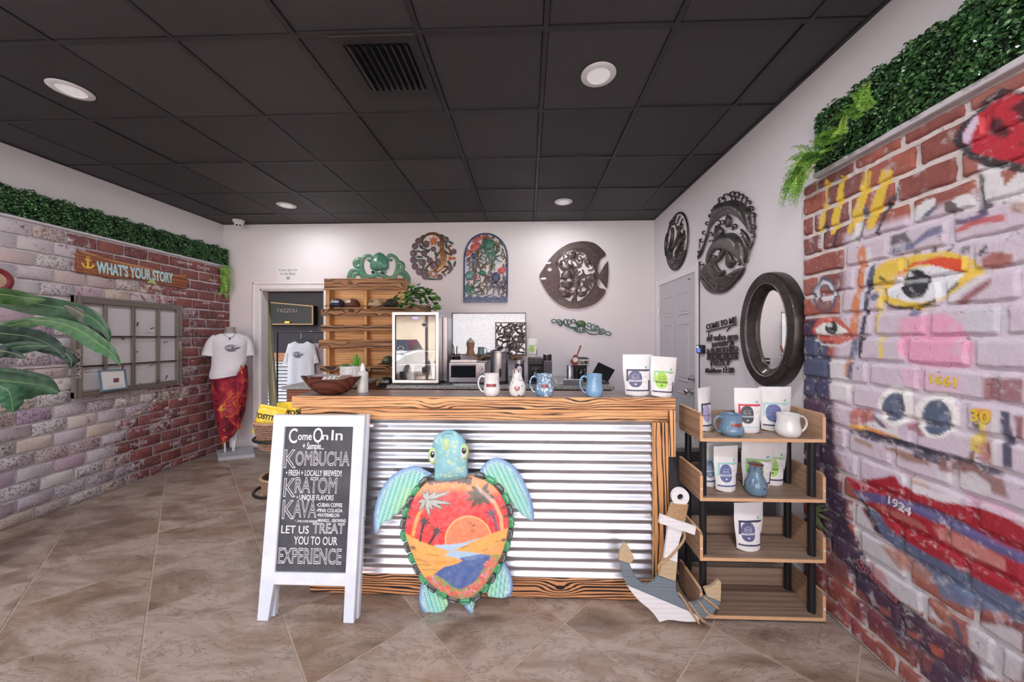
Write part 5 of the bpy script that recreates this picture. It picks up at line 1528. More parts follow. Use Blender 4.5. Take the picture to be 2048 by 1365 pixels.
for x in (.896,1.437):
    for y in (1.842,2.008):
        for z1, z0 in spans: mk('post', B().cyl((x, y, z0),(x, y, z1),.0172, n=20), M_POST, shelf, smooth=40)
        mk('foot', B().cyl((x, y, 0),(x, y, SZ[3] - .0155),.0172, n=20), M_POST, shelf, smooth=40)

# ================================================================== COFFEE POUCHES
M_POUCH = plain('white_pouch_film', (.80,.79,.80,1),.42, var=.03, scale=20, bump=.35, bscale=28)
M_LABELW = plain('white_label_paper', (.84,.83,.84,1),.5, var=.01)
M_INK = plain('dark_label_ink', S(58,60,74),.6)
M_GREYINK = plain('grey_label_ink', S(150,150,158),.6)
PAL = {}
def colm(name, c):
    if name not in PAL: PAL[name] = plain(name, S(*c, 1.12),.5, var=.03)
    return PAL[name]
def pouch(name, label, loc, w, h, rz, border, emblem, txtc, d=.062, tilt=0.0, group='coffee pouches', full=True, border2=None, lean=0.0):
    t = thing(name, label, 'coffee bag', loc, group)
    t.rotation_euler = (lean, tilt, rz)
    rs = random.Random(hash((round(loc[0],2), round(loc[2],2))) % 999)
    def half(v): return w / 2 * (.80 + .20 * min(1, v / .75)) * (1 - .02 * math.sin(v * 9))
    def th(v): return d * (1 - v) ** .75 * (.82 + .18 * min(1, v / .12)) + .003
    p1, p2, p3 = [rs.uniform(0,6) for _ in range(3)]
    def front(un, v):              # un in -1..1
        wr = .0016 * math.sin(un * 5 + v * 8 + p1) * math.sin(v * 11 + p2) * (1 - abs(un))
        return -th(v) / 2 * max(0,1 - abs(un) ** 2.4) ** .75 - wr - .0008
    NU, NV = 14,18
    g = []
    for j in range(NV + 1):
        v = j / NV; row = []
        base = .004 * (1 - (2 * 0) ** 2)
        for i in range(NU + 1):
            un = -1 + 2 * i / NU
            zz = v * h + (.007 * abs(un) ** 2 * (1 - v) ** 6)
            row.append((un * half(v), front(un, v), zz))
        for i in range(NU - 1,0,-1):
            un = -1 + 2 * i / NU
            zz = v * h + (.007 * abs(un) ** 2 * (1 - v) ** 6)
            row.append((un * half(v),-front(un, v), zz))
        g.append(row)
    b = B().sheet(g, closed_v=True)
    n0 = len(g[0]); b.f.append(tuple(range(n0))); b.f.append(tuple((NV) * n0 + q for q in range(n0))[::-1]); b.mi += [0,0]
    b.v = [tuple(Vector(p) + Vector(loc)) for p in b.v]
    mk('pouch', b, M_POUCH, t, smooth=50)
    def on_front(u, v, w0=0.0):
        hv = half(min(1, max(0, v / h))); un = max(-.97, min(.97, u / hv))
        return (u, front(un, v / h) - w0 - .0005, v)
    class FP:
        def p(s, u, v, w0=0.0): return on_front(u, v, w0)
    fp = FP()
    L0, L1, V0, V1 = -.385 * w, .375 * w, .12 * h, .645 * h
    def sheetpatch(u0, u1, v0, v1, w0, nu=8, nv=8):
        return B().sheet([[on_front(lerp(u0, u1, i / nu), lerp(v0, v1, j / nv), w0) for j in range(nv + 1)] for i in range(nu + 1)])
    def fix(o): o.location = (0,0,0); return o
    def loc_mk(nm, b_, m_, par=t, **kw):
        b_.v = [tuple(Vector(p) + Vector(loc)) for p in b_.v]
        return mk(nm, b_, m_, par, **kw)
    # (mesh above was built round the origin)
    lab = loc_mk('label', sheetpatch(L0, L1, V0, V1,.0006), M_LABELW, fix=False)
    bm_ = colm('label_border_%d_%d_%d' % border, border); b2 = colm('label_border_%d_%d_%d' % (border2 or (66,68,92)), border2 or (66,68,92)); e_ = .013 * h / .235
    bt = B()
    for q in (sheetpatch(L0, L1, V1 - e_ * .8, V1,.0011,8,1), sheetpatch(L0, L0 + e_ * .75, lerp(V0, V1,.45), V1,.0011,1,8)): bt = merge(bt, q)
    loc_mk('label_border', bt, bm_, lab, fix=False)
    bt = B()
    for q in (sheetpatch(L0, L1, V0, V0 + e_ * .6,.0011,8,1), sheetpatch(L1 - e_ * .6, L1, V0, lerp(V0, V1,.5),.0011,1,8)): bt = merge(bt, q)
    loc_mk('label_border', bt, b2, lab, fix=False)
    ec, er = (-.105 * w, .41 * h),(.222 * w, .196 * h)
    def superel(k_, w0, N=30):
        pts = [(ec[0] + er[0] * k_ * math.copysign(abs(math.cos(a)) ** .8, math.cos(a)), ec[1] + er[1] * k_ * math.copysign(abs(math.sin(a)) ** .8, math.sin(a))) for a in [2 * PI * i / N for i in range(N)]]
        b_ = B(); rings = []
        vs = [on_front(lerp(ec[0], p[0], q), lerp(ec[1], p[1], q), w0) for q in (1,.66,.33) for p in pts] + [on_front(ec[0], ec[1], w0)]
        fs = [(r_ * N + i, r_ * N + (i + 1) % N, (r_ + 1) * N + (i + 1) % N, (r_ + 1) * N + i) for r_ in (0,1) for i in range(N)] + [(2 * N + i, 2 * N + (i + 1) % N, 3 * N) for i in range(N)]
        return b_.add(vs, fs)
    em = colm('emblem_%d_%d_%d' % emblem, emblem); tx = colm('emblem_text_%d_%d_%d' % txtc, txtc)
    emb = loc_mk('emblem', superel(1,.0013), em, lab, fix=False)
    if full:
        sz = er[0] * .40
        loc_mk('lettering', text_b('SPACE ROAST', sz, fp, (ec[0], ec[1] - er[1] * .22),.0018,.0006, bold=sz * .03, sx=.78), tx, lab)
        q = er[0] * .55; y0 = ec[1] + er[1] * .02
        lines = B()
        for pa, pb in (((-1,0),(1,0)),((-.9,0),(-.9,.9)),((.9,0),(.9,.9)),((-.9,.9),(0,1.3)),((0,1.3),(.9,.9)),((-.55,0),(-.55,.6)),((-.2,0),(-.2,.6)),((.2,0),(.2,.6)),((.55,0),(.55,.6)),((-.7,.62),(.7,.62)),((.9,1.3),(1.2,1.6))):
            A_, C_ = (ec[0] + pa[0] * q, y0 + pa[1] * q),(ec[0] + pb[0] * q, y0 + pb[1] * q)
            lines.ribbon(fp, [A_, C_], w * .008,.0005,.0014)
        hx, hy, hs = ec[0], ec[1] - er[1] * .62, er[0] * .17
        lines.plate(fp, [(hx, hy - hs),(hx + hs, hy + hs * .2),(hx + hs * .6, hy + hs * .75),(hx, hy + hs * .35),(hx - hs * .6, hy + hs * .75),(hx - hs, hy + hs * .2)],.0005,.0014)
        tag(loc_mk('emblem_drawing', lines, tx, lab), kind='stuff')
        il = B()
        for r_ in range(9):
            vv = V1 - (.055 + r_ * .044) * h
            if vv < V0 + .02 * h: break
            wl = (.17 if r_ % 3 else .20) * w
            il.ribbon(fp, [(L1 - .22 * w, vv),(L1 - .22 * w + wl * (.7 + .3 * ((r_ * 5) % 3) / 2), vv)], h * (.010 if r_ % 3 == 0 else .005),.0003,.0008)
        tag(loc_mk('label_print', il, M_GREYINK, lab), kind='stuff')
        dots = B()
        for du, dv in ((-.17,.165),(-.04,.16),(.16,.21),(-.1,.19)): dots.plate(fp, el(du * w, dv * h, .008 * w, .006 * h, 0,8),.0003,.0008)
        tag(loc_mk('label_marks', dots, M_INK, lab), kind='stuff')
        lf = B(); lx, ly = .255 * w, .70 * h
        lf.plate(fp, el(lx, ly, .05 * w, .018 * h, .5,12),.0003,.0006); lf.plate(fp, el(lx + .01 * w, ly - .018 * h, .045 * w, .012 * h, .1,12),.0003,.0006)
        loc_mk('leaf_mark', lf, colm('leaf_mark_green', (120,176,160)))
    seal = sheetpatch(-w * .49, w * .49, h * .90, h * .905,.0004,10,1)
    loc_mk('top_seal', merge(seal, sheetpatch(-w * .49, w * .49, h * .945, h * .95,.0004,10,1)), M_LABELW, fix=False)
    return t
def spot(px, py, z): q = at_z(px, py, z); return (q.x, q.y, z)
NAVYL, GRN, TEAL, REDL = (66,68,92),(150,200,140),(166,206,204),(200,60,76)
WT, DK = (226,226,232),(52,64,40)
pouch('coffee_bag', 'white coffee pouch with a navy emblem standing on the bar top, beside the green one', (.622,2.03, ZT),.168,.232,0, NAVYL, (96,98,128), WT)
pouch('coffee_bag', 'white coffee pouch with a lime green emblem at the right end of the bar top', (.742,1.992, ZT),.150,.222,.12, GRN, (164,208,92), DK, tilt=.07)
z = SZ[0] + ON
pouch('coffee_bag', 'narrow white pouch with a pale lavender emblem at the left end of the top shelf', (.962,1.965, z),.125,.232,.62, NAVYL, (170,164,196),(120,116,160))
pouch('coffee_bag', 'white coffee pouch with a red-cornered label and black emblem on the top shelf', (1.176,1.93, z),.142,.235,-.08, REDL, (74,74,82),(200,214,214), border2=(176,208,212))
pouch('coffee_bag', 'white coffee pouch with a blue emblem half hidden behind the white mug, top shelf', (1.345,1.975, z),.178,.236,0, TEAL, (104,114,160),(140,150,186))
z = SZ[1] + ON
pouch('coffee_bag', 'white pouch mostly behind the front post at the left end of the second shelf', (.985,1.962, z),.125,.230,.3, TEAL, (116,136,166), WT)
pouch('coffee_bag', 'white coffee pouch with a blue emblem, second shelf, lower edge crumpled', (1.042,1.90, z),.140,.232,.16,(150,200,196),(96,108,154), WT, border2=(84,92,134))
pouch('coffee_bag', 'white coffee pouch with a lime emblem just behind the blue vase, second shelf', (1.222,1.938, z),.176,.243,.02, GRN, (160,206,96), DK, tilt=.05)
pouch('coffee_bag', 'white coffee pouch with a lime emblem at the right of the second shelf', (1.336,1.986, z),.150,.238,.0, GRN, (164,208,110), DK, tilt=.04)
z = SZ[2] + ON
pouch('coffee_bag', 'white coffee pouch with a navy emblem standing alone on the third shelf', (1.150,1.885, z),.160,.242,.1, NAVYL, (92,96,132), WT)

# ================================================================== MUGS, VASES
def glaze(name, base, speck=None, sp_scale=60, lo=.6, hi=.66, rim=None):
    k = Mat(name, base, .16, coat=.5)
    v = k.coord('Object'); c = k.ramp(k.noise(v, 14,4),[(.3, tuple(x * .85 for x in base[:3]) + (1,)),(.7, base)])
    if speck: c = k.mix(k.grey(k.noise(v, sp_scale, 2,.5), lo, hi), c, speck)
    k.color(c); k.bump(k.noise(v, 40,3),.08,.002); return k.m
M_WGLAZE = glaze('white_glaze', (.80,.79,.80,1))
M_BGLAZE = glaze('blue_glaze', S(122,164,200,1.1), S(150,186,212),80,.6,.7)
M_BSPECK = glaze('blue_white_speckled_glaze', S(112,148,182,1.1), S(216,224,230),70,.54,.58)
M_BGREY = glaze('slate_blue_glaze', S(110,142,168,1.1), S(70,92,116),60,.62,.68)
M_WSPECK = glaze('white_speckled_glaze', (.78,.77,.77,1), S(70,74,90),70,.62,.66)
M_RUST = plain('red_clay_stamp', S(142,62,56),.35, var=.25, scale=90, coat=.3)
M_CLAY = plain('bare_red_clay', S(128,70,58),.8)
def revolve(prof, wall=.0035):
    inner = [(max(.0, r - wall), h) for r, h in prof[::-1]]
    inner = [(r, max(h, wall + prof[0][1])) for r, h in inner]
    return prof + [(prof[-1][0] - wall * .5, prof[-1][1] + .001)] + inner + [(0, wall + prof[0][1])]
def mug(name, label, loc, r, h, mat, side=-1, stamp=None, belly=1.0, rz=0.0, kind='mug', sq=1.0):
    t = thing(name, label, kind, loc, 'pottery mugs')
    t.rotation_euler = (0,0, rz)
    prof = [(r * .80,0),(r * .90,.006),(r * 1.02 * belly, h * .16),(r * 1.05 * belly, h * .32),(r * .98, h * .5),(r * .92, h * .68),(r * .93, h * .86),(r * .97, h)]
    prof = smooth_path(prof, 3)
    L = Vector(loc)
    mk('body', B().lathe(revolve([(max(a, .001), c) for a, c in prof]), loc, 32), mat, t, smooth=50)
    mk('foot_ring', B().lathe([(r * .76,.0002),(r * .80,.0002),(r * .81,.003),(r * .78,.003)], loc, 28), M_CLAY, t)
    hp = [(.90,.84),(1.25,.90),(1.60,.78),(1.72,.55),(1.55,.34),(1.25,.20),(1.0,.16)]
    pts = [L + Vector((side * a * r, 0, c * h)) for a, c in hp]
    mk('handle', B().tube(smooth_path([tuple(p) for p in pts],5),.0078,10, flat=.62), mat, t, smooth=60)
    class Cyl:
        def p(s, u, v, w0=0.0):
            rr_ = np.interp(v, [c for a, c in prof],[a for a, c in prof]) + w0
            an = u / r - PI / 2
            return (L.x + rr_ * math.cos(an), L.y + rr_ * math.sin(an), L.z + v)
    if stamp:
        cp = Cyl(); wu, hv, vc = stamp
        g = [[cp.p(lerp(-wu, wu, i / 8), lerp(vc - hv, vc + hv, j / 3),.0008 + (.0008 if 0 < i < 8 and 0 < j < 3 else 0)) for j in range(4)] for i in range(9)]
        mk('clay_stamp', B().sheet(g), M_RUST, t, fix=False, smooth=60)
        mk('stamp_letters', text_b('XOXO', hv * 1.5, cp, (0, vc),.0018,.0005), mat, t) if False else None
    return t
def on_bar(px, py): q = at_z(px, py, ZT); return (q.x, q.y, ZT)
mug('coffee_mug', 'white mug with a rust red stamp, leftmost mug on the bar top', (-.203,2.0, ZT),.0445,.123, M_WGLAZE, -1,(.030,.0085,.062))
mug('coffee_mug', 'blue mug with white speckles and a small red stamp on the bar top', (.094,1.985, ZT),.0465,.124, M_BSPECK, -1,(.018,.009,.062),1.04)
mug('coffee_mug', 'plain light blue mug on the bar top, left of the pouches', (.370,1.985, ZT),.0455,.125, M_BGLAZE, -1, None, 1.0)
mug('coffee_mug', 'slate blue mug with a red stamp at the left of the top shelf', (1.052,1.865, SZ[0] + ON),.0515,.108, M_BGREY, -1,(.028,.0085,.062),1.06)
mug('coffee_mug', 'plain white mug with its handle to the right on the top shelf', (1.338,1.865, SZ[0] + ON),.0535,.112, M_WGLAZE, 1, None, 1.0)
def vase(name, label, loc, mat, h, r, heart=False, lip=None):
    t = thing(name, label, 'vase', loc)
    prof = smooth_path([(r * .62,0),(r * .86, h * .06),(r, h * .22),(r * .97, h * .38),(r * .72, h * .58),(r * .56, h * .74),(r * .55, h * .88),(r * .63, h)],4)
    mk('body', B().lathe(revolve([(max(a, .001), c) for a, c in prof]), loc, 32), mat, t, smooth=50)
    if lip: mk('rim', B().lathe([(r * .60, h * .985),(r * .66, h * .992),(r * .655, h * 1.015),(r * .58, h * 1.012),(r * .50, h * .85),(r * .46, h * .85)], loc, 28), lip, t, smooth=50)
    if heart:
        class Cyl:
            def p(s, u, v, w0=0.0):
                rr_ = np.interp(v, [c for a, c in prof],[a for a, c in prof]) + w0; an = u / r - PI / 2
                return (loc[0] + rr_ * math.cos(an), loc[1] + rr_ * math.sin(an), loc[2] + v)
        hp = [(.0162 * math.sin(a) ** 3,.0132 * math.cos(a) - .0052 * math.cos(2 * a) - .002 * math.cos(3 * a)) for a in [2 * PI * i / 24 for i in range(24)]]
        mk('heart', B().plate(Cyl(),[(u, v + h * .32) for u, v in hp],.002,.0002), M_RUST, t)
    return t
vase('speckled_vase', 'white speckled vase with a red heart on the bar top', (-.058,1.985, ZT), M_WSPECK, .15,.047, True, M_CLAY)
vase('blue_vase', 'small slate blue vase with a red-brown rim on the second shelf', (1.17,1.855, SZ[1] + ON), glaze('slate_vase_glaze', S(104,132,154,1.1), S(52,60,84),70,.62,.66),.152,.0515, False, M_CLAY)

# ================================================================== OTHER THINGS ON THE BAR TOP
M_BOWL = streaked('dark_wood_bowl', S(96,50,36), S(60,32,26), 'X', 40,14,.4,.95,.22,.4)
bl = thing('wooden_bowl', 'long dark wooden bowl on the left end of the bar', 'bowl', (-1.14,2.02, ZT))
g = []
NB = 40
for rr_, zz in ((.30,0),(.42,.004),(.62,.022),(.82,.054),(.95,.084),(1.0,.094),(.965,.094),(.90,.078),(.74,.048),(.52,.022),(.25,.012)):
    row = []
    for i in range(NB):
        a = 2 * PI * i / NB; c, s_ = math.cos(a), math.sin(a)
        pw = 1.0
        x = .178 * rr_ * c; y = .088 * rr_ * math.copysign(abs(s_) ** 1.25, s_)
        row.append((-1.14 + x, 2.02 + y, ZT + zz + (.012 * abs(c) ** 6 if zz > .05 else 0)))
    g.append(row)
bb = B().sheet(g, closed_v=True); bb.f += [tuple(range(NB)), tuple(10 * NB + i for i in range(NB))[::-1]]; bb.mi += [0,0]
mk('bowl', bb, M_BOWL, bl, smooth=60)
for k_, (x, y, z_, rz_, c, lab) in enumerate(((-1.125,2.02, ZT + .092,.35,(206,204,200), 'pale patterned leaflet lying across the wooden bowl'),(-1.07,2.035, ZT + .099,-.2,(150,116,92), 'brown striped leaflet lying on top in the wooden bowl'))):
    lf = thing('leaflet', lab, 'leaflet', (x, y, z_), 'leaflets in the wooden bowl')
    Mx = Matrix.Translation((x, y, z_)) @ Matrix.Rotation(rz_, 4, 'Z') @ Matrix.Rotation(.2,4, 'X') @ Matrix.Rotation(-.05,4, 'Y')
    w_, d_ = (.12,.075) if k_ == 0 else (.07,.06)
    mk('cover', B().obox(Mx, w_, d_, .003), plain('leaflet_paper_%d' % k_, S(*c),.5, var=.25, scale=60), lf)
    st = B()
    for i in range(4): st.obox(Mx @ Matrix.Translation((-w_ * .3 + i * w_ * .2,0,.0018)), w_ * .06, d_ * .85,.0006)
    mk('print', st, colm('leaflet_ink_%d' % k_, ((120,112,104),(92,64,48))[k_]), lf)
sb = thing('spray_bottle', 'clear spray bottle with a white cap on the bar top', 'bottle', (-.992,2.10, ZT))
kc = Mat('milky_clear_plastic', (.80,.81,.80,1),.15, coat=.5); kc.b.inputs['Transmission Weight'].default_value = .35
bx, by = -.992,2.10
mk('bottle', B().lathe(smooth_path([(.001,0),(.027,0),(.031,.004),(.031,.05),(.031,.10),(.030,.116),(.020,.126),(.014,.13)],3),(bx, by, ZT),26), kc.m, sb, smooth=50)
mk('collar', B().lathe([(.0155,.128),(.0155,.14),(.012,.142)],(bx, by, ZT),20), M_WHITE_PL, sb, smooth=40)
mk('spray_head', B().lathe([(.0145,.142),(.0145,.152),(.009,.156),(.008,.172),(.001,.173)],(bx, by, ZT),20), M_WHITE_PL, sb, smooth=40)
class BotP:
    def p(s, u, v, w0=0.0):
        an = u / .031 - PI / 2 - .15; return (bx + (.0312 + w0) * math.cos(an), by + (.0312 + w0) * math.sin(an), ZT + v)
mk('label', B().plate(BotP(), el(0,.088,.006,.009,0,16),.0004,.0002), M_INK, sb)
lb = B()
for i in range(5): lb.ribbon(BotP(),[(-.011,.066 - i * .006),(.011 - (i % 3) * .003,.066 - i * .006)],.0016,.0002,.0002)
mk('label_print', lb, M_GREYINK, sb)
# ================================================================== HEDGES AND FERNS
k = Mat('hedge_leaf', (.05,.14,.06,1),.32, coat=.15)
k.color(k.attr()); M_HLEAF = k.m
M_HCORE = plain('hedge_core', S(14,26,18),.9)
def leaf_mass(pts, nrm, size, cols, rs):
    """many small folded leaves as one mesh with a colour per leaf"""
    n = len(pts); P = np.asarray(pts); N = np.asarray(nrm)
    d = rs.normal(size=(n, 3)); N = N + d * .75; N /= np.linalg.norm(N, axis=1)[:, None]
    T = np.cross(N, rs.normal(size=(n, 3))); T /= np.linalg.norm(T, axis=1)[:, None]
    Bv = np.cross(N, T); s = size * rs.uniform(.7,1.3, n)[:, None]
    v = np.stack([P - T * s, P + Bv * s * .62 + N * s * .22, P + T * s, P - Bv * s * .62 + N * s * .22],1).reshape(-1,3)
    b = B(); b.v = [tuple(x) for x in v.tolist()]
    b.f = [f for i in range(n) for f in ((4 * i, 4 * i + 1,4 * i + 2),(4 * i, 4 * i + 2,4 * i + 3))]; b.mi = [0] * len(b.f)
    c = np.repeat(cols, 4, axis=0); c = np.concatenate([c, np.ones((len(c),1))],1)
    return b, c
def leaf_cols(n, rs, stops):
    t = rs.beta(1.6,2.6, n); xs = np.linspace(0,1, len(stops)); cs = np.array([[lin(q) for q in s] for s in stops])
    return np.stack([np.interp(t, xs, cs[:, k_]) for k_ in range(3)],1)
HG = [(24,54,34),(42,84,46),(64,112,60),(104,152,88),(180,212,170)]
def hedge(name, label, x0, x1, y0, y1, z0, z1, face, n, size, loc, seed):
    rs = np.random.default_rng(seed)
    h = thing(name, label, 'hedge', loc)
    mk('core', B().box(x0 + .02, x1 - .02, y0, y1, z0, z1 - .03), M_HCORE, h)
    pts, nr = [],[]
    u = rs.uniform(0,1, n)
    Y = rs.uniform(y0, y1, n)
    H = z1 - z0; D = x1 - x0
    # walk round the front face, the top and the far end
    per = H + D * .7; s = u * per
    front = s < H
    bump = .012 * np.sin(Y * 31 + 1.3) + .010 * np.sin(Y * 57 + s * 40)
    dep = rs.uniform(-.022,.010, n) + bump
    X = np.where(front, (x1 if face > 0 else x0) + face * dep, (x1 - (s - H)) if face > 0 else (x0 + (s - H)))
    Z = np.where(front, z0 + s, z1 + dep)
    rnd_c = np.clip((Z - (z1 - .05)) / .05,0,1) * front
    X = X - face * rnd_c * .02
    N = np.where(front[:, None], np.array([[face, 0,.15]]), np.array([[0,0,1.]]))
    P = np.stack([X, Y, Z],1)
    m = n // 14                                # far end cap
    Xe = rs.uniform(x0, x1, m); Ze = rs.uniform(z0, z1, m); Ye = y1 + rs.uniform(-.01,.012, m)
    P = np.concatenate([P, np.stack([Xe, Ye, Ze],1)]); N = np.concatenate([N, np.tile([[0,1.,0]],(m, 1))])
    P[:, 2] = np.maximum(P[:, 2], z0 + size * .8)
    if face < 0: P[:, 0] = np.minimum(P[:, 0], XR - size * 1.25)
    else: P[:, 0] = np.maximum(P[:, 0], XL + size * 1.25)
    P[:, 1] = np.minimum(P[:, 1], YB - size * 1.4)
    b, c = leaf_mass(P, N, size, leaf_cols(len(P), rs, HG), rs)
    f = mk('foliage', b, M_HLEAF, h, fix=False, cols=c); f['kind'] = 'stuff'
    return h
hedge('boxwood_hedge', 'long artificial boxwood hedge on the ledge above the left brick wall', XL + .005, BX_L + .015,1.6, YB - .05, LZ1 + .0225,2.545,1,15000,.0095,(XL + .05,3.4, LZ1 + .0225),11)
hedge('boxwood_hedge', 'artificial boxwood hedge on the ledge above the painted brick wall', 1.506, XR - .004,.64,1.90, RZ1 + .0245,2.575,-1,15000,.0085,(1.5,1.4, RZ1 + .0245),12)
k = Mat('fern_green', S(92,140,58,1.1),.5)
k.color(k.ramp(k.rnd(),[(0, S(92,146,54,1.2)),(.5, S(122,174,70,1.2)),(1, S(158,196,96,1.2))])); M_FERN = k.m
def frond(p0, d0, length, droop, rs, leaf=.022, n=16):
    b = B(); p = Vector(p0); d = Vector(d0).normalized(); step = length / n; path = [p.copy()]
    for i in range(n):
        d = (d + Vector((0,0,-droop * step * 10))).normalized(); p = p + d * step; path.append(p.copy())
    b.tube(path, [.0011 * (1 - .7 * i / n) for i in range(n + 1)],4)
    for i in range(1, n):
        t = (path[i + 1] - path[i - 1]).normalized(); side = t.cross(Vector((rs.uniform(-.3,.3), rs.uniform(-.3,.3),1))).normalized()
        L = leaf * (1.15 - .75 * i / n)
        for s_ in (-1,1):
            tip = path[i] + side * s_ * L + t * L * .5 + Vector((0,0,-L * .2)); w_ = t * L * .22
            mid_ = path[i] + side * s_ * L * .55 + t * L * .25
            b.add([path[i], mid_ - w_, tip, mid_ + w_],[(0,1,2,3)])
    return b
def fern(label, spots, loc, seed):
    rs = random.Random(seed); f = thing('fern', label, 'fern', loc, 'bright green ferns tucked into the hedges')
    for (x, y, z, dx, dy, dz, L, dr, cnt) in spots:
        for i in range(cnt):
            mk('frond', frond((x + rs.uniform(-.015,.015), y + rs.uniform(-.05,.05), z + rs.uniform(-.03,.03)),(dx + rs.uniform(-.5,.5), dy + rs.uniform(-.6,.6), dz + rs.uniform(-.4,.4)), L * rs.uniform(.6,1.1), dr * rs.uniform(.5,1.3), rs), M_FERN, f, fix=False)
fern('bright green fern spilling over the far corner of the painted brick wall', [(1.47,1.92,2.33,-.3,.8,.0,.19,2.0,18),(1.47,1.98,2.30,-.2,.5,-.5,.18,2.2,18),(1.45,1.86,2.33,-.7,.2,.5,.15,1.3,14)],(1.47,1.95,2.30),3)
fern('bright green fern growing out of the right hedge, nearer the middle', [(1.45,1.70,2.36,-.7,.0,.5,.11,1.2,14),(1.45,1.58,2.40,-.7,-.3,.5,.11,1.2,12),(1.45,1.77,2.32,-.7,.2,.1,.09,1.4,10)],(1.45,1.65,2.36),4)
fern('light green fern hanging from the far end of the left hedge', [(BX_L + .03,4.33,2.32,.5,.1,-.2,.20,2.0,14),(BX_L + .04,4.34,2.18,.35,.05,-.6,.20,1.2,14),(BX_L + .04,4.33,2.06,.3,.0,-.8,.16,1.0,8)],(BX_L + .03,4.33,2.2),5)

# ================================================================== LEFT WALL: sign board, old window, picture, shells
PLW = PlaneX(BX_L + .003,1)
M_SIGNW = streaked('reddish_sign_board', S(146,84,50,1.1), S(92,48,30), 'Y', 28,16,.3,1.0,.5,.3)
M_SIGNE = streaked('pale_sign_edge', S(176,122,76,1.1), S(130,82,50), 'Y', 30,12,.4,1.0,.5,.3)
PSg = PlaneX(BX_L + .004,1)
def px_uv(pl, pts): return [pl.uv(*q) for q in pts]
so = px_uv(PSg, [(152,499),(180,507),(230,521),(290,534),(335,546),(370,550),(373,562),(372,578),(330,571),(270,559),(215,556),(180,548),(154,546),(150,520)])
sgn = thing('story_sign', 'brown plank sign with pale blue letters and a yellow anchor on the left brick wall', 'sign', PSg.p(*PSg.uv(262,538)))
mk('board', B().plate(PSg, so, .018,0, bev=.004), M_SIGNW, sgn)
mk('top_edge', B().ribbon(PSg, smooth_path(px_uv(PSg, [(154,502),(180,510),(230,524),(290,537),(335,549),(368,553)]),3),.018,.003,.017), M_SIGNE, sgn, smooth=60)
M_PALEB = plain('pale_blue_letters', S(168,206,214,1.1),.5); M_YELL = plain('yellow_letters', S(222,186,60,1.1),.5); M_PGREEN = plain('pale_green_dolphin', S(170,190,110,1.1),.5)
u0, v0 = PSg.uv(188,536); u1, v1 = PSg.uv(343,558)
tb = text_b("WHAT'S YOUR STORY", .1, LOC); w_ = max(p[0] for p in tb.v) - min(p[0] for p in tb.v)
ang = math.atan2(v1 - v0, u1 - u0)
mk('lettering', text_b("WHAT'S YOUR STORY", .142, PSg, ((u0 + u1) / 2,(v0 + v1) / 2),.0185,.003, bold=.005, sx=(u1 - u0) / (w_ * 1.42) * .98, rot=ang), M_PALEB, sgn)
ac = PSg.uv(172,525)
ab = B(); s_ = .05
ab.ribbon(PSg, [(ac[0], ac[1] + s_ * .55),(ac[0], ac[1] - s_ * .9)], s_ * .28,.003,.018); ab.ribbon(PSg, [(ac[0] - s_ * .45, ac[1] + s_ * .35),(ac[0] + s_ * .45, ac[1] + s_ * .35)], s_ * .22,.003,.018)
ab.ribbon(PSg, [(ac[0] + .85 * s_ * math.cos(a), ac[1] - .1 * s_ + .85 * s_ * math.sin(a)) for a in [PI + .2 + (PI - .4) * i / 12 for i in range(13)]], s_ * .26,.003,.018)
ab.ribbon(PSg, [(ac[0] + .2 * s_ * math.cos(a), ac[1] + .75 * s_ + .2 * s_ * math.sin(a)) for a in [2 * PI * i / 10 for i in range(10)]], s_ * .12,.003,.018, closed=True)
mk('anchor_motif', ab, M_YELL, sgn)
mk('dolphin_motif', B().plate(PSg, smooth_path(px_uv(PSg, [(291,564),(296,561),(300,557),(301,560),(306,564),(310,570),(304,568),(298,566),(293,567)]),2, True),.003,.018), M_PGREEN, sgn)
mk('chalk_name', text_b('ANTHONY', .028, PSg, PSg.uv(183,545),.018,.001, rot=ang), M_SIGNE, sgn)

M_GREYW = streaked('weathered_grey_wood', S(122,114,108), S(78,70,66), 'Y', 45,14,.4,1.0,.8,.4)
M_GREYWZ = streaked('weathered_grey_upright', S(126,118,112), S(78,70,66), 'Z', 45,14,.4,1.0,.8,.4)
fw = thing('old_window_frame', 'weathered grey window frame hung on the left brick wall with chalked white panes', 'window frame', (BX_L, 3.32,.9))
FY0, FY1, FZ0, FZ1 = 2.855,3.79,.905,1.778
fx = BX_L + .0095
mk('top_rail', B().box(fx, fx + .035, FY0, FY1, FZ1 - .06, FZ1,.003), M_GREYW, fw)
mk('bottom_rail', B().box(fx, fx + .035, FY0, FY1, FZ0, FZ0 + .055,.003), M_GREYW, fw)
for a in (FY0, FY1 - .058): mk('stile', B().box(fx, fx + .0365, a, a + .058, FZ0, FZ1,.003), M_GREYWZ, fw)
gy = [FY0 + .058,3.085,3.315,3.545, FY1 - .058]
for y in gy[1:-1]: mk('muntin', B().box(fx + .006, fx + .03, y - .012, y + .012, FZ0 + .0555, FZ1 - .0605,.002), M_GREYWZ, fw)
gz = [FZ0 + .055,1.17,1.43, FZ1 - .06]
for z in gz[1:-1]: mk('glazing_bar', B().box(fx + .012, fx + .024, FY0 + .059, FY1 - .059, z - .006, z + .006,.001), M_DARKMETAL, fw)
k = Mat('chalked_white_pane', (.7,.68,.72,1),.6)
v = k.coord(world=True); r = k.rnd()
n = k.noise(v, 6,4,.6)
tint = k.ramp(r, [(0, S(206,176,206)),(.2, S(206,200,206)),(.75, S(204,200,206)),(.85, S(208,206,186)),(1, S(196,176,206))])
c = k.mix(k.grey(n, .5,.7), S(204,200,206), tint)
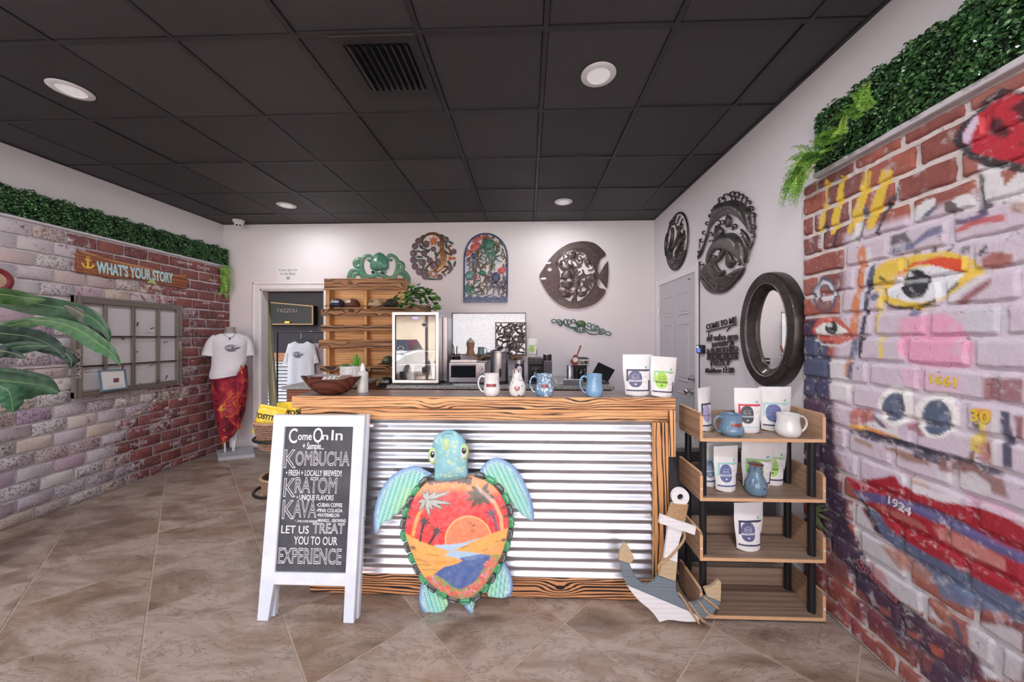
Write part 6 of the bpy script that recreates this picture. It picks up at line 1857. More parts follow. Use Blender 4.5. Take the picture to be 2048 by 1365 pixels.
scr = k.grey(k.noise(k.coord(world=True, scale=(1,2.5,1)),60,3,.5,1.5),.62,.68)
k.color(k.mix(k.math('MULTIPLY', scr, .18), c, S(150,130,170))); k.roughness(.35); M_PANE = k.m
for i in range(4):
    for j in range(3): mk('pane', B().box(fx + .002, fx + .0055, gy[i] + .001, gy[i + 1] - .001, gz[j] + .001, gz[j + 1] - .001), M_PANE, fw)
mk('chalk_name', text_b('SALVADOR', .05, PlaneX(fx + .0368,1),(FY0 + .029,1.2),0,.0006, rot=PI / 2), M_CHALK, fw)
mk('chalk_name', text_b('LOVE', .04, PlaneX(fx + .0368,1),(FY1 - .029,1.33),0,.0006, rot=PI / 2), M_CHALK, fw)
# strings of the wall display with pegs, shells on hanging threads
M_STR = plain('dark_twine', S(80,70,66),.8)
for z, lab in ((1.175, 'lower'),(1.435, 'upper')):
    P = smooth_path([(BX_L + .012 + .04 * (FY0 - .02 < y < FY1 + .02), y, z + .004 * math.sin(y * 5)) for y in (1.9,2.4,2.8, FY0 + .02,3.3, FY1 - .02, FY1 + .05,4.2)],4)
    tag(mk('twine', B().tube(P, .0022,5), M_STR, origin=(BX_L, 3, z)), '%s dark twine strung across the old window and left brick wall' % lab, 'twine')
pegs = [(275,649,(120,50,50),1.4),(305,657,(70,66,66),.3),(245,677,(60,56,60),-.7),(331,685,(130,50,70),.1),(272,705,(110,106,100),.4),(304,730,(120,108,90),.5),(333,755,(120,60,70),1.1),(316,764,(70,64,66),1.5),(155,721,(40,38,40),.2),(245,737,(120,40,66),1.3),(279,771,(110,104,96),1.0)]
names = ['small red', 'small dark', 'small black', 'small crimson', 'small grey', 'small tan', 'small plum', 'small brown', 'tiny black', 'small magenta', 'small wooden']
places = ['in the top row of the old window panes, second column', 'in the top row of the old window panes, third column', 'in the middle row of panes, beside the banana leaf tip', 'in the middle row of panes, last column', 'in the middle row of panes, second from the right', 'in the bottom row of panes, below the lower twine', 'in the bottom right pane, tilted', 'standing upright in the bottom right pane', 'at the left stile of the old window', 'holding the top corner of the framed notice', 'at the bottom rail of the old window']
for (px, py, c, a), nm, pc in zip(pegs, names, places):
    q = at_x(px, py, BX_L + .053)
    Mx = Matrix.Translation(q) @ Matrix.Rotation(a, 4, 'X')
    t = thing('clothes_peg', '%s clothes peg %s' % (nm, pc), 'peg', q, 'clothes pegs on the old window')
    mt = plain('peg_paint_%d' % pegs.index((px, py, c, a)), S(*c),.6)
    for s_ in (-1,1): mk('prong', B().obox(Mx @ Matrix.Translation((0,0, s_ * .0035)) @ Matrix.Rotation(s_ * .05,4, 'X'),.007,.042,.005,.001), mt, t)
    mk('spring', B().obox(Mx, .009,.006,.009,.002), M_STEEL, t)
shells = [(245,803,(214,204,208), 'white'),(307,803,(206,196,190), 'cream'),(276,827,(220,178,150), 'peach coloured'),(332,817,(222,184,158), 'pale orange'),(360,799,(216,208,208), 'small white')]
for (px, py, c, nm), wh in zip(shells, ('under the first muntin', 'under the third pane', 'lowest of the hanging ones', 'near the window corner', 'last to the right')):
    q = at_x(px, py, BX_L + .02)
    t = thing('seashell', '%s seashell hanging on a thread below the old window, %s' % (nm, wh), 'seashell', q, 'seashells hanging below the old window')
    b = B(); ring = []
    for j in range(7):
        row = []
        for i in range(10):
            a = -1.2 + 2.4 * i / 9; rr_ = .030 * j / 6 * (1 - .1 * math.cos(a * 9))
            row.append((q.x + .012 * math.sin(PI * j / 7), q.y + rr_ * math.sin(a), q.z + .015 - rr_ * math.cos(a)))
        ring.append(row)
    mk('shell', b.sheet(ring), plain('shell_%s' % nm.replace(' ', '_'), S(*c, 1.05),.5, var=.2, scale=60), t, fix=False, smooth=60)
    mk('thread', B().tube([(q.x, q.y, q.z + .015),(q.x + .008, q.y, FZ0 + .03)],.0007,4), M_STR, t)
# framed notice standing in the old window
PN = PlaneX(BX_L + .049,1)
pn = px_uv(PN, [(195,741),(249,738),(253,777),(200,784)])
nt = thing('framed_notice', 'blue framed white notice with a small red mark, standing in the old window', 'picture frame', PN.p(*PN.uv(225,782)))
M_BLUEF = plain('grey_blue_frame', S(108,134,152),.5)
mk('frame', B().plate(PN, pn, .012,0, holes=[inset(pn, .018)]), M_BLUEF, nt)
mk('sheet', B().plate(PN, inset(pn, .017),.004,.002), M_LABELW, nt)
c0 = PN.uv(231,761)
mk('red_mark', B().plate(PN, [(c0[0] - .022, c0[1] - .02),(c0[0] + .022, c0[1] - .02),(c0[0] + .022, c0[1] + .02),(c0[0] - .022, c0[1] + .02)],.001,.0062), plain('dull_red_print', S(140,80,96),.6), nt)
lb = B()
for i in range(3): lb.ribbon(PN, [(c0[0] - .07, c0[1] - .05 - i * .016),(c0[0] + .06, c0[1] - .05 - i * .016)],.003,.0004,.0062)
tag(mk('print_lines', lb, M_GREYINK, nt), kind='stuff')
# red ring at the left edge of the picture
q = at_x(-14,560, BX_L + .02)
lr = thing('life_ring', 'dark red ring with a tan middle at the near end of the brick wall', 'wall ornament', q)
mk('ring', B().tube([(q.x, q.y + .08 * math.cos(a), q.z + .075 * math.sin(a)) for a in [2 * PI * i / 28 for i in range(28)]],.022,10, closed=True), plain('dark_red_cloth', S(118,34,44),.6, var=.2), lr, smooth=60)
mk('middle', B().lathe([(.0,.012),(.07,.008),(.08,-.01)],(q.x, q.y, q.z),24, axis='x'), plain('tan_disc', S(176,150,126),.7), lr)

# ================================================================== BANANA PLANT (only its leaves reach into the picture)
k = Mat('banana_leaf', S(52,96,62),.5)
c = k.attr(); v = k.coord(world=True)
k.color(k.mix(k.math('MULTIPLY', k.grey(k.noise(v, 18,3),.45,.7),.3), c, S(24,52,38))); M_BAN = k.m
bp = thing('banana_plant', 'artificial banana plant with large drooping green leaves by the left wall', 'plant', (-3.42,1.95,0))
potc = (-3.42,1.95,0)
mk('pot', B().lathe([(.001,.0),(.13,0),(.17,.30),(.18,.32),(.165,.32),(.15,.28),(.001,.28)], potc, 28), plain('dark_plant_pot', S(60,54,52),.6), bp, smooth=40)
mk('stem', B().tube(smooth_path([(-3.42,1.95,.28),(-3.41,1.96,.7),(-3.40,1.99,1.15),(-3.38,2.02,1.55)],4),[.035 - .012 * i / 12 for i in range(13)],10), plain('plant_stem', S(86,92,60),.7, var=.25), bp, smooth=60)
def big_leaf(pts, width, colr, fold=.35, droop=.25, tip=.35, seed=0, tears=True):
    """pts: (px, py, Y) along the midrib"""
    P = [Vector(p) for p in smooth_path([tuple(at_y(px, py, Y)) for px, py, Y in pts],6)]
    n = len(P); rs = random.Random(seed); rows_, cols_ = [],[]
    lenv = [0]
    for a, c in zip(P[:-1], P[1:]): lenv.append(lenv[-1] + (c - a).length)
    view = (Vector((0,0, EYE)) - P[n // 2]).normalized()
    for i in range(n):
        t = lenv[i] / lenv[-1]
        tg = (P[min(n - 1, i + 1)] - P[max(0, i - 1)]).normalized()
        sd = tg.cross(view).normalized(); nn = sd.cross(tg).normalized()
        w = width * (math.sin(PI * min(1, max(0.02, t * .93 + .05))) ** .55) * (1 if t < .75 else 1 - (t - .75) * 2.2)
        row = []
        for j in range(-4,5):
            q = j / 4; a = abs(q)
            p = P[i] + sd * (w * q) + nn * (fold * w * (a ** .8) * .6 - droop * w * a * a) + nn * (.004 * math.sin(i * 1.7 + seed) * a) + Vector((0,0,-.15 * w * a * a))
            row.append(tuple(p))
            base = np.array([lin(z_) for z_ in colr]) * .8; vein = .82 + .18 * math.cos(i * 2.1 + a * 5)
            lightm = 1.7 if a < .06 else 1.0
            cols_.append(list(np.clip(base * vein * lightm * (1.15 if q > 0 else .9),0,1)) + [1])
        rows_.append(row)
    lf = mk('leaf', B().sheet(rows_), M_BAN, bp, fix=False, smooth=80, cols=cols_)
    mk('midrib', B().tube([p + view * .002 for p in P],[.0035 * (1 - .7 * i / n) for i in range(n)],6), plain('leaf_midrib', S(120,146,96),.5), lf, smooth=60)
LG, MG, DG, BR = (66,116,70),(50,94,62),(30,62,50),(74,84,66)
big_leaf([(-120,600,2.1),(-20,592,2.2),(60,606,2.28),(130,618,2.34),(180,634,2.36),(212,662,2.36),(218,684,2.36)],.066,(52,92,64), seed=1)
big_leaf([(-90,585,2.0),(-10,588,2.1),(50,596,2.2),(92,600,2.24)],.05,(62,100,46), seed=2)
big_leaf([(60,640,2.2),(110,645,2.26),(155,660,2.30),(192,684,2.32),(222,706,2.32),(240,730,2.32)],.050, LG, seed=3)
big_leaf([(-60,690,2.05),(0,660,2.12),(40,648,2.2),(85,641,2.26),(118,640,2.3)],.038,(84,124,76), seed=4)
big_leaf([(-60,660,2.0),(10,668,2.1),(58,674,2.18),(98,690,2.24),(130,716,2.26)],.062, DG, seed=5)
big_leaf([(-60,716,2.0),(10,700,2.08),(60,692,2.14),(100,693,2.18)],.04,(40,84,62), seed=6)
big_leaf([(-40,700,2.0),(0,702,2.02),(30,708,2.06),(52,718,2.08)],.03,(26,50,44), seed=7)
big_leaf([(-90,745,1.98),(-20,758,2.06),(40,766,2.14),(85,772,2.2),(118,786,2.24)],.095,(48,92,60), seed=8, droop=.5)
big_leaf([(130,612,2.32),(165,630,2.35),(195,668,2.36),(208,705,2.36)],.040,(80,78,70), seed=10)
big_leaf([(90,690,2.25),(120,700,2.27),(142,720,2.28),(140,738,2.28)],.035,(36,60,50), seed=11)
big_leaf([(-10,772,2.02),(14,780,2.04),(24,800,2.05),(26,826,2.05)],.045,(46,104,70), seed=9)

# ================================================================== MANNEQUIN
MC = Vector((-3.60,4.17,0)); FD = Vector((.63,-.78,0)); RD = Vector((.78,.63,0))
def mp3(x, y, z): return MC + RD * x + FD * y + Vector((0,0, z))     # x to its left-of-picture..right, y towards the viewer
man = thing('mannequin', 'headless mannequin in a white t-shirt and red floral wrap skirt on a grey base', 'mannequin', tuple(MC))
M_MANN = plain('grey_mannequin', S(150,144,142),.4, var=.05)
def loft(rings, n=28, fold=0.0, nf=9, ph=0.0, cap=True):
    g = []
    for (z, cx, cy, rx, ry, *f) in rings:
        row = []; ff = f[0] if f else fold
        for i in range(n):
            a = 2 * PI * i / n; k_ = 1 + ff * math.sin(nf * a + ph + z * 6)
            sk = f[1] if len(f) > 1 else 0
            row.append(tuple(mp3(cx + rx * k_ * math.cos(a), cy + ry * k_ * math.sin(a), z + sk * math.cos(a))))
        g.append(row)
    b = B().sheet(g, closed_v=True)
    if cap: b.f += [tuple(range(n))[::-1], tuple((len(g) - 1) * n + i for i in range(n))]; b.mi += [0,0]
    return b
mk('torso', loft([(.95,0,0,.15,.10),(1.08,0,0,.135,.09),(1.2,0,.01,.15,.10),(1.32,0,.01,.16,.105),(1.42,0,0,.15,.085),(1.455,0,-.005,.10,.065),(1.475,0,-.01,.062,.058),(1.50,0,-.01,.052,.052),(1.535,0,-.008,.050,.050),(1.55,0,-.008,.048,.048)]), M_MANN, man, smooth=60)
kt = Mat('white_cotton', (.76,.75,.82,1),.85); kt.bump(kt.noise(kt.coord(world=True),22,4),.5,.012); M_TEE = kt.m
ts = mk('t_shirt', loft([(.955,-.035,.06,.135,.105,.03,.02),(1.0,-.03,.05,.158,.118,.03,.045),(1.06,-.012,.035,.174,.120,.02,.055),(1.12,0,.02,.172,.118,.012,.03),(1.2,0,.012,.170,.115,.01,0),(1.3,0,.012,.176,.117,.006,0),(1.38,0,.006,.180,.108,0,0),(1.425,0,.0,.168,.092,0,0),(1.455,0,-.004,.125,.078,0,0),(1.470,0,-.008,.088,.074,0,0)], cap=False), M_TEE, man, smooth=70)
for s_ in (-1,1):
    P = [mp3(s_ * x, y, z) for x, y, z in ((.115,0,1.42),(.160,0,1.36),(.182,.005,1.28),(.198,.01,1.205))] if s_ < 0 else [mp3(x, y, z) for x, y, z in ((.115,0,1.42),(.158,-.01,1.36),(.178,-.01,1.28),(.186,-.01,1.20))]
    mk('sleeve', B().tube(smooth_path([tuple(p) for p in P],4),[.056 + .010 * i / 12 for i in range(13)],16, flat=1.0), M_TEE, ts, smooth=60)
class TeeP:
    def __init__(s, off=0.0): s.o = off
    def p(s, u, v, w0=0.0):
        rx, ry = .172 + .004,.115 + .004; a = math.asin(max(-.95, min(.95, u / rx)))
        return tuple(mp3(u, .012 + (ry + .0025 + w0) * math.cos(a), v))
M_PRINT = plain('dark_slate_print', S(72,84,100),.7)
def wave_print(fp, cu_, cv, s):
    b = B()
    b.ribbon(fp, [(cu_ + s * .9 * math.cos(a) - .1 * s, cv + s * .55 * math.sin(a)) for a in [.3 + 5.2 * i / 20 for i in range(21)]], s * .10,.0004)
    b.ribbon(fp, smooth_path([(cu_ - .7 * s, cv + .1 * s),(cu_ - .3 * s, cv + .3 * s),(cu_ + .2 * s, cv + .2 * s),(cu_ + .3 * s, cv - .1 * s),(cu_, cv - .1 * s),(cu_ + .1 * s, cv + .06 * s)],3), s * .16,.0004)
    b.ribbon(fp, smooth_path([(cu_ - .8 * s, cv - .2 * s),(cu_ - .2 * s, cv - .42 * s),(cu_ + .5 * s, cv - .3 * s),(cu_ + 1.3 * s, cv + .1 * s)],3), s * .14,.0004)
    b.ribbon(fp, smooth_path([(cu_ - .6 * s, cv - .05 * s),(cu_ - .2 * s, cv - .2 * s),(cu_ + .4 * s, cv - .12 * s),(cu_ + 1.0 * s, cv + .05 * s)],3), s * .10,.0004)
    b.ribbon(fp, [(cu_ - .7 * s, cv - .72 * s),(cu_ + .7 * s, cv - .70 * s)], s * .07,.0004)
    return b
tag(mk('wave_print', wave_print(TeeP(),.02,1.30,.062), M_PRINT, ts, fix=False), kind='stuff')
k = Mat('red_floral_wrap', (.4,.03,.05,1),.75)
v = k.coord(world=True)
n1, n2 = k.noise(v, 7,4,.55,.6), k.noise(v, 19,4,.6,1.2)
c = k.ramp(n1,[(.30, S(84,14,38)),(.43, S(140,22,50)),(.54, S(180,40,60)),(.60, S(216,112,60)),(.65, S(170,30,56)),(.8, S(196,90,108))])
c = k.mix(k.grey(n2,.56,.66), c, S(70,16,40)); n3 = k.noise(v, 13,2,.5,.8)
c = k.mix(k.math('MULTIPLY', k.grey(n3,.66,.72),.9), c, S(232,176,70))
k.color(c); k.bump(k.noise(v, 16,3),.4,.01); M_SARONG = k.m
sk = mk('wrap_skirt', loft([(.20,-.015,.01,.062,.055,.06,.05),(.26,-.01,.01,.085,.07,.05,.06),(.36,.0,.012,.115,.088,.04,.04),(.5,.005,.012,.140,.10,.03,.02),(.65,.005,.012,.158,.112,.025,0),(.8,.004,.012,.170,.120,.02,0),(.92,.0,.012,.174,.122,.02,0),(1.0,.004,.012,.166,.114,.02,0),(1.06,.01,.0,.156,.098,.03,0),(1.10,.0,.01,.148,.10,.03,0)], n=36, nf=7), M_SARONG, man, smooth=70)
fb = B()
g = []
for z in (1.09,1.0,.85,.7,.5,.32):
    wz = .05 + .02 * math.sin(z * 9)
    g.append([tuple(mp3(.07 + t * wz - (1.09 - z) * .02,.115 + .012 + .012 * math.sin(t * 9 + z * 7) + (.01 if .5 < z < 1 else -.006 - (.5 - z) * .08 * (z < .5)), z)) for t in (0,.2,.4,.6,.8,1)])
mk('skirt_fold', fb.sheet(g), M_SARONG, sk, fix=False, smooth=80)
fl = B()
for px, pz in ((-.075,.84),(-.045,.845),(-.06,.80)):
    for i in range(5):
        a = 2 * PI * i / 5
        c0 = mp3(px + .012 * math.cos(a),.127 - abs(px) * .2, pz + .012 * math.sin(a)); fl.ell(c0,(.008,.003,.008),8,5)
tag(mk('yellow_flowers', fl, M_YELL, sk), kind='stuff')
mk('necklace', B().tube(smooth_path([tuple(mp3(x, y, z)) for x, y, z in ((-.06,.03,1.49),(-.05,.075,1.46),(-.02,.105,1.43),(0,.118,1.42),(.02,.108,1.43),(.05,.078,1.46),(.06,.03,1.49))],4),.002,5), M_DARKMETAL, man)
mk('pendant', B().ell(mp3(0,.124,1.41),(.010,.006,.012),10,6), M_DARKMETAL, man, smooth=60)
mk('stand_base', B().add([(x, y, z) for z in (.001,.042) for x, y in ((-3.55,3.95),(-3.23,4.09),(-3.50,4.39),(-3.82,4.22))],[(0,3,2,1),(4,5,6,7),(0,1,5,4),(1,2,6,5),(2,3,7,6),(3,0,4,7)]), plain('light_grey_base', S(172,176,184,1.1),.5, var=.03), man)
for a, c in (((-.045,.0,.0425),(-.055,.0,.25)),((.03,.0,.0425),(.012,.0,.30)),((.035,.0,.0425),(.06,.0,.30))):
    mk('support_leg', B().cyl(mp3(*a), mp3(*c),.011, n=12), M_WHITE_PL, man, smooth=40)

# ================================================================== NOTICE, BASKET STAND, CRISP BAGS
PBK = PlaneY(YB - .001)
(u0, v1),(u1, v0) = PBK.uv(555.5,533), PBK.uv(597,566)
pp = thing('paper_notice', 'white paper notice with black lettering above the doorway to the back', 'notice', ((u0 + u1) / 2, YB, v0))
mk('sheet', B().plate(PBK, [(u0, v0),(u1, v0),(u1, v1),(u0, v1)],.001,.0), plain('white_paper', (.80,.79,.84,1),.7, var=.02), pp)
cu_ = (u0 + u1) / 2; hh = v1 - v0
mk('lettering', text_b('Come Join Us\nIn the Back', hh * .20, PBK, (cu_, v0 + hh * .66),.0012,.0005, line=1.1), M_INK, pp)
for s_ in (-1,1):
    x = cu_ + s_ * .012; y = v0 + hh * .28
    mk('arrow', B().plate(PBK, [(x - .004, y + .022),(x + .004, y + .022),(x + .004, y - .004),(x + .009, y - .004),(x, y - .02),(x - .009, y - .004),(x - .004, y - .004)],.0006,.0012), M_INK, pp)

M_WICK = plain('brown_wicker', S(150,118,98),.8, var=.3, scale=70)
M_WICKR = plain('wicker_rim', S(170,138,114),.8, var=.2, scale=60)
def basket(label, c, r0, r1, h, loc):
    t = thing('wicker_basket', label, 'basket', loc, 'wicker baskets on the black stand')
    rowsN = int(h / .016); NS = 30
    for j in range(rowsN):
        f = (j + .5) / rowsN; r_ = lerp(r0, r1, f)
        pts = [(c[0] + (r_ + .005 * (1 if (i + j) % 2 else -1)) * math.cos(2 * PI * i / (NS * 2)), c[1] + (r_ + .005 * (1 if (i + j) % 2 else -1)) * math.sin(2 * PI * i / (NS * 2)), c[2] + h * f) for i in range(NS * 2)]
        mk('weaver', B().tube(pts, .0072,5, closed=True), M_WICK, t, smooth=60)
    mk('rim', B().tube([(c[0] + r1 * math.cos(2 * PI * i / 40), c[1] + r1 * math.sin(2 * PI * i / 40), c[2] + h) for i in range(40)],.010,8, closed=True), M_WICKR, t, smooth=60)
    mk('bottom', B().lathe([(.001,.0),(r0,0),(r0,.008),(.001,.008)], c, 28), M_WICK, t)
    mk('lining', B().lathe([(r0 - .006,.009),(r1 - .007, h - .008),(r1 - .009, h - .008),(r0 - .008,.009)], c, 32), plain('basket_inside', S(84,64,54),.9), t)
    return t
BCX, BCY = -1.895,2.66
bst = thing('basket_stand', 'black metal stand carrying two wicker baskets behind the chalkboard sign', 'stand', (BCX, BCY, 0))
for z, r in ((.662,.170),(.262,.170)):
    mk('hoop', B().tube([(BCX + r * math.cos(2 * PI * i / 36), BCY + r * math.sin(2 * PI * i / 36), z) for i in range(36)],.011,8, closed=True), M_BLACK, bst, smooth=60)
for a in (-.9,0,.9):
    mk('upright', B().cyl((BCX + .182 * math.cos(a), BCY + .182 * math.sin(a),.0),(BCX + .182 * math.cos(a), BCY + .182 * math.sin(a),.67),.008, n=8), M_BLACK, bst, smooth=40)
basket('upper wicker basket holding yellow crisp bags behind the chalkboard sign', (BCX, BCY, .585),.125,.168,.205,(BCX, BCY, .585))
basket('lower empty wicker basket behind the chalkboard sign', (BCX + .03, BCY, .185),.115,.15,.185,(BCX, BCY, .185))
def chips(label, M_, w, h, txt, col=(236,196,60)):
    loc = M_.to_translation(); t = thing('crisp_bag', label, 'crisp bag', loc, 'crisp bags in the upper basket')
    m = plain('yellow_crisp_film', S(*col, 1.12),.3, var=.2, scale=30, bump=.3, bscale=40)
    N_, K_ = 14,12; fr = []; bk = []
    for i in range(N_ + 1):
        a, c_ = [],[]
        for j in range(K_ + 1):
            u, v_ = -1 + 2 * i / N_, -1 + 2 * j / K_
            th = .038 * max(0,(1 - abs(u) ** 3)) ** .6 * max(0,(1 - abs(v_) ** 4)) ** .6 + .003 * math.sin(u * 9 + v_ * 4) * (1 - v_ * v_)
            x, z = u * w / 2, v_ * h / 2
            a.append(M_ @ Vector((x, -th - .001, z))); c_.append(M_ @ Vector((x, th + .001, z)))
        fr.append(a); bk.append(c_[:])
    mk('packet', merge(B().sheet(fr), B().sheet(bk)), m, t, smooth=60, fix=False)
    class CP:
        def p(s, u, v_, w0=0.0):
            uu, vv = u / (w / 2), v_ / (h / 2)
            th = .038 * max(0,(1 - abs(uu) ** 3)) ** .6 * max(0,(1 - abs(vv) ** 4)) ** .6 + .003 * math.sin(uu * 9 + vv * 4) * (1 - vv * vv)
            return tuple(M_ @ Vector((u, -th - .003 - w0, v_)))
    mk('lettering', text_b(txt, .05, CP(),(0, h * .16),0,.001, bold=.0015, sx=.9), M_BLACK, t)
    mk('top_seal', B().obox(M_ @ Matrix.Translation((0,0, h / 2 + .006)), w * .98,.002,.014), m, t)
    return t
chips('yellow crisp bag at the front left of the upper basket', Matrix.Translation((BCX - .045, BCY - .06,.79)) @ Matrix.Rotation(.18,4, 'Y') @ Matrix.Rotation(-.15,4, 'X') @ Matrix.Rotation(.1,4, 'Z'),.20,.20, 'TOSTITOS')
chips('yellow crisp bag behind the other one in the upper basket', Matrix.Translation((BCX + .035, BCY + .035,.80)) @ Matrix.Rotation(-.08,4, 'Y') @ Matrix.Rotation(-.1,4, 'X') @ Matrix.Rotation(-.1,4, 'Z'),.20,.21, 'TOSTITOS')
# ================================================================== WALL ART ON THE BACK WALL
PB = PlaneY(YB - .006)
def uvt(t, pts, pl=PB): return [pl.uv(*q) for q in t(pts)]
def pxs(pl, t, a, d=1.0):             # length in (u,v) of d crop pixels at crop point a
    (u0, v0),(u1, v1) = uvt(t, [a, (a[0], a[1] + d)], pl); return abs(v1 - v0)
def enamel(name, a, b_, rough=.4, scale=30):
    k = Mat(name, a, rough, coat=.2); v = k.coord(world=True)
    k.color(k.ramp(k.noise(v, scale, 4),[(.3, a),(.65, b_)])); return k.m
M_TEAL = enamel('teal_enamel', S(40,98,86), S(76,142,122)); M_TEALD = enamel('dark_teal_line', S(34,66,76), S(56,92,96))
M_LIME = enamel('lime_enamel', S(118,164,108), S(78,140,110))
octo = thing('metal_octopus', 'green metal octopus on the back wall above the pallet shelf', 'wall art', PB.p(*PB.uv(758,540)))
tO = crop(680,440,5.689)
hd_ = smooth_path([(450,372),(500,395),(540,440),(556,500),(548,560),(500,577),(450,580),(400,576),(352,560),(342,505),(355,450),(398,396)],3, True)
g_h = uvt(tO, hd_)
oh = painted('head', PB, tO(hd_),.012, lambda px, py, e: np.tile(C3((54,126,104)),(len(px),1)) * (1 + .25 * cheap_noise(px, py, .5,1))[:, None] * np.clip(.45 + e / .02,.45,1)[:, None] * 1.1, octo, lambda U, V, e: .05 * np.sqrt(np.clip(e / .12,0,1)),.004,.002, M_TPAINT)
arms = [[(470,590),(500,640),(560,665),(620,645),(650,570),(655,480),(625,425),(575,403),(545,420),(548,450),(575,462),(592,445)],
        [(425,590),(395,635),(345,650),(290,635),(255,575),(245,500),(270,432),(320,408),(358,422),(362,452),(335,468),(318,452)],
        [(255,460),(215,452),(175,475),(170,510),(195,535),(228,525),(236,500),(218,485),(204,496)],
        [(640,500),(680,488),(715,510),(718,548),(690,572),(660,560),(656,535),(676,524)],
        [(330,668),(262,650),(238,600),(190,570),(135,580),(100,635),(98,690),(110,730)],
        [(560,668),(610,665),(640,610),(690,582),(750,605),(785,665),(775,730)],
        [(150,690),(152,640),(180,612),(215,622)],[(735,690),(735,650),(708,622),(675,625)]]
for a in arms:
    P = smooth_path(uvt(tO, a),4); n = len(P); w_ = pxs(PB, tO, a[0])
    W = [w_ * (56 - 32 * i / n) for i in range(n)]
    ar = mk('tentacle', B().ribbon(PB, P, W, .014,.002), M_TEAL, octo, smooth=60)
    mk('suckers', B().ribbon(PB, P[1:],[x * .36 for x in W[1:]],.004,.0135), M_LIME, ar, smooth=60)
for cx, cy in ((376,598),(488,604)):
    mk('eye', B().dome(PB, uvt(tO, [(cx, cy)])[0],(pxs(PB, tO, (cx, cy),16),) * 2,.012,.014,14,3), M_EYEB, octo, smooth=60)
mk('brow', B().ribbon(PB, smooth_path(uvt(tO, [(385,580),(430,615),(450,640),(470,615),(520,585)]),3), pxs(PB, tO, (450,600),34),.014,.004), M_TEAL, octo, smooth=60)

# round lizard plaque
tL = crop(810,455,11.87)
M_BRONZE = enamel('bronze_enamel', S(110,76,46), S(170,128,86),.35); M_BRONZE.node_tree.nodes['Principled BSDF'].inputs['Metallic'].default_value = .5
M_LEAFD = enamel('dark_green_leaf_metal', S(46,66,62), S(84,104,98),.4); M_PURP = enamel('dusky_purple_metal', S(74,62,80), S(112,96,112),.4); M_FCORE = enamel('flower_centre', S(160,128,110), S(112,84,78),.4); M_ORM = enamel('rust_orange_metal', S(176,84,48), S(206,116,70),.4)
liz = thing('lizard_plaque', 'round metal plaque of a bronze lizard curled among purple flowers on the back wall', 'wall art', PB.p(*PB.uv(866,513)))
u1_ = pxs(PB, tL, (675,675))
bodyp = smooth_path([(560,460),(470,470),(420,400),(420,300),(490,205),(600,155),(720,160),(820,220),(880,320),(885,420),(880,520),(905,620),(920,720),(905,840),(850,940),(770,1020),(700,1060)],3)
n = len(bodyp); Wb = np.interp(np.linspace(0,1, n),[0,.2,.45,.6,.72,.85,1],[22,45,80,100,150,135,80])
mk('lizard_body', B().ribbon(PB, uvt(tL, bodyp),[w * u1_ for w in Wb],.022,.006), M_BRONZE, liz, smooth=60)
mk('lizard_head', B().plate(PB, uvt(tL, el(675,1108,95,90,0,24)),.014,.006, holes=[uvt(tL, el(675,1108,48,48,0,18))]), M_BRONZE, liz, smooth=30)
for p, w in (([(940,560),(1020,620),(1110,660),(1060,540),(1040,460),(1110,440)],42),([(840,560),(790,640),(720,740)],36),([(790,960),(700,830),(600,880),(530,940),(500,1000)],42),([(870,950),(980,930),(1010,960),(950,1040),(870,1080)],42),([(900,1060),(940,1120),(970,1160)],30)):
    mk('lizard_leg', B().ribbon(PB, smooth_path(uvt(tL, p),3), w * u1_, .014,.006), M_BRONZE, liz, smooth=60)
for i, (x, y, r) in enumerate(((320,330,68),(240,455,68),(205,620,76),(205,780,74),(240,930,72),(350,1055,80),(490,1150,88),(455,620,66),(415,840,80),(590,790,66),(785,800,60),(665,940,56),(680,520,56),(510,390,66),(970,295,66),(1160,580,62),(830,1185,62),(1075,970,66),(830,400,60))):
    ru = r * u1_ * 1.1; c0 = uvt(tL, [(x, y)])[0]
    pts = [(c0[0] + ru * (1 + .07 * math.cos(12 * a)) * math.cos(a), c0[1] + ru * (1 + .07 * math.cos(12 * a)) * math.sin(a)) for a in [2 * PI * q / 48 for q in range(48)]]
    f = mk('flower', B().plate(PB, pts, .007,.004), M_PURP, liz)
    mk('centre', B().dome(PB, c0,(ru * .48, ru * .48),.010,.0105,14,3), M_FCORE, f, smooth=60)
for x, y, rx, ry, ro in ((405,230,60,22,-.7),(385,470,60,22,.8),(340,575,60,20,.3),(350,705,66,20,.1),(300,790,50,18,-.6),(430,975,60,20,-1.2),(500,540,60,22,.5),(560,560,50,20,-.8),(735,640,55,24,1.3),(900,215,60,22,.7),(1090,365,60,22,.5),(1055,850,60,24,.9),(1180,870,60,20,1.8),(500,1030,56,22,.2),(520,700,50,18,.2),(640,1230,130,16,.05),(1050,1070,50,18,-.6),(980,430,70,22,1.4)):
    mk('leaf', B().dome(PB, uvt(tL, [(x, y)])[0],(rx * u1_ * 1.25, ry * u1_ * 1.4),.010,.003,12,3, rot=-ro), M_LEAFD, liz, smooth=60)
mk('orange_bloom', B().plate(PB, uvt(tL, star(680,330,125,7,.5,.2)),.010,.004), M_ORM, liz)
mk('butterfly', B().plate(PB, uvt(tL, [(1020,720),(1080,690),(1130,720),(1180,700),(1220,740),(1170,780),(1120,760),(1060,800),(1040,760)]),.008,.004), M_ORM, liz)

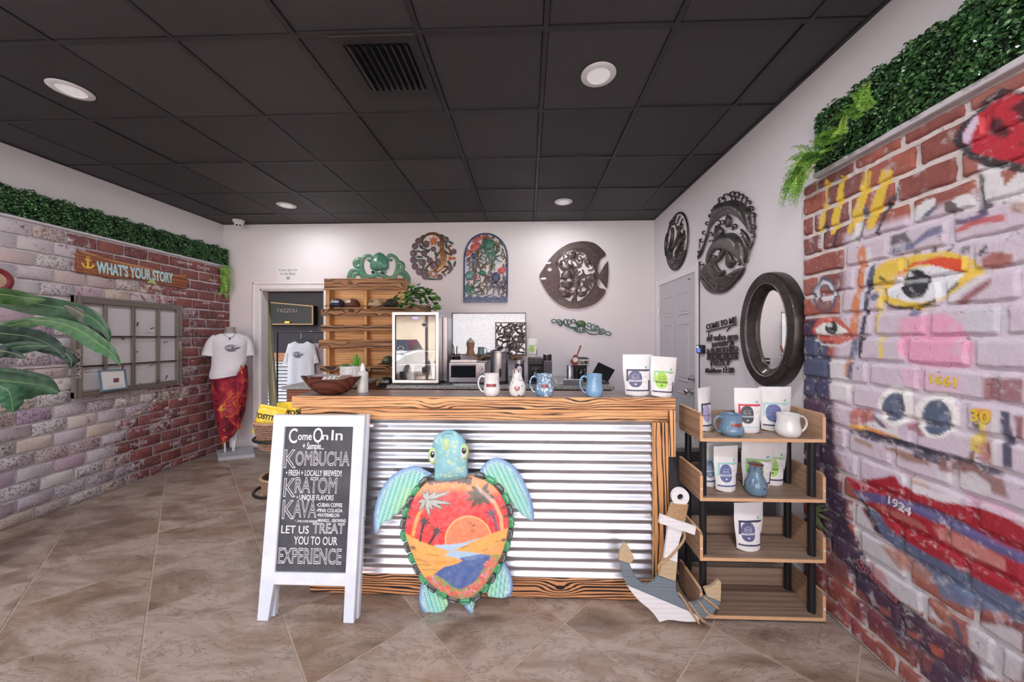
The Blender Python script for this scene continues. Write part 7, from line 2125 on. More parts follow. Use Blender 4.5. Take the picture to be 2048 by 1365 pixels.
# arched reef panel
tR_ = crop(915,455,8.527)
M_BLUEE = enamel('blue_enamel', S(50,70,120), S(96,116,156)); M_REDE = enamel('coral_red_enamel', S(176,56,62), S(214,106,104)); M_CORAL = enamel('olive_coral_metal', S(92,80,56), S(140,122,92),.45)
M_TEALP = enamel('pale_teal_enamel', S(74,124,120), S(126,168,162)); M_LILAC = enamel('grey_lilac_enamel', S(104,104,126), S(164,164,180)); M_NAVYE = enamel('navy_enamel', S(50,56,92), S(98,108,144))
reef = thing('reef_panel', 'arched metal panel of octopuses and red fish with a blue rim on the back wall', 'wall art', PB.p(*PB.uv(970,540)))
ur = pxs(PB, tR_, (470,700))
arch = smooth_path([(112,1265),(112,1000),(114,700),(122,470),(160,330),(245,205),(365,130),(480,112),(600,132),(722,210),(808,330),(848,480),(850,700),(846,1000),(840,1265)],3)
mk('rim', B().ribbon(PB, uvt(tR_, arch),30 * ur, .012,.004), M_BLUEE, reef, smooth=60)
wave_top = [(98,1285),(98,1180)] + [(98 + i * 25,1182 + 14 * math.sin(i * 1.1)) for i in range(1,30)] + [(850,1180),(850,1285)]
mk('sea_band', B().plate(PB, uvt(tR_, wave_top),.010,.005), M_BLUEE, reef)
for y in (1205,1240): mk('wave_line', B().ribbon(PB, uvt(tR_, [(110 + i * 24, y + 9 * math.sin(i * 1.3 + y)) for i in range(31)]),12 * ur, .004,.0145), M_LILAC, reef, smooth=60)
rr = random.Random(21)
cor = B()
def inside_arch(x, y): return in_poly(np.array([x]), np.array([y]), arch)[0]
for i in range(110):
    x, y = rr.uniform(130,830), rr.uniform(170,1170); a = rr.uniform(-1.9,-1.2); pts = []
    for q in range(7):
        if not inside_arch(x, y) : break
        pts.append((x, y)); a += rr.uniform(-.7,.7); x += 26 * math.cos(a); y += 26 * math.sin(a)
    if len(pts) > 2: cor.ribbon(PB, uvt(tR_, smooth_path(pts, 2)), rr.uniform(14,22) * ur, .008,.003)
tag(mk('coral', cor, M_CORAL, reef, smooth=60), kind='stuff')
def octo_small(c, rx, ry, mh, ma, arms_, ro=0.0):
    o = mk('octopus', B().dome(PB, uvt(tR_, [c])[0],(rx * ur, ry * ur),.03,.012,18,4, rot=ro), mh, reef, smooth=60)
    ab = B()
    for a in arms_:
        P = smooth_path(uvt(tR_, a),3); m_ = len(P)
        ab.ribbon(PB, P, [(30 - 17 * i / m_) * ur for i in range(m_)],.012,.011)
    mk('octopus_arms', ab, ma, o, smooth=60)
    for s_ in (-1,1):
        ec = (c[0] + s_ * rx * .62, c[1] + ry * .78)
        mk('octopus_eye', B().dome(PB, uvt(tR_, [ec])[0],(17 * ur, 17 * ur),.01,.03,10,2), M_LILAC, o, smooth=60)
octo_small((540,300),92,95, M_TEAL, M_TEALP, [[(520,400),(480,450),(430,440),(420,490),(480,520)],[(530,420),(500,520),(470,560),(520,600)],[(545,420),(540,520),(545,640)],[(565,420),(600,540),(620,660),(640,740)],[(580,410),(640,500),(720,480),(780,490)],[(590,400),(680,560),(760,590)],[(600,380),(680,420),(720,350),(680,260)],[(500,390),(430,360),(400,320),(370,450)]])
octo_small((282,492),52,44, M_NAVYE, M_LILAC, [[(270,560),(220,520),(170,540),(160,600)],[(275,570),(200,620),(160,660)],[(280,580),(240,680),(190,720)],[(285,580),(290,680),(330,740)],[(295,570),(350,660),(400,690)],[(300,560),(380,600),(440,640)],[(300,550),(370,520),(430,560),(430,600)]])
octo_small((220,820),86,80, M_TEALP, M_TEALP, [[(170,960),(210,1040),(300,960),(400,890)],[(150,990),(220,1080),(340,1010),(460,1000)],[(140,1020),(220,1120),(320,1120),(440,1070)],[(130,1050),(180,1140),(260,1170)],[(150,1010),(300,1100),(330,1150),(440,1150)]],.5)
octo_small((655,860),76,92, M_NAVYE, M_LILAC, [[(600,960),(540,900),(480,900),(480,950),(530,960)],[(610,980),(520,1020),(480,1000)],[(620,1000),(540,1060),(500,1130),(550,1170),(580,1140)],[(640,1000),(620,1100),(600,1170)],[(665,1000),(700,1100),(700,1170)],[(690,990),(770,1060),(780,1160)],[(700,970),(780,1000),(820,1040)],[(700,950),(770,930),(820,860),(790,830),(770,870)],[(600,920),(590,800),(545,750),(530,790),(560,800)]])
for p in ([(225,330),(280,280),(350,262),(390,280),(380,340),(330,390),(260,420),(225,400)],[(150,420),(235,420),(230,450),(160,500),(145,470)],[(255,235),(330,180),(400,175),(470,125),(490,165),(420,195),(350,240),(270,262)],[(690,720),(740,690),(810,690),(820,740),(780,790),(730,790),(690,750)],[(285,850),(320,835),(350,860),(320,885),(290,880)]):
    mk('red_fish', B().plate(PB, uvt(tR_, smooth_path(p, 2, True)),.014,.008, bev=.004), M_REDE, reef, smooth=60)
mk('small_turtle', B().dome(PB, uvt(tR_, [(425,780)])[0],(58 * ur, 44 * ur),.02,.01,14,3), M_TEAL, reef, smooth=60)

# big openwork fish
tF = crop(1040,460,3.793)
M_CUTMETAL = enamel('dark_cut_steel', S(62,52,52), S(98,84,84),.42,60); M_CUTMETAL.node_tree.nodes['Principled BSDF'].inputs['Metallic'].default_value = .6
fish = thing('metal_fish', 'large dark cut-metal fish full of small sea animals on the back wall', 'wall art', PB.p(*PB.uv(1148,550)))
uf = pxs(PB, tF, (400,340))
fo = smooth_path([(150,340),(185,285),(220,228),(290,155),(370,108),(470,88),(560,102),(620,148),(650,192),(612,222),(592,265),(590,320),(600,352),(585,400),(598,440),(650,458),(618,520),(540,575),(430,598),(330,582),(245,522),(190,450),(158,385)],3, True)
fi = smooth_path([(268,258),(305,200),(365,155),(430,150),(500,188),(548,250),(573,330),(576,385),(552,440),(500,508),(430,550),(362,542),(295,490),(288,440),(300,380),(295,315)],3, True)
mk('body', B().plate(PB, uvt(tF, fo),.008,.006, holes=[uvt(tF, fi), uvt(tF, el(225,299,18,18,0,16))]), M_CUTMETAL, fish)
mk('tail', B().plate(PB, uvt(tF, [(596,345),(640,270),(664,238),(668,300),(668,345),(664,395),(655,446),(620,400),(596,365)]),.010,.007), M_CUTMETAL, fish)
mk('inner_rim', B().ribbon(PB, uvt(tF, fi),9 * uf, .006,.013, closed=True), M_CUTMETAL, fish, smooth=60)
ry = B()
for i in range(58):
    a0 = -2.5 + 3.15 * i / 57
    p0 = (430 + 155 * math.cos(a0) * .98,345 + 215 * math.sin(a0)); q0 = (425 + 190 * math.cos(a0 + .10),342 + 248 * math.sin(a0 + .08))
    ry.ribbon(PB, uvt(tF, [p0, q0]),3.2 * uf, .004,.0135)
for i in range(40):
    a0 = .55 + 1.9 * i / 39
    p0 = (430 + 160 * math.cos(a0),350 + 208 * math.sin(a0)); q0 = (425 + 205 * math.cos(a0 - .1),345 + 244 * math.sin(a0 - .06))
    ry.ribbon(PB, uvt(tF, [p0, q0]),3.2 * uf, .004,.0135)
for i in range(9): ry.ribbon(PB, uvt(tF, [(602,352),(662,250 + i * 23)]),3 * uf, .004,.0165)
M_CUTHI = enamel('worn_steel_highlight', S(112,98,96), S(142,128,126),.4,60)
tag(mk('fin_rays', ry, M_CUTHI, fish, smooth=60), kind='stuff')
def creature(nm, p, w=.006, mt=M_CUTMETAL, par=fish, t=tF, pl=PB, k_=2, bev=.003): return mk(nm, B().plate(pl, uvt(t, smooth_path(p, k_, True), pl), w, .006, bev=bev), mt, par, smooth=50)
creature('dolphin', [(305,290),(340,262),(385,265),(410,295),(414,340),(400,360),(392,310),(370,300),(330,310)])
creature('dolphin', [(330,330),(365,310),(398,340),(405,378),(375,365),(340,375),(305,370)])
creature('sea_turtle', [(312,395),(345,388),(385,395),(402,420),(385,445),(350,448),(322,430)])
creature('reef_fish', [(405,395),(435,382),(462,402),(440,430),(470,440),(430,450),(410,425)])
creature('starfish', star(505,405,55,6,.42,.4), k_=1)
creature('octopus_head', [(490,220),(510,200),(532,215),(540,245),(520,268),(497,255)])
creature('shark', [(290,455),(340,462),(385,490),(380,510),(340,515),(300,500)])
creature('seahorse', [(412,455),(430,445),(438,470),(430,505),(432,545),(418,550),(400,548),(410,520),(405,480)])
creature('angel_fish', [(540,340),(565,330),(575,365),(560,390),(540,372)])
creature('crab', [(365,175),(400,165),(430,185),(420,215),(390,222),(360,205)])
creature('reef_fish', [(450,475),(490,468),(505,490),(470,510),(445,500)])
creature('sea_turtle', [(280,240),(310,235),(325,262),(300,280),(278,270)])
sq = B(); rr = random.Random(5); fi_a = [tuple(p) for p in fi]
for i in range(90):
    x, y = rr.uniform(275,570), rr.uniform(160,540); a = rr.uniform(0,6.28); pts = []; tw = rr.uniform(-.5,.5)
    for q in range(9):
        if not in_poly(np.array([x]), np.array([y]), fi_a)[0]: break
        pts.append((x, y)); a += tw + rr.uniform(-.15,.15); x += 13 * math.cos(a); y += 13 * math.sin(a)
    if len(pts) > 3: sq.ribbon(PB, uvt(tF, smooth_path(pts, 2)), rr.uniform(9,13) * uf, .006,.006)
tag(mk('cut_scrolls', sq, M_CUTMETAL, fish, smooth=60), kind='stuff')

# green scroll strip
M_SCRL = enamel('grey_green_scroll_metal', S(66,100,98), S(100,130,124)); M_SCRG = enamel('leaf_green_centre', S(92,128,76), S(54,82,56))
scr = thing('scroll_strip', 'long grey-green metal octopus scroll hung crooked below the dark fish', 'wall art', PB.p(*PB.uv(1163,655)))
def hoop(x, y, rx, ry, ro): mk('loop', B().ribbon(PB, uvt(tF, el(x, y, rx, ry, ro, 22)),7.5 * uf, .008,.004, closed=True), M_SCRL, scr, smooth=60)
for h_ in ((258,693,19,13,.1),(300,700,24,16,.5),(345,700,17,20,.2),(372,700,14,18,-.4),(405,694,16,14,.3),(525,722,16,14,.3),(553,738,15,20,.6),(580,748,18,20,.2),(625,770,24,16,.5),(668,787,22,13,.2),(305,712,18,12,.9),(615,780,18,12,-.4)): hoop(*h_)
for p in ([(330,690),(345,725),(390,745),(440,752)],[(355,690),(375,735),(430,740),(450,730)],[(480,735),(520,760),(570,765),(585,735)],[(480,750),(530,790),(590,790),(605,750)],[(440,752),(430,772),(450,772)],[(455,752),(455,780),(470,775)],[(470,752),(482,780),(492,768)],[(425,745),(412,760),(430,764)],[(418,690),(430,720),(450,745)],[(500,712),(490,730),(478,748)]):
    mk('scroll', B().ribbon(PB, smooth_path(uvt(tF, p),4),9 * uf, .009,.004), M_SCRL, scr, smooth=60)
mk('octopus_head', B().dome(PB, uvt(tF, [(462,712)])[0],(38 * uf, 26 * uf),.02,.006,18,4, rot=-.15), M_SCRG, scr, smooth=60)

# ================================================================== RIGHT WALL: ovals, verse, mirror, keypad
PW = PlaneX(XR - .006,-1); PWF = flip(PW)
M_OVAL = enamel('oval_dark_metal', S(52,47,48), S(90,82,82),.4,40); M_OVAL.node_tree.nodes['Principled BSDF'].inputs['Metallic'].default_value = .65
tM = crop(1310,410,9.1)
mer = thing('mermaid_plaque', 'smaller round dark metal plaque of mermaids above the side door', 'wall art', PW.p(3.785,2.43))
def ell_w(c, ru, rv, n=48): return [(c[0] + ru * math.cos(2 * PI * i / n), c[1] + rv * math.sin(2 * PI * i / n)) for i in range(n)]
mc = (3.775,2.428)
mk('rim', B().ribbon(PW, ell_w(mc, .272,.290),.022,.012,.004, closed=True), M_OVAL, mer, smooth=60)
um = pxs(PW, tM, (370,700))
def wrib(nm, p, w, par, t, u_, mt=M_OVAL, h=.012, k_=4, w0=.004): return mk(nm, B().ribbon(PW, smooth_path(uvt(t, p, PW), k_),[x * u_ for x in w] if hasattr(w, '__len__') else w * u_, h, w0), mt, par, smooth=60)
def taper(p, k_, a, b, c):
    n = (len(p) - 1) * k_ + 1; return list(np.interp(np.linspace(0,1, n),[0,.5,1],[a, b, c]))
for p, wd in (([(330,420),(330,560),(300,720),(270,860),(280,980)],(60,80,50)),([(450,440),(440,560),(390,680),(320,800),(300,960)],(80,110,60)),([(480,520),(500,640),(450,760),(400,880),(420,960)],(50,100,50)),([(250,520),(220,640),(210,780),(230,930)],(40,60,40))):
    wrib('mermaid_tail', p, taper(p, 4, *wd), mer, tM, um, h=.024)
for x, y, rx, ry_ in ((345,330,36,44),(495,390,36,48),(440,420,44,40)): mk('mermaid_head', B().dome(PW, uvt(tM, [(x, y)], PW)[0],(rx * um * 1.3, ry_ * um),.026,.006,14,4), M_OVAL, mer, smooth=60)
for p in ([(360,300),(390,230),(400,180)],[(420,340),(440,260),(470,200)],[(480,350),(500,290),(520,250)],[(300,400),(280,330),(330,260)],[(255,480),(270,400),(300,360)],[(540,440),(530,520),(560,580),(530,650)],[(520,640),(540,720),(520,820)],[(500,680),(510,760),(480,850)],[(230,640),(240,720),(210,740)],[(380,330),(400,400),(410,460)],[(560,480),(520,560)],[(550,600),(500,640)]):
    wrib('seaweed', p, 22, mer, tM, um)
low = [(a, b) for a, b in ell_w(mc, .262,.280,60) if b < 2.30]
low = sorted(low, key=lambda q: q[0]); mk('sea_bed', B().plate(PW, low, .010,.004), M_OVAL, mer)
bb = B(); rr = random.Random(8)
for i in range(40):
    a = rr.uniform(3.6,5.8); r = rr.uniform(.5,.92); bb.dome(PW, (mc[0] + .26 * r * math.cos(a), mc[1] + .28 * r * math.sin(a)),(.012,.012),.01,.013,8,2)
tag(mk('pebbles', bb, M_OVAL, mer, smooth=60), kind='stuff')

tD2 = crop(1385,370,5.936)
dol = thing('dolphin_plaque', 'large round dark metal plaque of two leaping dolphins on the right wall', 'wall art', PW.p(2.85,2.16))
ud = pxs(PW, tD2,(400,700))
M_OVALHI = enamel('highlight_grey_metal', S(86,78,78), S(124,114,114),.4,50)  # paler oval metal: highlights on the raised lines put into the colour
def wplate(nm, p, par, t, w=.012, w0=.006, mt=M_OVAL, k_=3, bev=.006): return mk(nm, B().plate(PW, uvt(t, smooth_path(p, k_, True), PW), w, w0, bev=bev), mt, par, smooth=60)
d1p = [(66,890),(100,800),(150,700),(190,560),(235,400),(280,240),(390,200),(500,176),(600,205),(680,290),(702,400),(716,560),(700,575),(640,490),(560,400),(470,350),(370,365),(290,425),(225,505),(195,620),(160,720),(110,840)]
d2p = [(180,930),(195,810),(245,700),(310,625),(400,578),(500,570),(575,625),(612,710),(622,830),(640,972),(600,940),(530,860),(440,800),(350,770),(290,770),(235,830),(205,930)]
def dolph(nm, P, belly, seed):
    return painted(nm, PW, tD2(smooth_path(P, 3, True)),.012, lambda px, py, e: (C3((58,52,52))[None, :] + (C3((112,102,102)) - C3((58,52,52)))[None, :] * np.clip(1 - seg_dist(px, py, tD2(belly)) / 9,0,1)[:, None]) * (1 + .25 * cheap_noise(px, py, .7, seed))[:, None], dol, lambda U, V, e: .035 * np.sqrt(np.clip(e / .05,0,1)),.006,.002, paint_mat2('dolphin_metal_%d' % seed, .38,.5,.1))
dolph('dolphin', d1p, [(200,560),(290,425),(370,365),(470,350),(560,400),(640,490)],1)
dolph('dolphin', d2p, [(200,900),(235,800),(300,720),(400,690),(520,740),(600,860)],2)
for p in ([(430,360),(480,390),(470,480),(420,500)],[(600,520),(650,560),(700,640),(700,720),(650,690),(620,600)],[(420,780),(380,850),(330,920),(310,900),(340,820)],[(300,480),(400,550),(330,620),(280,680)],[(440,800),(520,900),(480,990),(420,950)],[(660,700),(700,740),(680,860),(640,900),(650,800)]):
    wplate('fin', p, dol, tD2,.012,.012)
wv = [(92,1060),(120,1000),(160,950),(200,930),(215,1000),(260,1060),(330,1085),(430,1062),(520,1010),(580,990),(636,985),(600,1070),(545,1140),(450,1240),(380,1280),(310,1290),(230,1280),(170,1240),(120,1160)]
wplate('wave_base', wv, dol, tD2,.012,.004, k_=2)
wplate('wave_crest', [(200,930),(230,850),(290,840),(300,950),(360,1020),(400,1010),(390,1060),(320,1085),(250,1050),(210,990)], dol, tD2,.014,.006)
for p in ([(100,1100),(150,1140),(180,1180),(230,1240)],[(150,1080),(190,1150),(250,1190),(300,1250)],[(240,1150),(300,1170),(320,1230)],[(250,1180),(330,1180),(400,1180)],[(320,1250),(370,1230),(400,1240)],[(330,1110),(380,1110),(410,1100)],[(420,1220),(480,1170),(530,1130)],[(440,1150),(480,1140)],[(440,1080),(500,1090)],[(520,1120),(570,1060),(600,1020)],[(140,1030),(170,1080),(200,1100)]):
    wrib('wave_line', p, 16, dol, tD2, ud, M_OVALHI, .008, w0=.015)
def curl(x, y, r, a0, turns, par, t, u_, w=13, sgn_=1):
    p = [(x + r * (1 - q / 16) * math.cos(a0 + sgn_ * turns * 2 * PI * q / 16), y + r * (1 - q / 16) * math.sin(a0 + sgn_ * turns * 2 * PI * q / 16)) for q in range(14)]
    wrib('curl', p, w, par, t, u_, k_=2)
for x, y, r, a0 in ((360,170,40,2.6),(425,130,52,2.0),(500,105,52,2.0),(555,115,54,2.2),(605,140,50,2.6),(645,175,48,2.9),(685,220,46,3.2),(715,290,44,3.6),(735,370,44,4.0),(735,510,40,4.4),(725,610,40,4.6),(640,900,34,5.0),(265,300,40,1.4),(230,360,36,1.2),(190,450,34,1.0),(150,560,34,1.0),(120,650,34,.8),(90,790,28,.4),(110,920,40,.4),(230,600,46,3.4),(250,680,36,3.2),(320,460,40,4.4),(370,455,34,4.4),(480,520,36,4.0),(520,500,36,4.0),(600,610,34,4.2),(500,930,36,4.0),(560,940,36,4.0),(330,800,34,4.2)): curl(x, y, r, a0,.8, dol, tD2, ud)
for p in ([(340,190),(300,250)],[(400,160),(400,200)],[(480,120),(480,180)],[(540,130),(520,180)],[(745,330),(752,450),(745,560),(735,680),(700,760)],[(100,640),(92,760)],[(690,250),(700,320)],[(650,200),(640,240)],[(600,170),(590,210)],[(100,960),(96,1060)]): wrib('rim_wire', p, 13, dol, tD2, ud)

vs_ = thing('verse_sign', 'dark metal cut-letter verse sign on the right wall beside the side door', 'sign', PW.p(2.93,1.4))
tV = crop(1380,620,9.75)
def verse(s, a, c, h, shear=0.0, bold=.0012):
    (u0, v0),(u1, v1) = [PWF.uv(*q) for q in tV([a, c])]
    b = text_b(s, .1, LOC); wd = max(p[0] for p in b.v) - min(p[0] for p in b.v); L = math.hypot(u1 - u0, v1 - v0)
    hz = abs(PWF.uv(*tV([((a[0] + c[0]) / 2,(a[1] + c[1]) / 2 + h)])[0])[1] - PWF.uv(*tV([((a[0] + c[0]) / 2,(a[1] + c[1]) / 2)])[0])[1])
    sz = hz / .72
    mk('verse_line', text_b(s, sz, PWF, ((u0 + u1) / 2,(v0 + v1) / 2),.004,.006, bold=bold, shear=shear, rot=math.atan2(v1 - v0, u1 - u0), sx=L / (wd * sz / .1)), M_OVAL, vs_)
verse('COME TO ME', (335,345),(915,200),115, bold=.0016); verse('all who are', (340,560),(930,520),130,.25,.0018); verse('weary', (445,680),(860,620),130,.25,.0018)
verse('& BURDENED', (345,815),(950,765),100, bold=.0016); verse('AND I WILL GIVE YOU', (350,925),(945,895),85, bold=.0012); verse('REST', (410,1035),(800,1030),120,.1,.002); verse('Matthew 11:28', (315,1190),(860,1185),95,.2,.0016)
for a, c in (((325,425),(915,285)),((345,870),(950,835)),((345,965),(945,950))):
    (u0, v0),(u1, v1) = [PWF.uv(*q) for q in tV([a, c])]
    mk('bar', B().ribbon(PWF, [(u0, v0),(u1, v1)],.011,.006,.004), M_OVAL, vs_)
for a, c in (((380,430),(360,600)),((800,330),(730,420)),((440,640),(450,780)),((860,640),(840,760)),((430,960),(420,1020)),((760,960),(780,1020)),((430,1080),(430,1150)),((700,1080),(720,1140))):
    (u0, v0),(u1, v1) = [PWF.uv(*q) for q in tV([a, c])]
    mk('tie', B().ribbon(PWF, [(u0, v0),(u1, v1)],.012,.005,.004), M_OVAL, vs_)

M_MFRAME = enamel('riveted_bronze_black_frame', S(44,39,38), S(66,58,56),.38,30); M_MFRAME.node_tree.nodes['Principled BSDF'].inputs['Metallic'].default_value = .5
k = Mat('mirror_glass', (.9,.9,.9,1),.01,1.0); M_MIRROR = k.m
mir = thing('oval_mirror', 'oval mirror in a thick dark riveted frame on the right wall', 'mirror', PW.p(2.30,1.105))
mcn = (2.295,1.470); RU, RV = .262,.362
def mring(prof, n=64):
    g = []
    for d, w in prof: g.append([PW.p(mcn[0] + (RU - d) * math.cos(2 * PI * i / n), mcn[1] + (RV - d) * math.sin(2 * PI * i / n), w) for i in range(n)])
    return B().sheet(g, closed_v=True)
mk('frame', mring([(0,-.005),(-.002,.03),(.002,.066),(.008,.072),(.058,.072),(.064,.066),(.068,.058),(.075,.06),(.082,.056),(.100,.036),(.112,.030),(.112,.012),(.0,-.005)]), M_MFRAME, mir, smooth=40)
mk('bead', mring([(.062,.070),(.066,.075),(.072,.070),(.068,.064),(.062,.070)]), M_OVALHI, mir, smooth=60)
mk('glass', B().add([PW.p(mcn[0] + (RU - .108) * math.cos(2 * PI * i / 64), mcn[1] + (RV - .108) * math.sin(2 * PI * i / 64),.022) for i in range(64)],[tuple(range(64))]), M_MIRROR, mir, fix=False)
for i in range(14):
    a = 2 * PI * i / 14 + .2
    mk('rivet', B().dome(PW, (mcn[0] + (RU - .033) * math.cos(a), mcn[1] + (RV - .033) * math.sin(a)),(.008,.008),.005,.0715,10,2), M_MFRAME, mir, smooth=60)
q = PW.uv(1403.5,699); (a0, b0),(a1, b1) = PW.uv(1397,690), PW.uv(1410,708)
kp = thing('keypad', 'small black keypad with a blue lit screen beside the side door', 'keypad', PW.p(*q))
mk('case', B().box(XR - .026, XR - .001, min(a0, a1), max(a0, a1), min(b0, b1), max(b0, b1),.003), M_BLACK, kp)
w_ = abs(a1 - a0); hh = abs(b1 - b0); ya = max(a0, a1); zb = min(b0, b1)
mk('screen', B().box(XR - .0275, XR - .0255, ya - w_ * .62, ya - w_ * .15, zb + hh * .12, zb + hh * .62), emis(plain('keypad_screen', S(80,100,200),.3), S(80,100,220),.7), kp)
mk('indicator', B().box(XR - .0275, XR - .0255, ya - w_ * .35, ya - w_ * .12, zb + hh * .62 + .001, zb + hh * .86), emis(plain('keypad_indicator', S(170,190,240),.3), S(180,200,250),.9), kp)
# ================================================================== BEHIND THE BAR
k = Mat('grey_granite', (.4,.4,.4,1),.25)
v = k.coord(world=True); c = k.ramp(k.noise(v, 120,4,.7),[(.35, S(84,84,86)),(.5, S(150,148,148)),(.65, S(196,194,194))]); k.color(c); M_GRAN = k.m
M_CABW = streaked('red_brown_cabinet_wood', S(150,88,60), S(96,52,38), 'X', 40,14,.4,1.0,.45,.3)
M_SST = plain('stainless_steel', S(178,178,184),.3,1.0, var=.08)
M_BLKP = plain('black_plastic', S(36,36,40),.35, var=.1)
M_DGLASS = plain('smoked_dark_glass', S(30,34,40),.08, coat=.6)
GZ, GY = .94,3.52
cx = lambda px, Y: at_y(px, 700, Y).x
X0c, X1c = -1.42,.86
un = thing('back_counter', 'back counter with a grey granite top and reddish wood fronts', 'counter', (-.3,3.98,0))
mk('granite_top', B().box(X0c, X1c, GY, YB - .013, GZ - .035, GZ, .004), M_GRAN, un)
mk('carcass', B().box(X0c + .02, X1c - .02, GY + .05, YB - .014,.0, GZ - .036), M_CABW, un)
for i in range(5):
    a = X0c + .03 + i * .45
    d_ = mk('cabinet_door', B().box(a, a + .43, GY + .03, GY + .049,.08,.72,.004), M_CABW, un)
    mk('handle', B().tube([(a + .38, GY + .03,.55),(a + .38, GY + .012,.56),(a + .38, GY + .012,.66),(a + .38, GY + .03,.67)],.004,6), M_STEEL, d_)
    d_ = mk('drawer', B().box(a, a + .43, GY + .03, GY + .049,.74,.895,.004), M_CABW, un)
    mk('knob', B().ell((a + .215, GY + .02,.82),(.012,.012,.012),10,6), M_STEEL, d_)
# display case
M_GLASS2 = M_GLASS.copy(); M_GLASS2.node_tree.nodes['Fresnel'].inputs[0].default_value = 1.95
M_INNER = plain('dark_fridge_lining', S(92,92,98),.35,.6)
dc = thing('display_case', 'stainless display fridge with a glass door on the back counter', 'display case', (-1.14,3.75, GZ))
dx0, dx1, dy, dy1, dz0, dz1 = -1.375,-.902,3.555,3.93,.962,1.668
for s_, b in (('side_panel', (dx0, dx0 + .012, dy + .026, dy1)),('side_panel', (dx1 - .012, dx1, dy + .026, dy1)),('back_panel', (dx0 + .013, dx1 - .013, dy1 - .012, dy1))): mk(s_, B().box(*b, dz0, dz1), M_SST if s_ == 'side_panel' and b[0] > -1 else M_INNER, dc)
mk('top_panel', B().box(dx0, dx1, dy + .026, dy1, dz1 + .0005, dz1 + .012), M_SST, dc); mk('floor_panel', B().box(dx0 + .013, dx1 - .013, dy + .026, dy1 - .013, dz0, dz0 + .012), M_SST, dc)
mk('plinth', B().box(dx0 + .02, dx1 - .02, dy + .04, dy1 - .02, GZ + .001, dz0 - .001), M_BLKP, dc)
mk('rear_housing', B().box(dx1 + .001, dx1 + .05, dy1 - .2, dy1 + .02, dz0, dz1 - .03,.004), M_SST, dc)
door_o = [(dx0, dz0),(dx1, dz0),(dx1, dz1 + .01),(dx0, dz1 + .01)]; PD = PlaneY(dy + .025)
dr = mk('door_frame', B().plate(PD, door_o, .025,0, holes=[inset(door_o, .038)]), plain('brushed_door_frame', S(214,208,206),.3,.9, var=.06), dc)
mk('door_glass', B().box(dx0 + .036, dx1 - .036, dy + .010, dy + .014, dz0 + .036, dz1 - .026), M_GLASS2, dr)
for z in (1.28,1.14): mk('wire_shelf', B().box(dx0 + .02, dx1 - .02, dy + .04, dy1 - .02, z, z + .006), M_SST, dc)
for px, py, w_ in ((849,650,.072),(801,697,.066)):
    q = at_y(px, py, dy - .001); o_ = [(q.x + w_ / 2 * (1 + .09 * math.cos(6 * a)) * math.cos(a), q.z + w_ / 3.2 * (1 + .09 * math.cos(6 * a)) * math.sin(a)) for a in [2 * PI * i / 36 for i in range(36)]]
    pl = PlaneY(dy + .009); st_ = mk('label_sticker', B().plate(pl, o_, .0015,0), M_BLKP, dr); mk('sticker_rim', B().ribbon(pl, inset(o_, .003),.004,.0006,.0015, closed=True), M_LABELW, st_)
mk('status_display', B().box(-1.17,-1.11, dy + .006, dy + .009,1.612,1.632), emis(plain('blue_led', S(120,120,230),.4), S(130,140,255),1.0), dr)
def lump(name, label, cat, b, m, loc, group=None, **kw): return tag(mk(name, b, m, origin=loc, **kw), label, cat, group)
lump('carton', 'tan paper carton on the floor of the display fridge', 'carton', B().box(-1.27,-1.06,3.68,3.84,.975,1.05,.004), plain('tan_card', S(206,176,150),.8),(-1.16,3.76,.975))
lump('milk_carton', 'white gable-top carton inside the display fridge', 'carton', B().box(-1.225,-1.165,3.60,3.66,.975,1.10,.002).add([(-1.225,3.60,1.10),(-1.165,3.60,1.10),(-1.165,3.66,1.10),(-1.225,3.66,1.10),(-1.225,3.63,1.135),(-1.165,3.63,1.135)],[(0,1,5,4),(2,3,4,5),(0,4,3),(1,2,5)]), M_LABELW, (-1.195,3.63,.975))
lump('metal_jug', 'grey metal jug at the right inside the display fridge', 'jug', B().lathe([(.001,0),(.05,0),(.055,.08),(.04,.13),(.045,.15),(.04,.15),(.035,.13),(.001,.12)],(-.99,3.72,.975),24), M_SST, (-.99,3.72,.975), smooth=50)
# plant on the case
pv = thing('potted_ivy', 'bushy green pothos in a wicker planter on top of the display fridge', 'plant', (-1.17,3.74,1.682))
for j in range(6): mk('weaver', B().tube([(-1.17 + (.13 + .004 * (1 if (i + j) % 2 else -1)) * math.cos(PI * i / 24),3.74 + (.10 + .004 * (1 if (i + j) % 2 else -1)) * math.sin(PI * i / 24),1.690 + j * .013) for i in range(48)],.0065,5, closed=True), M_WICK, pv, smooth=60)
k = Mat('pothos_leaf', (.1,.2,.08,1),.3, coat=.2); k.color(k.ramp(k.rnd(),[(0, S(44,84,42,1.1)),(.5, S(66,114,54,1.1)),(.85, S(104,150,76,1.1)),(1, S(150,180,110,1.1))])); M_POTH = k.m
def leaf_b(L, W):
    return B().add([(0,0,0),(L * .3, W * .5,.06 * L),(L * .7, W * .38,0),(L, 0,-.12 * L),(L * .7,-W * .38,0),(L * .3,-W * .5,.06 * L),(L * .35,0,-.04 * L),(L * .7,0,-.06 * L)],[(0,6,1),(1,6,7,2),(2,7,3),(0,5,6),(5,4,7,6),(4,3,7)])
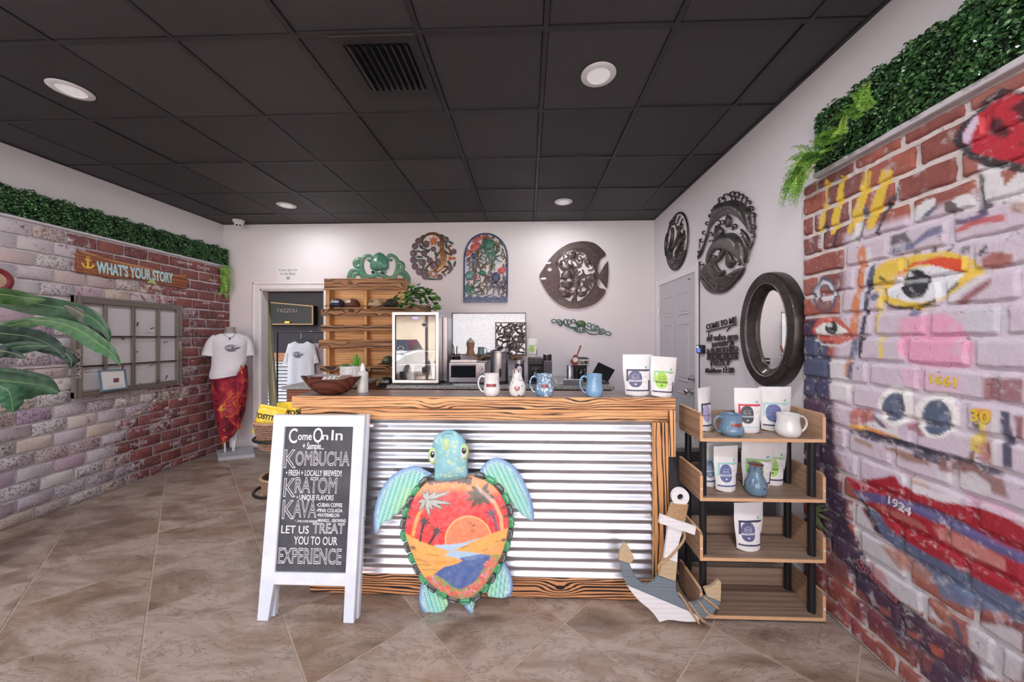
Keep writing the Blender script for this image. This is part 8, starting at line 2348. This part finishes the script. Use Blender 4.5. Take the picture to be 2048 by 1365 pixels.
def leaves(par, n, c, r, L, W, m, seed, flat=.8):
    rs = random.Random(seed); src = None; o0 = Vector(ORG[par.name])
    for i in range(n):
        th, ph = rs.uniform(0,2 * PI), rs.uniform(-.25,1.45); rad = rs.uniform(.55,1)
        p = Vector((c[0] + r[0] * rad * math.cos(ph) * math.cos(th), c[1] + r[1] * rad * math.cos(ph) * math.sin(th), c[2] + r[2] * rad * math.sin(ph)))
        if src is None: o = src = mk('leaf', leaf_b(L, W), m, par, fix=False); o.data.transform(Matrix.Translation(o0))
        else: o = src.copy(); COL.objects.link(o)
        o.location = p - o0; s_ = rs.uniform(.7,1.25); o.scale = (s_, s_, s_)
        o.rotation_euler = (rs.uniform(-.7,.7), rs.uniform(-.5,.9), th + rs.uniform(-.9,.9))
leaves(pv, 190,(-1.17,3.74,1.76),(.25,.16,.22),.062,.046, M_POTH, 31)
# pallet shelf
M_PIN = streaked('light_pine_slat', S(214,166,112,1.1), S(176,124,78), 'X', 30,14,.5,1.1,.6,.3)
M_PINZ = streaked('light_pine_upright', S(206,158,106,1.1), S(150,104,66), 'Z', 30,14,.5,1.1,.6,.3)
M_PAL = streaked('scorched_pallet_board', S(178,132,92,1.05), S(62,44,36), 'X', 22,12,.48,.82,.7,.3, mid=S(140,98,68), knots=True, nscale=8, patch=.5)
PY = 4.06
pal = thing('pallet_shelf', 'upright scorched wooden pallet used as a cap shelf against the back wall', 'shelf', (-1.95,4.15,.80))
Pz = lambda py: at_y(725, py, PY).z
pL, pR = cx(645, PY), cx(809, PY)
mk('top_board', B().box(cx(648, PY), pR, PY, PY + .02, Pz(580), Pz(557),.004), M_PAL, pal)
for a, c, dxx in ((618,632,.02),(650,663,.02),(680,697,.045),(733,744,.03)):
    mk('front_board', B().box(pL - dxx, pR, PY - .003, PY + .02, Pz(c), Pz(a),.004), M_PAL, pal); mk('ledge', B().box(pL, pR, PY + .021, PY + .13, Pz(a) - .013, Pz(a) - .001), M_PIN, pal)
for px in (653,728,804): mk('upright', B().box(cx(px, PY) - .022, cx(px, PY) + .022, PY + .022, PY + .125,.845, Pz(558),.003) if px != 728 else B().box(cx(px, PY) - .02, cx(px, PY) + .02, PY + .028, PY + .125,.845, Pz(560),.003), M_PINZ, pal)
for i in range(12): mk('slat', B().box(pL, pR, PY + .131, PY + .146,.845 + i * .104,.845 + i * .104 + .1,.003), M_PIN, pal)
mk('foot_board', B().box(pL - .02, pR, PY - .02, PY + .15,.82,.842,.003), M_PAL, pal)
sd = thing('side_cabinet', 'dark wooden cabinet under the pallet shelf', 'cabinet', (-1.98,4.15,0))
mk('body', B().box(-2.5, X0c - .03,3.93,4.44,0,.79), M_CABW, sd); mk('top', B().box(-2.52, X0c - .02,3.9,4.445,.791,.8185,.003), M_PAL, sd)
# caps
def cap(label, px, py, Y, w, col, txt=None, tc=None, rz=0.0, mesh=None):
    q = at_y(px, py, Y); r = w / 2; t = thing('baseball_cap', label, 'cap', (0,0,0), 'baseball caps on the pallet shelf'); m = plain('cap_' + label[:18].replace(' ', '_'), S(*col, 1.1),.8, var=.15, bump=.2); O = Vector((0,0,0))
    g = []; h = r * 1.12
    for j in range(7):
        a = PI / 2 * j / 6; g.append([(r * math.cos(a) ** .8 * math.cos(b) if j < 6 else 0,(r * 1.05 * math.cos(a) ** .8 * math.sin(b)) if j < 6 else 0, h * math.sin(a)) for b in [2 * PI * i / 20 for i in range(20)]])
    mk('crown', B().sheet(g, closed_v=True), m, t, smooth=70); mk('button', B().ell((0,0, h),(.007,.007,.004),8,5), m, t)
    br = [[((r * .95 + d * .055) * math.sin(a) * (1 - d * .12),-(r * .80 + d * .062) * math.cos(a * .85) - .012,.006 - d * .010 * (1 + .8 * (a / .95) ** 2)) for a in [-.95 + 1.9 * i / 12 for i in range(13)]] for d in (0,.5,1)]
    br2 = [[(x, y, z + .004) for x, y, z in row] for row in br]
    mk('brim', merge(B().sheet(br), B().sheet(br2)), mesh and plain('cap_mesh', S(*mesh),.8) or m, t, fix=False, smooth=60)
    class CP:
        def p(s, u, v_, w0=0.0):
            sa = min(.97, v_ / h); ca = (1 - sa * sa) ** .4; b = -PI / 2 + u / r * 1.15; return ((r * ca + w0 + .0015) * math.cos(b),(r * 1.05 * ca + w0 + .0015) * math.sin(b), v_)
    if txt: mk('lettering', text_b(txt, r * .56, CP(),(0, h * .55),0,.001, bold=.0008, shear=.3, sx=.95), tc, t)
    elif tc: mk('front_patch', B().sheet([[CP().p(lerp(-r * .42, r * .42, i / 6), lerp(h * .38, h * .78, j / 3),.001) for j in range(4)] for i in range(7)]), tc, t, fix=False)
    t.location = (q.x, q.y, q.z + .022); t.rotation_euler = (0,0, rz); ORG[t.name] = tuple(t.location)
zc = PY + .038
cap('navy blue cap with white script lettering on the top pallet shelf', 675,617, zc, .165,(38,42,70), 'Christ', M_LABELW, -.15)
cap('brown cap with a pale square badge on the top pallet shelf', 705,617, zc, .165,(98,58,44), None, plain('cap_badge', S(196,184,176),.7, var=.3, scale=200),-.3)
cap('beige cap with a small dark patch on the top pallet shelf', 752,617, zc, .17,(178,156,128), None, plain('dark_patch', S(110,96,82),.7, var=.3, scale=200),-.4)
cap('black mesh-backed cap behind the pothos leaves', 783,617, zc, .16,(40,38,38), None, None, -.3)
cap('camouflage and black cap beside the display fridge', 777,731, zc - .02,.15,(56,58,44), None, plain('camo_patch', S(110,120,84),.8, var=.6, scale=90),-.2,(36,36,38))
PYb = 3.88; zz_ = .8187
def floor_cap(label, x, y, w, col, txt, tc, rz):
    cap(label, 700,700,4, w, col, txt, tc, rz); o = [b for b in bpy.data.objects if b.get('label') == label][0]; o.location = (x, y, zz_ + .0125 + .05)
lump('folded_liner', 'brown wooden board lying on the side cabinet under the caps', 'board', B().box(-1.93,-1.47,3.905,4.03,.8195,.866,.003), M_PAL, (-1.7,3.96,.82))
floor_cap('plain pink cap low on the side cabinet, left of the black one', -1.825,3.965,.14,(206,124,186), None, None, .2)
floor_cap('black cap with white script lettering beside the display fridge door', -1.60,3.965,.165,(34,34,40), 'Christ', M_LABELW, -.1)
# red cabinet with tray and succulents
rc = thing('red_cabinet', 'small red-brown cabinet with a white top behind the left end of the bar', 'cabinet', (-1.88,3.42,0))
mk('body', B().box(-2.17,-1.62,3.12,3.74,0,.955), M_CABW, rc); mk('top', B().box(-2.20,-1.60,3.09,3.76,.956,.985,.004), M_GRAN, rc)
RZc = .9855
ty = thing('galvanized_tray', 'galvanized two-compartment tray beside the succulent pot', 'tray', (-2.06,3.45, RZc))
tb_ = B()
for b in ((-2.16,-1.93,3.36,3.366),(-2.16,-1.93,3.534,3.54),(-2.16,-2.154,3.366,3.534),(-1.936,-1.93,3.366,3.534)): tb_.box(*b, RZc, RZc + .062)
mk('walls', tb_, M_GALV, ty); mk('divider', B().box(-2.05,-2.046,3.367,3.533, RZc + .005, RZc + .055), M_GALV, ty); mk('base', B().box(-2.153,-1.937,3.367,3.533, RZc, RZc + .004), M_GALV, ty)
pt = thing('succulent_pot', 'white crackled pot of green succulents behind the wooden bowl', 'plant', (-1.805,3.60, RZc)); pc = (-1.805,3.60, RZc)
k = Mat('white_crackle', (.78,.77,.78,1),.4); vo = k.node('ShaderNodeTexVoronoi', feature='DISTANCE_TO_EDGE'); k.l.new(k.coord(world=True), vo.inputs[0]); vo.inputs['Scale'].default_value = 22
k.color(k.mix(k.grey(vo.outputs['Distance'],.0,.025), S(150,148,150),(.78,.77,.78,1))); M_CRACK = k.m
mk('pot', B().lathe(smooth_path([(.001,0),(.08,0),(.112,.02),(.122,.06),(.122,.145)],3) + [(.112,.145),(.110,.12),(.001,.12)], pc, 32), M_CRACK, pt, smooth=50)
M_GRS = plain('bright_green_blade', S(86,178,62,1.1),.45, var=.25); M_SUC = plain('grey_green_succulent', S(120,150,104,1.05),.5, var=.2)
rs = random.Random(9)
for i in range(46):
    a, t_ = rs.uniform(0,2 * PI), rs.uniform(.05,.75); d_ = Vector((math.cos(a) * math.sin(t_), math.sin(a) * math.sin(t_), math.cos(t_))); p0 = Vector((pc[0] + .04, pc[1], RZc + .118)); L = rs.uniform(.12,.185)
    s_ = d_.cross(Vector((0,0,1))).normalized() * .0052
    mk('blade', B().add([p0 - s_, p0 + s_, p0 + d_ * L * .6 + s_ * .8, p0 + d_ * L * .6 - s_ * .8, p0 + d_ * L - Vector((0,0,.01 * t_))],[(0,1,2,3),(3,2,4)]), M_GRS, pt, fix=False)
for i in range(26):
    a, t_ = i * 2.4,.25 + .055 * i; d_ = Vector((math.cos(a) * math.sin(min(t_, 1.5)), math.sin(a) * math.sin(min(t_, 1.5)), math.cos(min(t_, 1.5)))); L = .04 + .0022 * i
    c0 = Vector((pc[0] - .062, pc[1] - .03, RZc + .13)); mk('rosette_leaf', B().tube([c0, c0 + d_ * L * .5, c0 + d_ * L],[.006,.010,.001],6, flat=.5), M_SUC, pt, smooth=60)
# appliances
to = thing('toaster_oven', 'stainless toaster oven with three knobs on the back counter', 'oven', (-.69,3.72, GZ)); x0, x1, y0 = cx(898,3.62), cx(970,3.62),3.62
mk('body', B().box(x0, x1, y0 + .012, y0 + .27, GZ + .02, GZ + .225,.008), M_SST, to); mk('front', B().box(x0, x1, y0, y0 + .0115, GZ + .02, GZ + .225,.003), M_SST, to)
mk('door_glass', B().box(x0 + .02, x1 - .095, y0 - .006, y0 - .001, GZ + .07, GZ + .19,.002), M_DGLASS, to); mk('handle', B().cyl((x0 + .02, y0 - .028, GZ + .2),(x1 - .095, y0 - .028, GZ + .2),.007), M_SST, to)
for b in (x0 + .03, x1 - .105): mk('handle_bracket', B().box(b - .005, b + .005, y0 - .028, y0, GZ + .195, GZ + .205), M_SST, to)
for i in range(3): mk('knob', B().lathe([(.019,0),(.019,.008),(.014,.02),(.001,.02)],(x1 - .042, y0 - .0005, GZ + .065 + i * .052),20, axis='y'), M_SST, to, smooth=40)
for b in (x0 + .03, x1 - .03): mk('foot', B().box(b - .015, b + .015, y0 + .02, y0 + .24, GZ + .0005, GZ + .0195), M_BLKP, to)
mk('crumb_tray', B().box(x0 + .05, x1 - .08, y0 - .03, y0 - .002, GZ + .001, GZ + .012), M_SST, to)
lump('baking_tray', 'flat steel baking tray lying on the toaster oven', 'tray', B().box(x0 + .01, x1 - .09, y0 + .02, y0 + .25, GZ + .2265, GZ + .232).box(x0 + .01, x1 - .09, y0 + .02, y0 + .026, GZ + .232, GZ + .25), M_SST, (x0 + .15, y0 + .13, GZ + .2265))
ux = cx(999,3.72); uc = (ux, 3.72, GZ)
ur_ = thing('coffee_urn', 'tall stainless coffee urn with a black tap', 'urn', uc)
mk('tank', B().lathe([(.085,.03),(.095,.032),(.095,.325),(.10,.33),(.10,.34),(.001,.34)], uc, 32), M_SST, ur_, smooth=40); mk('base', B().lathe([(.098,.001),(.098,.029),(.001,.029)], uc, 28), M_BLKP, ur_)
mk('lid', B().lathe([(.094,.341),(.08,.355),(.001,.358)], uc, 28), M_SST, ur_, smooth=50); mk('lid_knob', B().lathe([(.012,.358),(.025,.37),(.022,.385),(.001,.388)], uc, 16), M_BLKP, ur_, smooth=50)
mk('tap', B().box(ux + .005, ux + .03,3.585,3.627, GZ + .10, GZ + .125,.004).cyl((ux + .018,3.595, GZ + .10),(ux + .018,3.595, GZ + .075),.007).box(ux + .008, ux + .028,3.583,3.598, GZ + .126, GZ + .165,.003), M_BLKP, ur_)
for s_ in (-1,1): mk('handle', B().box(ux + s_ * .118 - .02, ux + s_ * .118 + .02,3.70,3.74, GZ + .30, GZ + .325,.005), M_BLKP, ur_)
q = cx(1039,3.68); wd = thing('grinder', 'dark blue cylindrical grinder with a round silver dial', 'grinder', (q, 3.68, GZ))
mk('body', B().lathe([(.048,.001),(.05,.02),(.047,.20),(.04,.21),(.001,.21)],(q, 3.68, GZ),28), plain('midnight_blue_plastic', S(44,42,66),.25, coat=.4), wd, smooth=40); mk('collar', B().lathe([(.048,.211),(.048,.245),(.001,.246)],(q, 3.68, GZ),28), M_SST, wd, smooth=40)
mk('dial', B().lathe([(.024,0),(.024,.008),(.013,.008),(.013,.004),(.001,.004)],(q, 3.634, GZ + .165),22, axis='y'), M_LABELW, wd, smooth=40)
def brewer(label, xa, xb, y, h, twin):
    t = thing('coffee_maker', label, 'coffee maker', ((xa + xb) / 2, y + .1, GZ), 'coffee makers on the back counter'); w_ = xb - xa; c_ = xa + w_ * (.32 if twin else .5)
    mk('base', B().box(xa, xb, y, y + .22, GZ + .001, GZ + .03,.004), M_BLKP, t); mk('column', B().box(xa, xb, y + .13, y + .22, GZ + .0305, GZ + h - .075,.004), M_BLKP, t)
    hd = mk('brew_head', B().box(xa, xa + w_ * (.62 if twin else 1), y, y + .22, GZ + h - .0745, GZ + h, .008), M_SST if not twin else M_BLKP, t)
    mk('carafe', B().lathe([(.045,.031),(.055,.06),(.05,.12),(.038,.145),(.001,.146)],(c_, y + .065, GZ),24), M_DGLASS, t, smooth=50); mk('carafe_handle', B().tube([(c_ + .03, y + .03, GZ + .13),(c_ + .03, y - .01, GZ + .12),(c_ + .03, y - .01, GZ + .06),(c_ + .03, y + .02, GZ + .05)],.006,6), M_BLKP, t)
    if twin:
        tw = mk('pod_tower', B().box(xa + w_ * .64, xb, y + .0, y + .129, GZ + .0305, GZ + h - .03,.006), plain('charcoal_plastic', S(72,72,78),.4), t); mk('pod_lid', B().cyl((xa + w_ * .82, y + .06, GZ + h - .0295),(xa + w_ * .82, y + .06, GZ + h + .03),.045), M_BLKP, t); mk('steel_band', B().cyl((xa + w_ * .82, y + .06, GZ + h + .0305),(xa + w_ * .82, y + .06, GZ + h + .036),.046), M_SST, t)
    else: mk('control_panel', B().box(xa + .015, xb - .015, y - .003, y - .0005, GZ + h - .055, GZ + h - .02), M_DGLASS, t); mk('lid', B().box(xa + .003, xb - .003, y + .005, y + .215, GZ + h + .0005, GZ + h + .012,.004), M_BLKP, t)
brewer('black twin coffee maker with a glass carafe and a pod tower', cx(1056,3.68), cx(1104,3.68),3.68,.27, True)
brewer('stainless fronted drip coffee maker behind the guitar ornament', cx(1149,3.85), cx(1178,3.85),3.85,.25, False)
q = cx(1140,3.72); lump('steel_flask', 'polished steel cylinder with a black lever beside the drip coffee maker', 'flask', B().lathe([(.033,.001),(.033,.19),(.03,.195),(.001,.195)],(q, 3.72, GZ),24).box(q + .01, q + .02,3.68,3.69, GZ + .08, GZ + .16), M_SST, (q, 3.72, GZ), smooth=40)
# guitar ornament
PG = PlaneY(3.66); tGu = crop(1080,640,8.53); gt = thing('guitar_ornament', 'small red guitar shaped clock leaning above the drip coffee maker', 'ornament', PG.p(*PG.uv(1152,735)))
M_GUI = plain('mahogany_red', S(124,58,46,1.1),.35, var=.15, coat=.3)
mk('body', B().plate(PG, uvt(tGu, smooth_path([(600,785),(545,760),(516,715),(530,680),(562,655),(568,615),(600,595),(640,610),(650,640),(664,650),(655,690),(650,740),(630,775)],3, True), PG),.016,0, bev=.003), M_GUI, gt)
mk('neck', B().plate(PG, uvt(tGu, [(622,600),(668,470),(676,436),(702,436),(698,470),(640,612)], PG),.010,.003), M_GUI, gt)
u_ = pxs(PG, tGu, (600,680)); c0 = uvt(tGu, [(601,682)], PG)[0]; mk('dial', B().dome(PG, c0,(42 * u_, 42 * u_),.004,.0165,22,2), M_LABELW, gt); mk('hand', B().ribbon(PG, [c0,(c0[0], c0[1] + 25 * u_)],.003,.001,.021), M_INK, gt)
mk('stand', B().cyl((c0[0] + .01,3.663, GZ + .001),(c0[0] + .005,3.663, c0[1] - .04),.006), M_DARKMETAL, gt)
tbq = thing('card_reader', 'grey tablet till with a dark screen on the back counter', 'tablet', (cx(1148,3.56),3.6, GZ)); Mx = Matrix.Translation((cx(1147,3.56),3.585, GZ + .033)) @ Matrix.Rotation(-.95,4, 'X')
mk('case', B().obox(Mx, .20,.075,.012,.004), plain('silver_case', S(176,176,182),.35,.5), tbq); mk('screen', B().obox(Mx @ Matrix.Translation((.0,.006,.0066)),.165,.05,.001), M_DGLASS, tbq)
lt = thing('laptop', 'black laptop standing half open behind the plain blue mug', 'laptop', (.74,3.75, GZ)); mk('base', B().box(.66,.85,3.72,3.9, GZ + .001, GZ + .018,.003), M_BLKP, lt)
mk('screen_lid', B().obox(Matrix.Translation((.775,3.665, GZ + .125)) @ Matrix.Rotation(.25,4, 'X') @ Matrix.Rotation(.45,4, 'Y'),.19,.012,.15,.003), M_BLKP, lt)
for i, (a, lab) in enumerate((((1110,745), 'white cable looped beside the twin coffee maker'),((1122,762), 'grey cable coiled in front of the tablet till'))):
    q = at_y(*a, 3.62); q.z = GZ + .006; lump('cable', lab, 'cable', B().tube(smooth_path([(q.x - .06 + .02 * j, 3.6 + .07 * math.sin(j * 1.3 + i), GZ + .006 + (.05 if j in (2,3) and i == 0 else 0)) for j in range(8)],4),.004,6),(M_WHITE_PL, plain('grey_cable', S(140,140,144),.6))[i], q, smooth=60)
# sill shelf with its things
SY = 4.25; sz_ = at_y(1000,712,4.27).z - .002
sl = thing('live_edge_shelf', 'live-edge wooden shelf under the frosted window', 'shelf', (-.36,4.35, sz_ - .035)); P = [(-.66 + .075 * i, SY + .02 * math.sin(i * 1.9)) for i in range(9)]
mk('plank', B().add([(x, y, z) for z in (sz_ - .03, sz_) for x, y in P + [(-.06, YB - .001),(-.66, YB - .001)]],[tuple(range(11))[::-1], tuple(range(11,22))] + [(i, (i + 1) % 11,(i + 1) % 11 + 11, i + 11) for i in range(11)]), M_PAL, sl)
for x in (-.55,-.15): mk('bracket', B().box(x - .012, x + .012, SY + .06, YB - .001, sz_ - .06, sz_ - .031), M_DARKMETAL, sl)
q = cx(941,4.33); jr = thing('cinnamon_jar', 'tan ribbed jar with a glass stopper on the live-edge shelf', 'jar', (q, 4.33, sz_)); mk('jar', B().lathe(smooth_path([(.05,.001),(.052,.03),(.040,.08),(.050,.13),(.05,.165)],3) + [(.001,.166)],(q, 4.33, sz_),16), streaked('cinnamon_bark', S(176,138,108), S(128,94,70), 'Z', 40,10,.4,1,.7,.3), jr, smooth=30)
mk('stopper', B().lathe([(.048,.167),(.042,.19),(.015,.20),(.02,.215),(.001,.22)],(q, 4.33, sz_),20), plain('clear_stopper', S(196,190,192),.15, coat=.5), jr, smooth=50)
mug('teal_cup', 'small teal mug on the live-edge shelf', (cx(962,4.33),4.33, sz_ + .0005),.042,.105, glaze('teal_grey_glaze', S(116,142,148,1.1)),1)
q = cx(909,4.1); wk = thing('utensil_holder', 'dark holder with whisk and utensils behind the toaster oven', 'utensils', (q, 4.1, GZ)); mk('holder', B().lathe([(.04,.001),(.05,.26),(.046,.26),(.036,.01)],(q + .02,4.1, GZ),20), M_DARKMETAL, wk, smooth=40)
for i in range(6): a = PI * i / 6; mk('whisk_wire', B().tube(smooth_path([(q, 4.1, GZ + .26),(q - .03 + .028 * math.cos(a),4.1 + .028 * math.sin(a), GZ + .33),(q - .035 + .02 * math.cos(a),4.1 + .02 * math.sin(a), GZ + .39),(q - .038,4.1, GZ + .41)],4),.003,5), M_DARKMETAL, wk)
for dx_, h_ in ((.03,.38),(.055,.30)): mk('utensil', B().cyl((q + .02,4.1, GZ + .05),(q + dx_, 4.09, GZ + h_),.006, n=8), M_DARKMETAL, wk)
PCv = PlaneY(4.36); (u0, v1),(u1, v0) = PCv.uv(990.5,645), PCv.uv(1053,711); v0 = sz_ + .001
cp_ = thing('carved_panel', 'square dark carved openwork panel standing on the live-edge shelf', 'wall art', PCv.p((u0 + u1) / 2, v0)); o_ = [(u0, v0),(u1, v0),(u1, v1),(u0, v1)]
mk('rim', B().plate(PCv, o_, .014,0, holes=[inset(o_, .018)]), M_CUTMETAL, cp_); cv = B(); rr = random.Random(12)
for i in range(95):
    x, y, a, tw = rr.uniform(u0, u1), rr.uniform(v0, v1), rr.uniform(0,6.28), rr.uniform(-.6,.6); pts = []
    for j in range(9):
        if not (u0 < x < u1 and v0 < y < v1): break
        pts.append((x, y)); a += tw; x += .017 * math.cos(a); y += .017 * math.sin(a)
    if len(pts) > 2: cv.ribbon(PCv, smooth_path(pts, 2), rr.uniform(.014,.022),.008,.002)
tag(mk('carving', cv, M_CUTMETAL, cp_, smooth=60), kind='stuff')
pouch('coffee_bag', 'small white pouch with a green emblem on top of the twin coffee maker', (cx(1066,3.86),3.86, GZ + .2715),.115,.20,.1, GRN, (150,190,90), DK, full=False)
# low work counter seen between bar and shelves
wc = thing('work_counter', 'low granite-topped work counter behind the shelving unit', 'counter', (1.15,2.55,0)); mk('granite_top', B().box(.69, XR - .014,2.22,2.86,.712,.742,.004), M_GRAN, wc)
mk('front_panel', B().box(.78, XR - .014,2.28,2.30,0,.711), plain('dark_grey_panel', S(96,94,100),.5, var=.05), wc); mk('leg', B().box(.72,.75,2.26,2.29,0,.711), M_BLACK, wc); mk('side_panel', B().box(.78,.80,2.301,2.84,0,.711), M_CARC, wc)
lump('paper_box', 'white paper box on the work counter behind the second shelf', 'box', B().box(1.10,1.22,2.42,2.54,.7425,.85,.003), M_LABELW, (1.16,2.48,.7425)); lump('white_bowl', 'white bowl on the work counter by the brick wall', 'bowl', B().lathe(revolve([(.03,0),(.06,.02),(.085,.07),(.09,.09)]),(1.47,2.42,.7425),28), M_WGLAZE, (1.47,2.42,.7425), smooth=50)
sp = thing('spiky_plant', 'small spiky green plant between the shelving unit and the painted bricks', 'plant', (1.502,1.93,0)); mk('pot', B().lathe([(.001,0),(.018,0),(.024,.08),(.02,.08),(.001,.07)],(1.503,1.93,0),18), M_CLAY, sp)
mk('stem', B().cyl((1.503,1.93,.07),(1.503,1.93,.50),.006, n=8), M_SUC, sp); M_SPK = plain('striped_blade', S(126,142,92),.5, var=.3, scale=50)
for i, (px, py) in enumerate(((1640,1012),(1650,1010),(1660,1020),(1645,1050),(1655,1085),(1662,1075),(1636,1040),(1668,1045))):
    q = at_x(px, py, 1.512); p0 = Vector((1.503,1.93,.50)); d_ = q - p0; s_ = d_.cross(Vector((1,0,0))).normalized() * .008
    mk('blade', B().add([p0 - s_ * .5, p0 + s_ * .5, p0 + d_ * .5 + s_, p0 + d_ * .5 - s_, q],[(0,1,2,3),(3,2,4)]), M_SPK, sp, fix=False)

# ================================================================== BACK ROOM THROUGH THE DOORWAY
M_DKW = paint_mat('charcoal_wall_paint', S(66,66,72),.2); BY = 6.9
struct('wall_back.001', B().box(-7.2,-1.4, BY, BY + .1,0,2.8), M_DKW); struct('wall_left.001', B().box(-7.3,-7.2, YB + .13, BY + .1,0,2.8), M_DKW); struct('wall_right.001', B().box(-1.4,-1.3, YB + .13, BY + .1,0,2.8), M_DKW); struct('ceiling.001', B().box(-7.3,-1.3, YB + .121, BY + .1,2.8,2.9), M_DKW)
fl2 = struct('floor.001', B().box(-7.2,-1.4, YB + .13, BY, -.003,.0005), M_CARC); M_PLK = streaked('dark_plank_floor', S(124,100,84), S(80,62,52), 'X', 30,12,.4,1,.4,.3)
for i in range(15): struct('plank', B().box(-7.19,-1.41,4.60 + i * .152,4.60 + i * .152 + .149,.0006,.006,.002), M_PLK, fl2)
wn_ = struct('trim_6', B().box(-7.2,-1.4, BY - .03, BY - .001,.95,1.12,.004), M_BURNT_D); struct('corrugated_sheet', B().sheet([[(x, BY - .02 - .008 * math.sin(z / .07 * 2 * PI), z) for z in np.linspace(.02,.94,120)] for x in (-7.19,-1.41)]), M_GALV, wn_, fix=False, smooth=70)
bx = thing('wall_cabinet', 'dark display box with a tan edge on the far wall of the back room', 'display box', (-4.7,6.8,1.6)); (a0, b0, c0_, d0_) = (at_y(530,650, BY - .12), at_y(628,650, BY - .12), at_y(530,604, BY - .12), at_y(628,612, BY - .12))
PX_ = PlaneY(BY - .121); fo_ = [(a0.x - .4, a0.z),(b0.x, b0.z),(d0_.x, d0_.z),(c0_.x - .4, c0_.z + .04)]; M_TAN = plain('tan_box_edge', S(176,148,108),.6)
mk('frame', B().plate(PX_, fo_, .03,0, holes=[inset(fo_, .03)]), M_TAN, bx); mk('box', B().plate(PlaneY(BY - .002), fo_, .118,0), plain('box_inside_black', S(24,22,22),.5), bx)
mk('lettering', text_b('TAZZOU', .10, PX_, PX_.uv(574,622),.002,.002), M_CUTHI, bx); q = PX_.uv(577,645); mk('yellow_lamp', B().plate(PX_, [(q[0] - .04, q[1] - .015),(q[0] + .04, q[1] - .015),(q[0] + .04, q[1] + .015),(q[0] - .04, q[1] + .015)],.02,.03), emis(plain('amber_glow', S(230,170,40),.4), S(255,180,40),.8), bx)
RYk = 5.55; rk = thing('garment_rack', 'black garment rack in the back room doorway', 'rack', (-3.5, RYk, .0065)); rx0, rz = cx(554.5, RYk), at_y(554,665, RYk).z
for y in (RYk,): mk('rail', B().cyl((rx0, y, rz),(rx0 + 1.3, y, rz),.011), M_BLACK, rk, smooth=40)
for x in (rx0, rx0 + 1.3): mk('upright', B().cyl((x, RYk, .03),(x, RYk, rz),.013), M_BLACK, rk, smooth=40); mk('foot', B().cyl((x, RYk - .25,.02),(x, RYk + .25,.02),.013), M_BLACK, rk, smooth=40)
def tee(label, hl, dx_, dy_, m, printed):
    xc, y = cx(602, RYk) + dx_, RYk + dy_; zt = at_y(600,683, RYk).z; t = thing('t_shirt', label, 't-shirt', (xc, y, .68), 't-shirts on the garment rack')
    o_ = [(-.10,0),(-.21,-.04),(-.30,-.36),(-.215,-.38),(-.205,-.2),(-.235,-.72),(-.05,-.745),(.12,-.735),(.235,-.71),(.205,-.2),(.215,-.36),(.295,-.34),(.21,-.04),(.10,0),(.04,-.035),(-.04,-.035)]
    P = [(xc + a, zt + b) for a, b in o_]; vs, fs = fill_mesh(P, .03); ring = P + [P[0]]; U = np.array([p[0] for p in vs]); V = np.array([p[1] for p in vs]); e = np.clip(seg_dist(U, V, ring) / .08,0,1) ** .5
    f1 = .006 * np.sin((U - xc) * 38) * np.clip((zt - V) / .5,0,1); b = B(); n = len(vs)
    b.v = [(u, y - .03 * q - w, v_) for u, v_, q, w in zip(U, V, e, f1)] + [(u, y + .03 * q - w, v_) for u, v_, q, w in zip(U, V, e, f1)]; b.f = fs + [tuple(i + n for i in f)[::-1] for f in fs]; b.mi = [0] * len(b.f)
    mk('shirt', b, m, t, fix=False, smooth=80)
    class TP:
        def p(s, u, v_, w0=0.0): return (u, y - .034 - w0 - .006, v_)
    if printed: tag(mk('wave_print', wave_print(TP(), xc - .03, zt - .21,.075), M_PRINT, t, fix=False), kind='stuff')
    h_ = thing('clothes_hanger', hl, 'hanger', (xc, y, zt), 'hangers on the garment rack')
    mk('bar', B().tube(smooth_path([(xc - .2, y, zt - .035),(xc - .08, y, zt + .02),(xc, y, zt + .035),(xc + .08, y, zt + .02),(xc + .2, y, zt - .035)],4),.011,8), M_BLKP, h_, smooth=60); mk('hook', B().tube(smooth_path([(xc, y, zt + .035),(xc, y, rz - .03),(xc + .012, RYk, rz + .004),(xc, RYk, rz + .022),(xc - .018, RYk, rz + .010)],4),.0035,6), M_STEEL, h_)
tee('white t-shirt with a grey wave print hanging on the garment rack', 'black hanger carrying the printed white t-shirt', 0,0, M_TEE, True)
tee('pinkish t-shirt hanging behind the white printed one', 'black hanger carrying the pinkish t-shirt', .17,.11, plain('pale_pink_cotton', S(206,186,192),.85), False)
ct = thing('curtain', 'pale green curtain at the left of the back room doorway', 'curtain', (-3.52,4.75,0)); g = []
for j in range(16):
    z = .01 + 2.02 * j / 15; t_ = j / 15; g.append([(-3.57 + .10 * (1 - t_) ** 1.3 + .075 * i / 10 * (1 + .5 * (1 - t_)),4.68 + .025 * math.sin(i * 2.2 + z) + .02 * i / 10, z) for i in range(11)])
g2 = [[(x, y + .004, z) for x, y, z in r] for r in g]; mk('cloth', merge(B().sheet(g), B().sheet(g2)), plain('sage_cloth', S(196,192,164),.85, var=.1), ct, fix=False, smooth=80); mk('rod', B().cyl((-3.62,4.70,2.035),(-2.62,4.70,2.035),.009), M_DARKMETAL, ct)
lb = bpy.data.lights.new('back_lamp', 'AREA'); lb.size = .3; lb.energy = 9; lb.color = (1,.85,.65); lo = bpy.data.objects.new('back_lamp', lb); COL.objects.link(lo); lo.location = (-4.2,5.7,2.75)
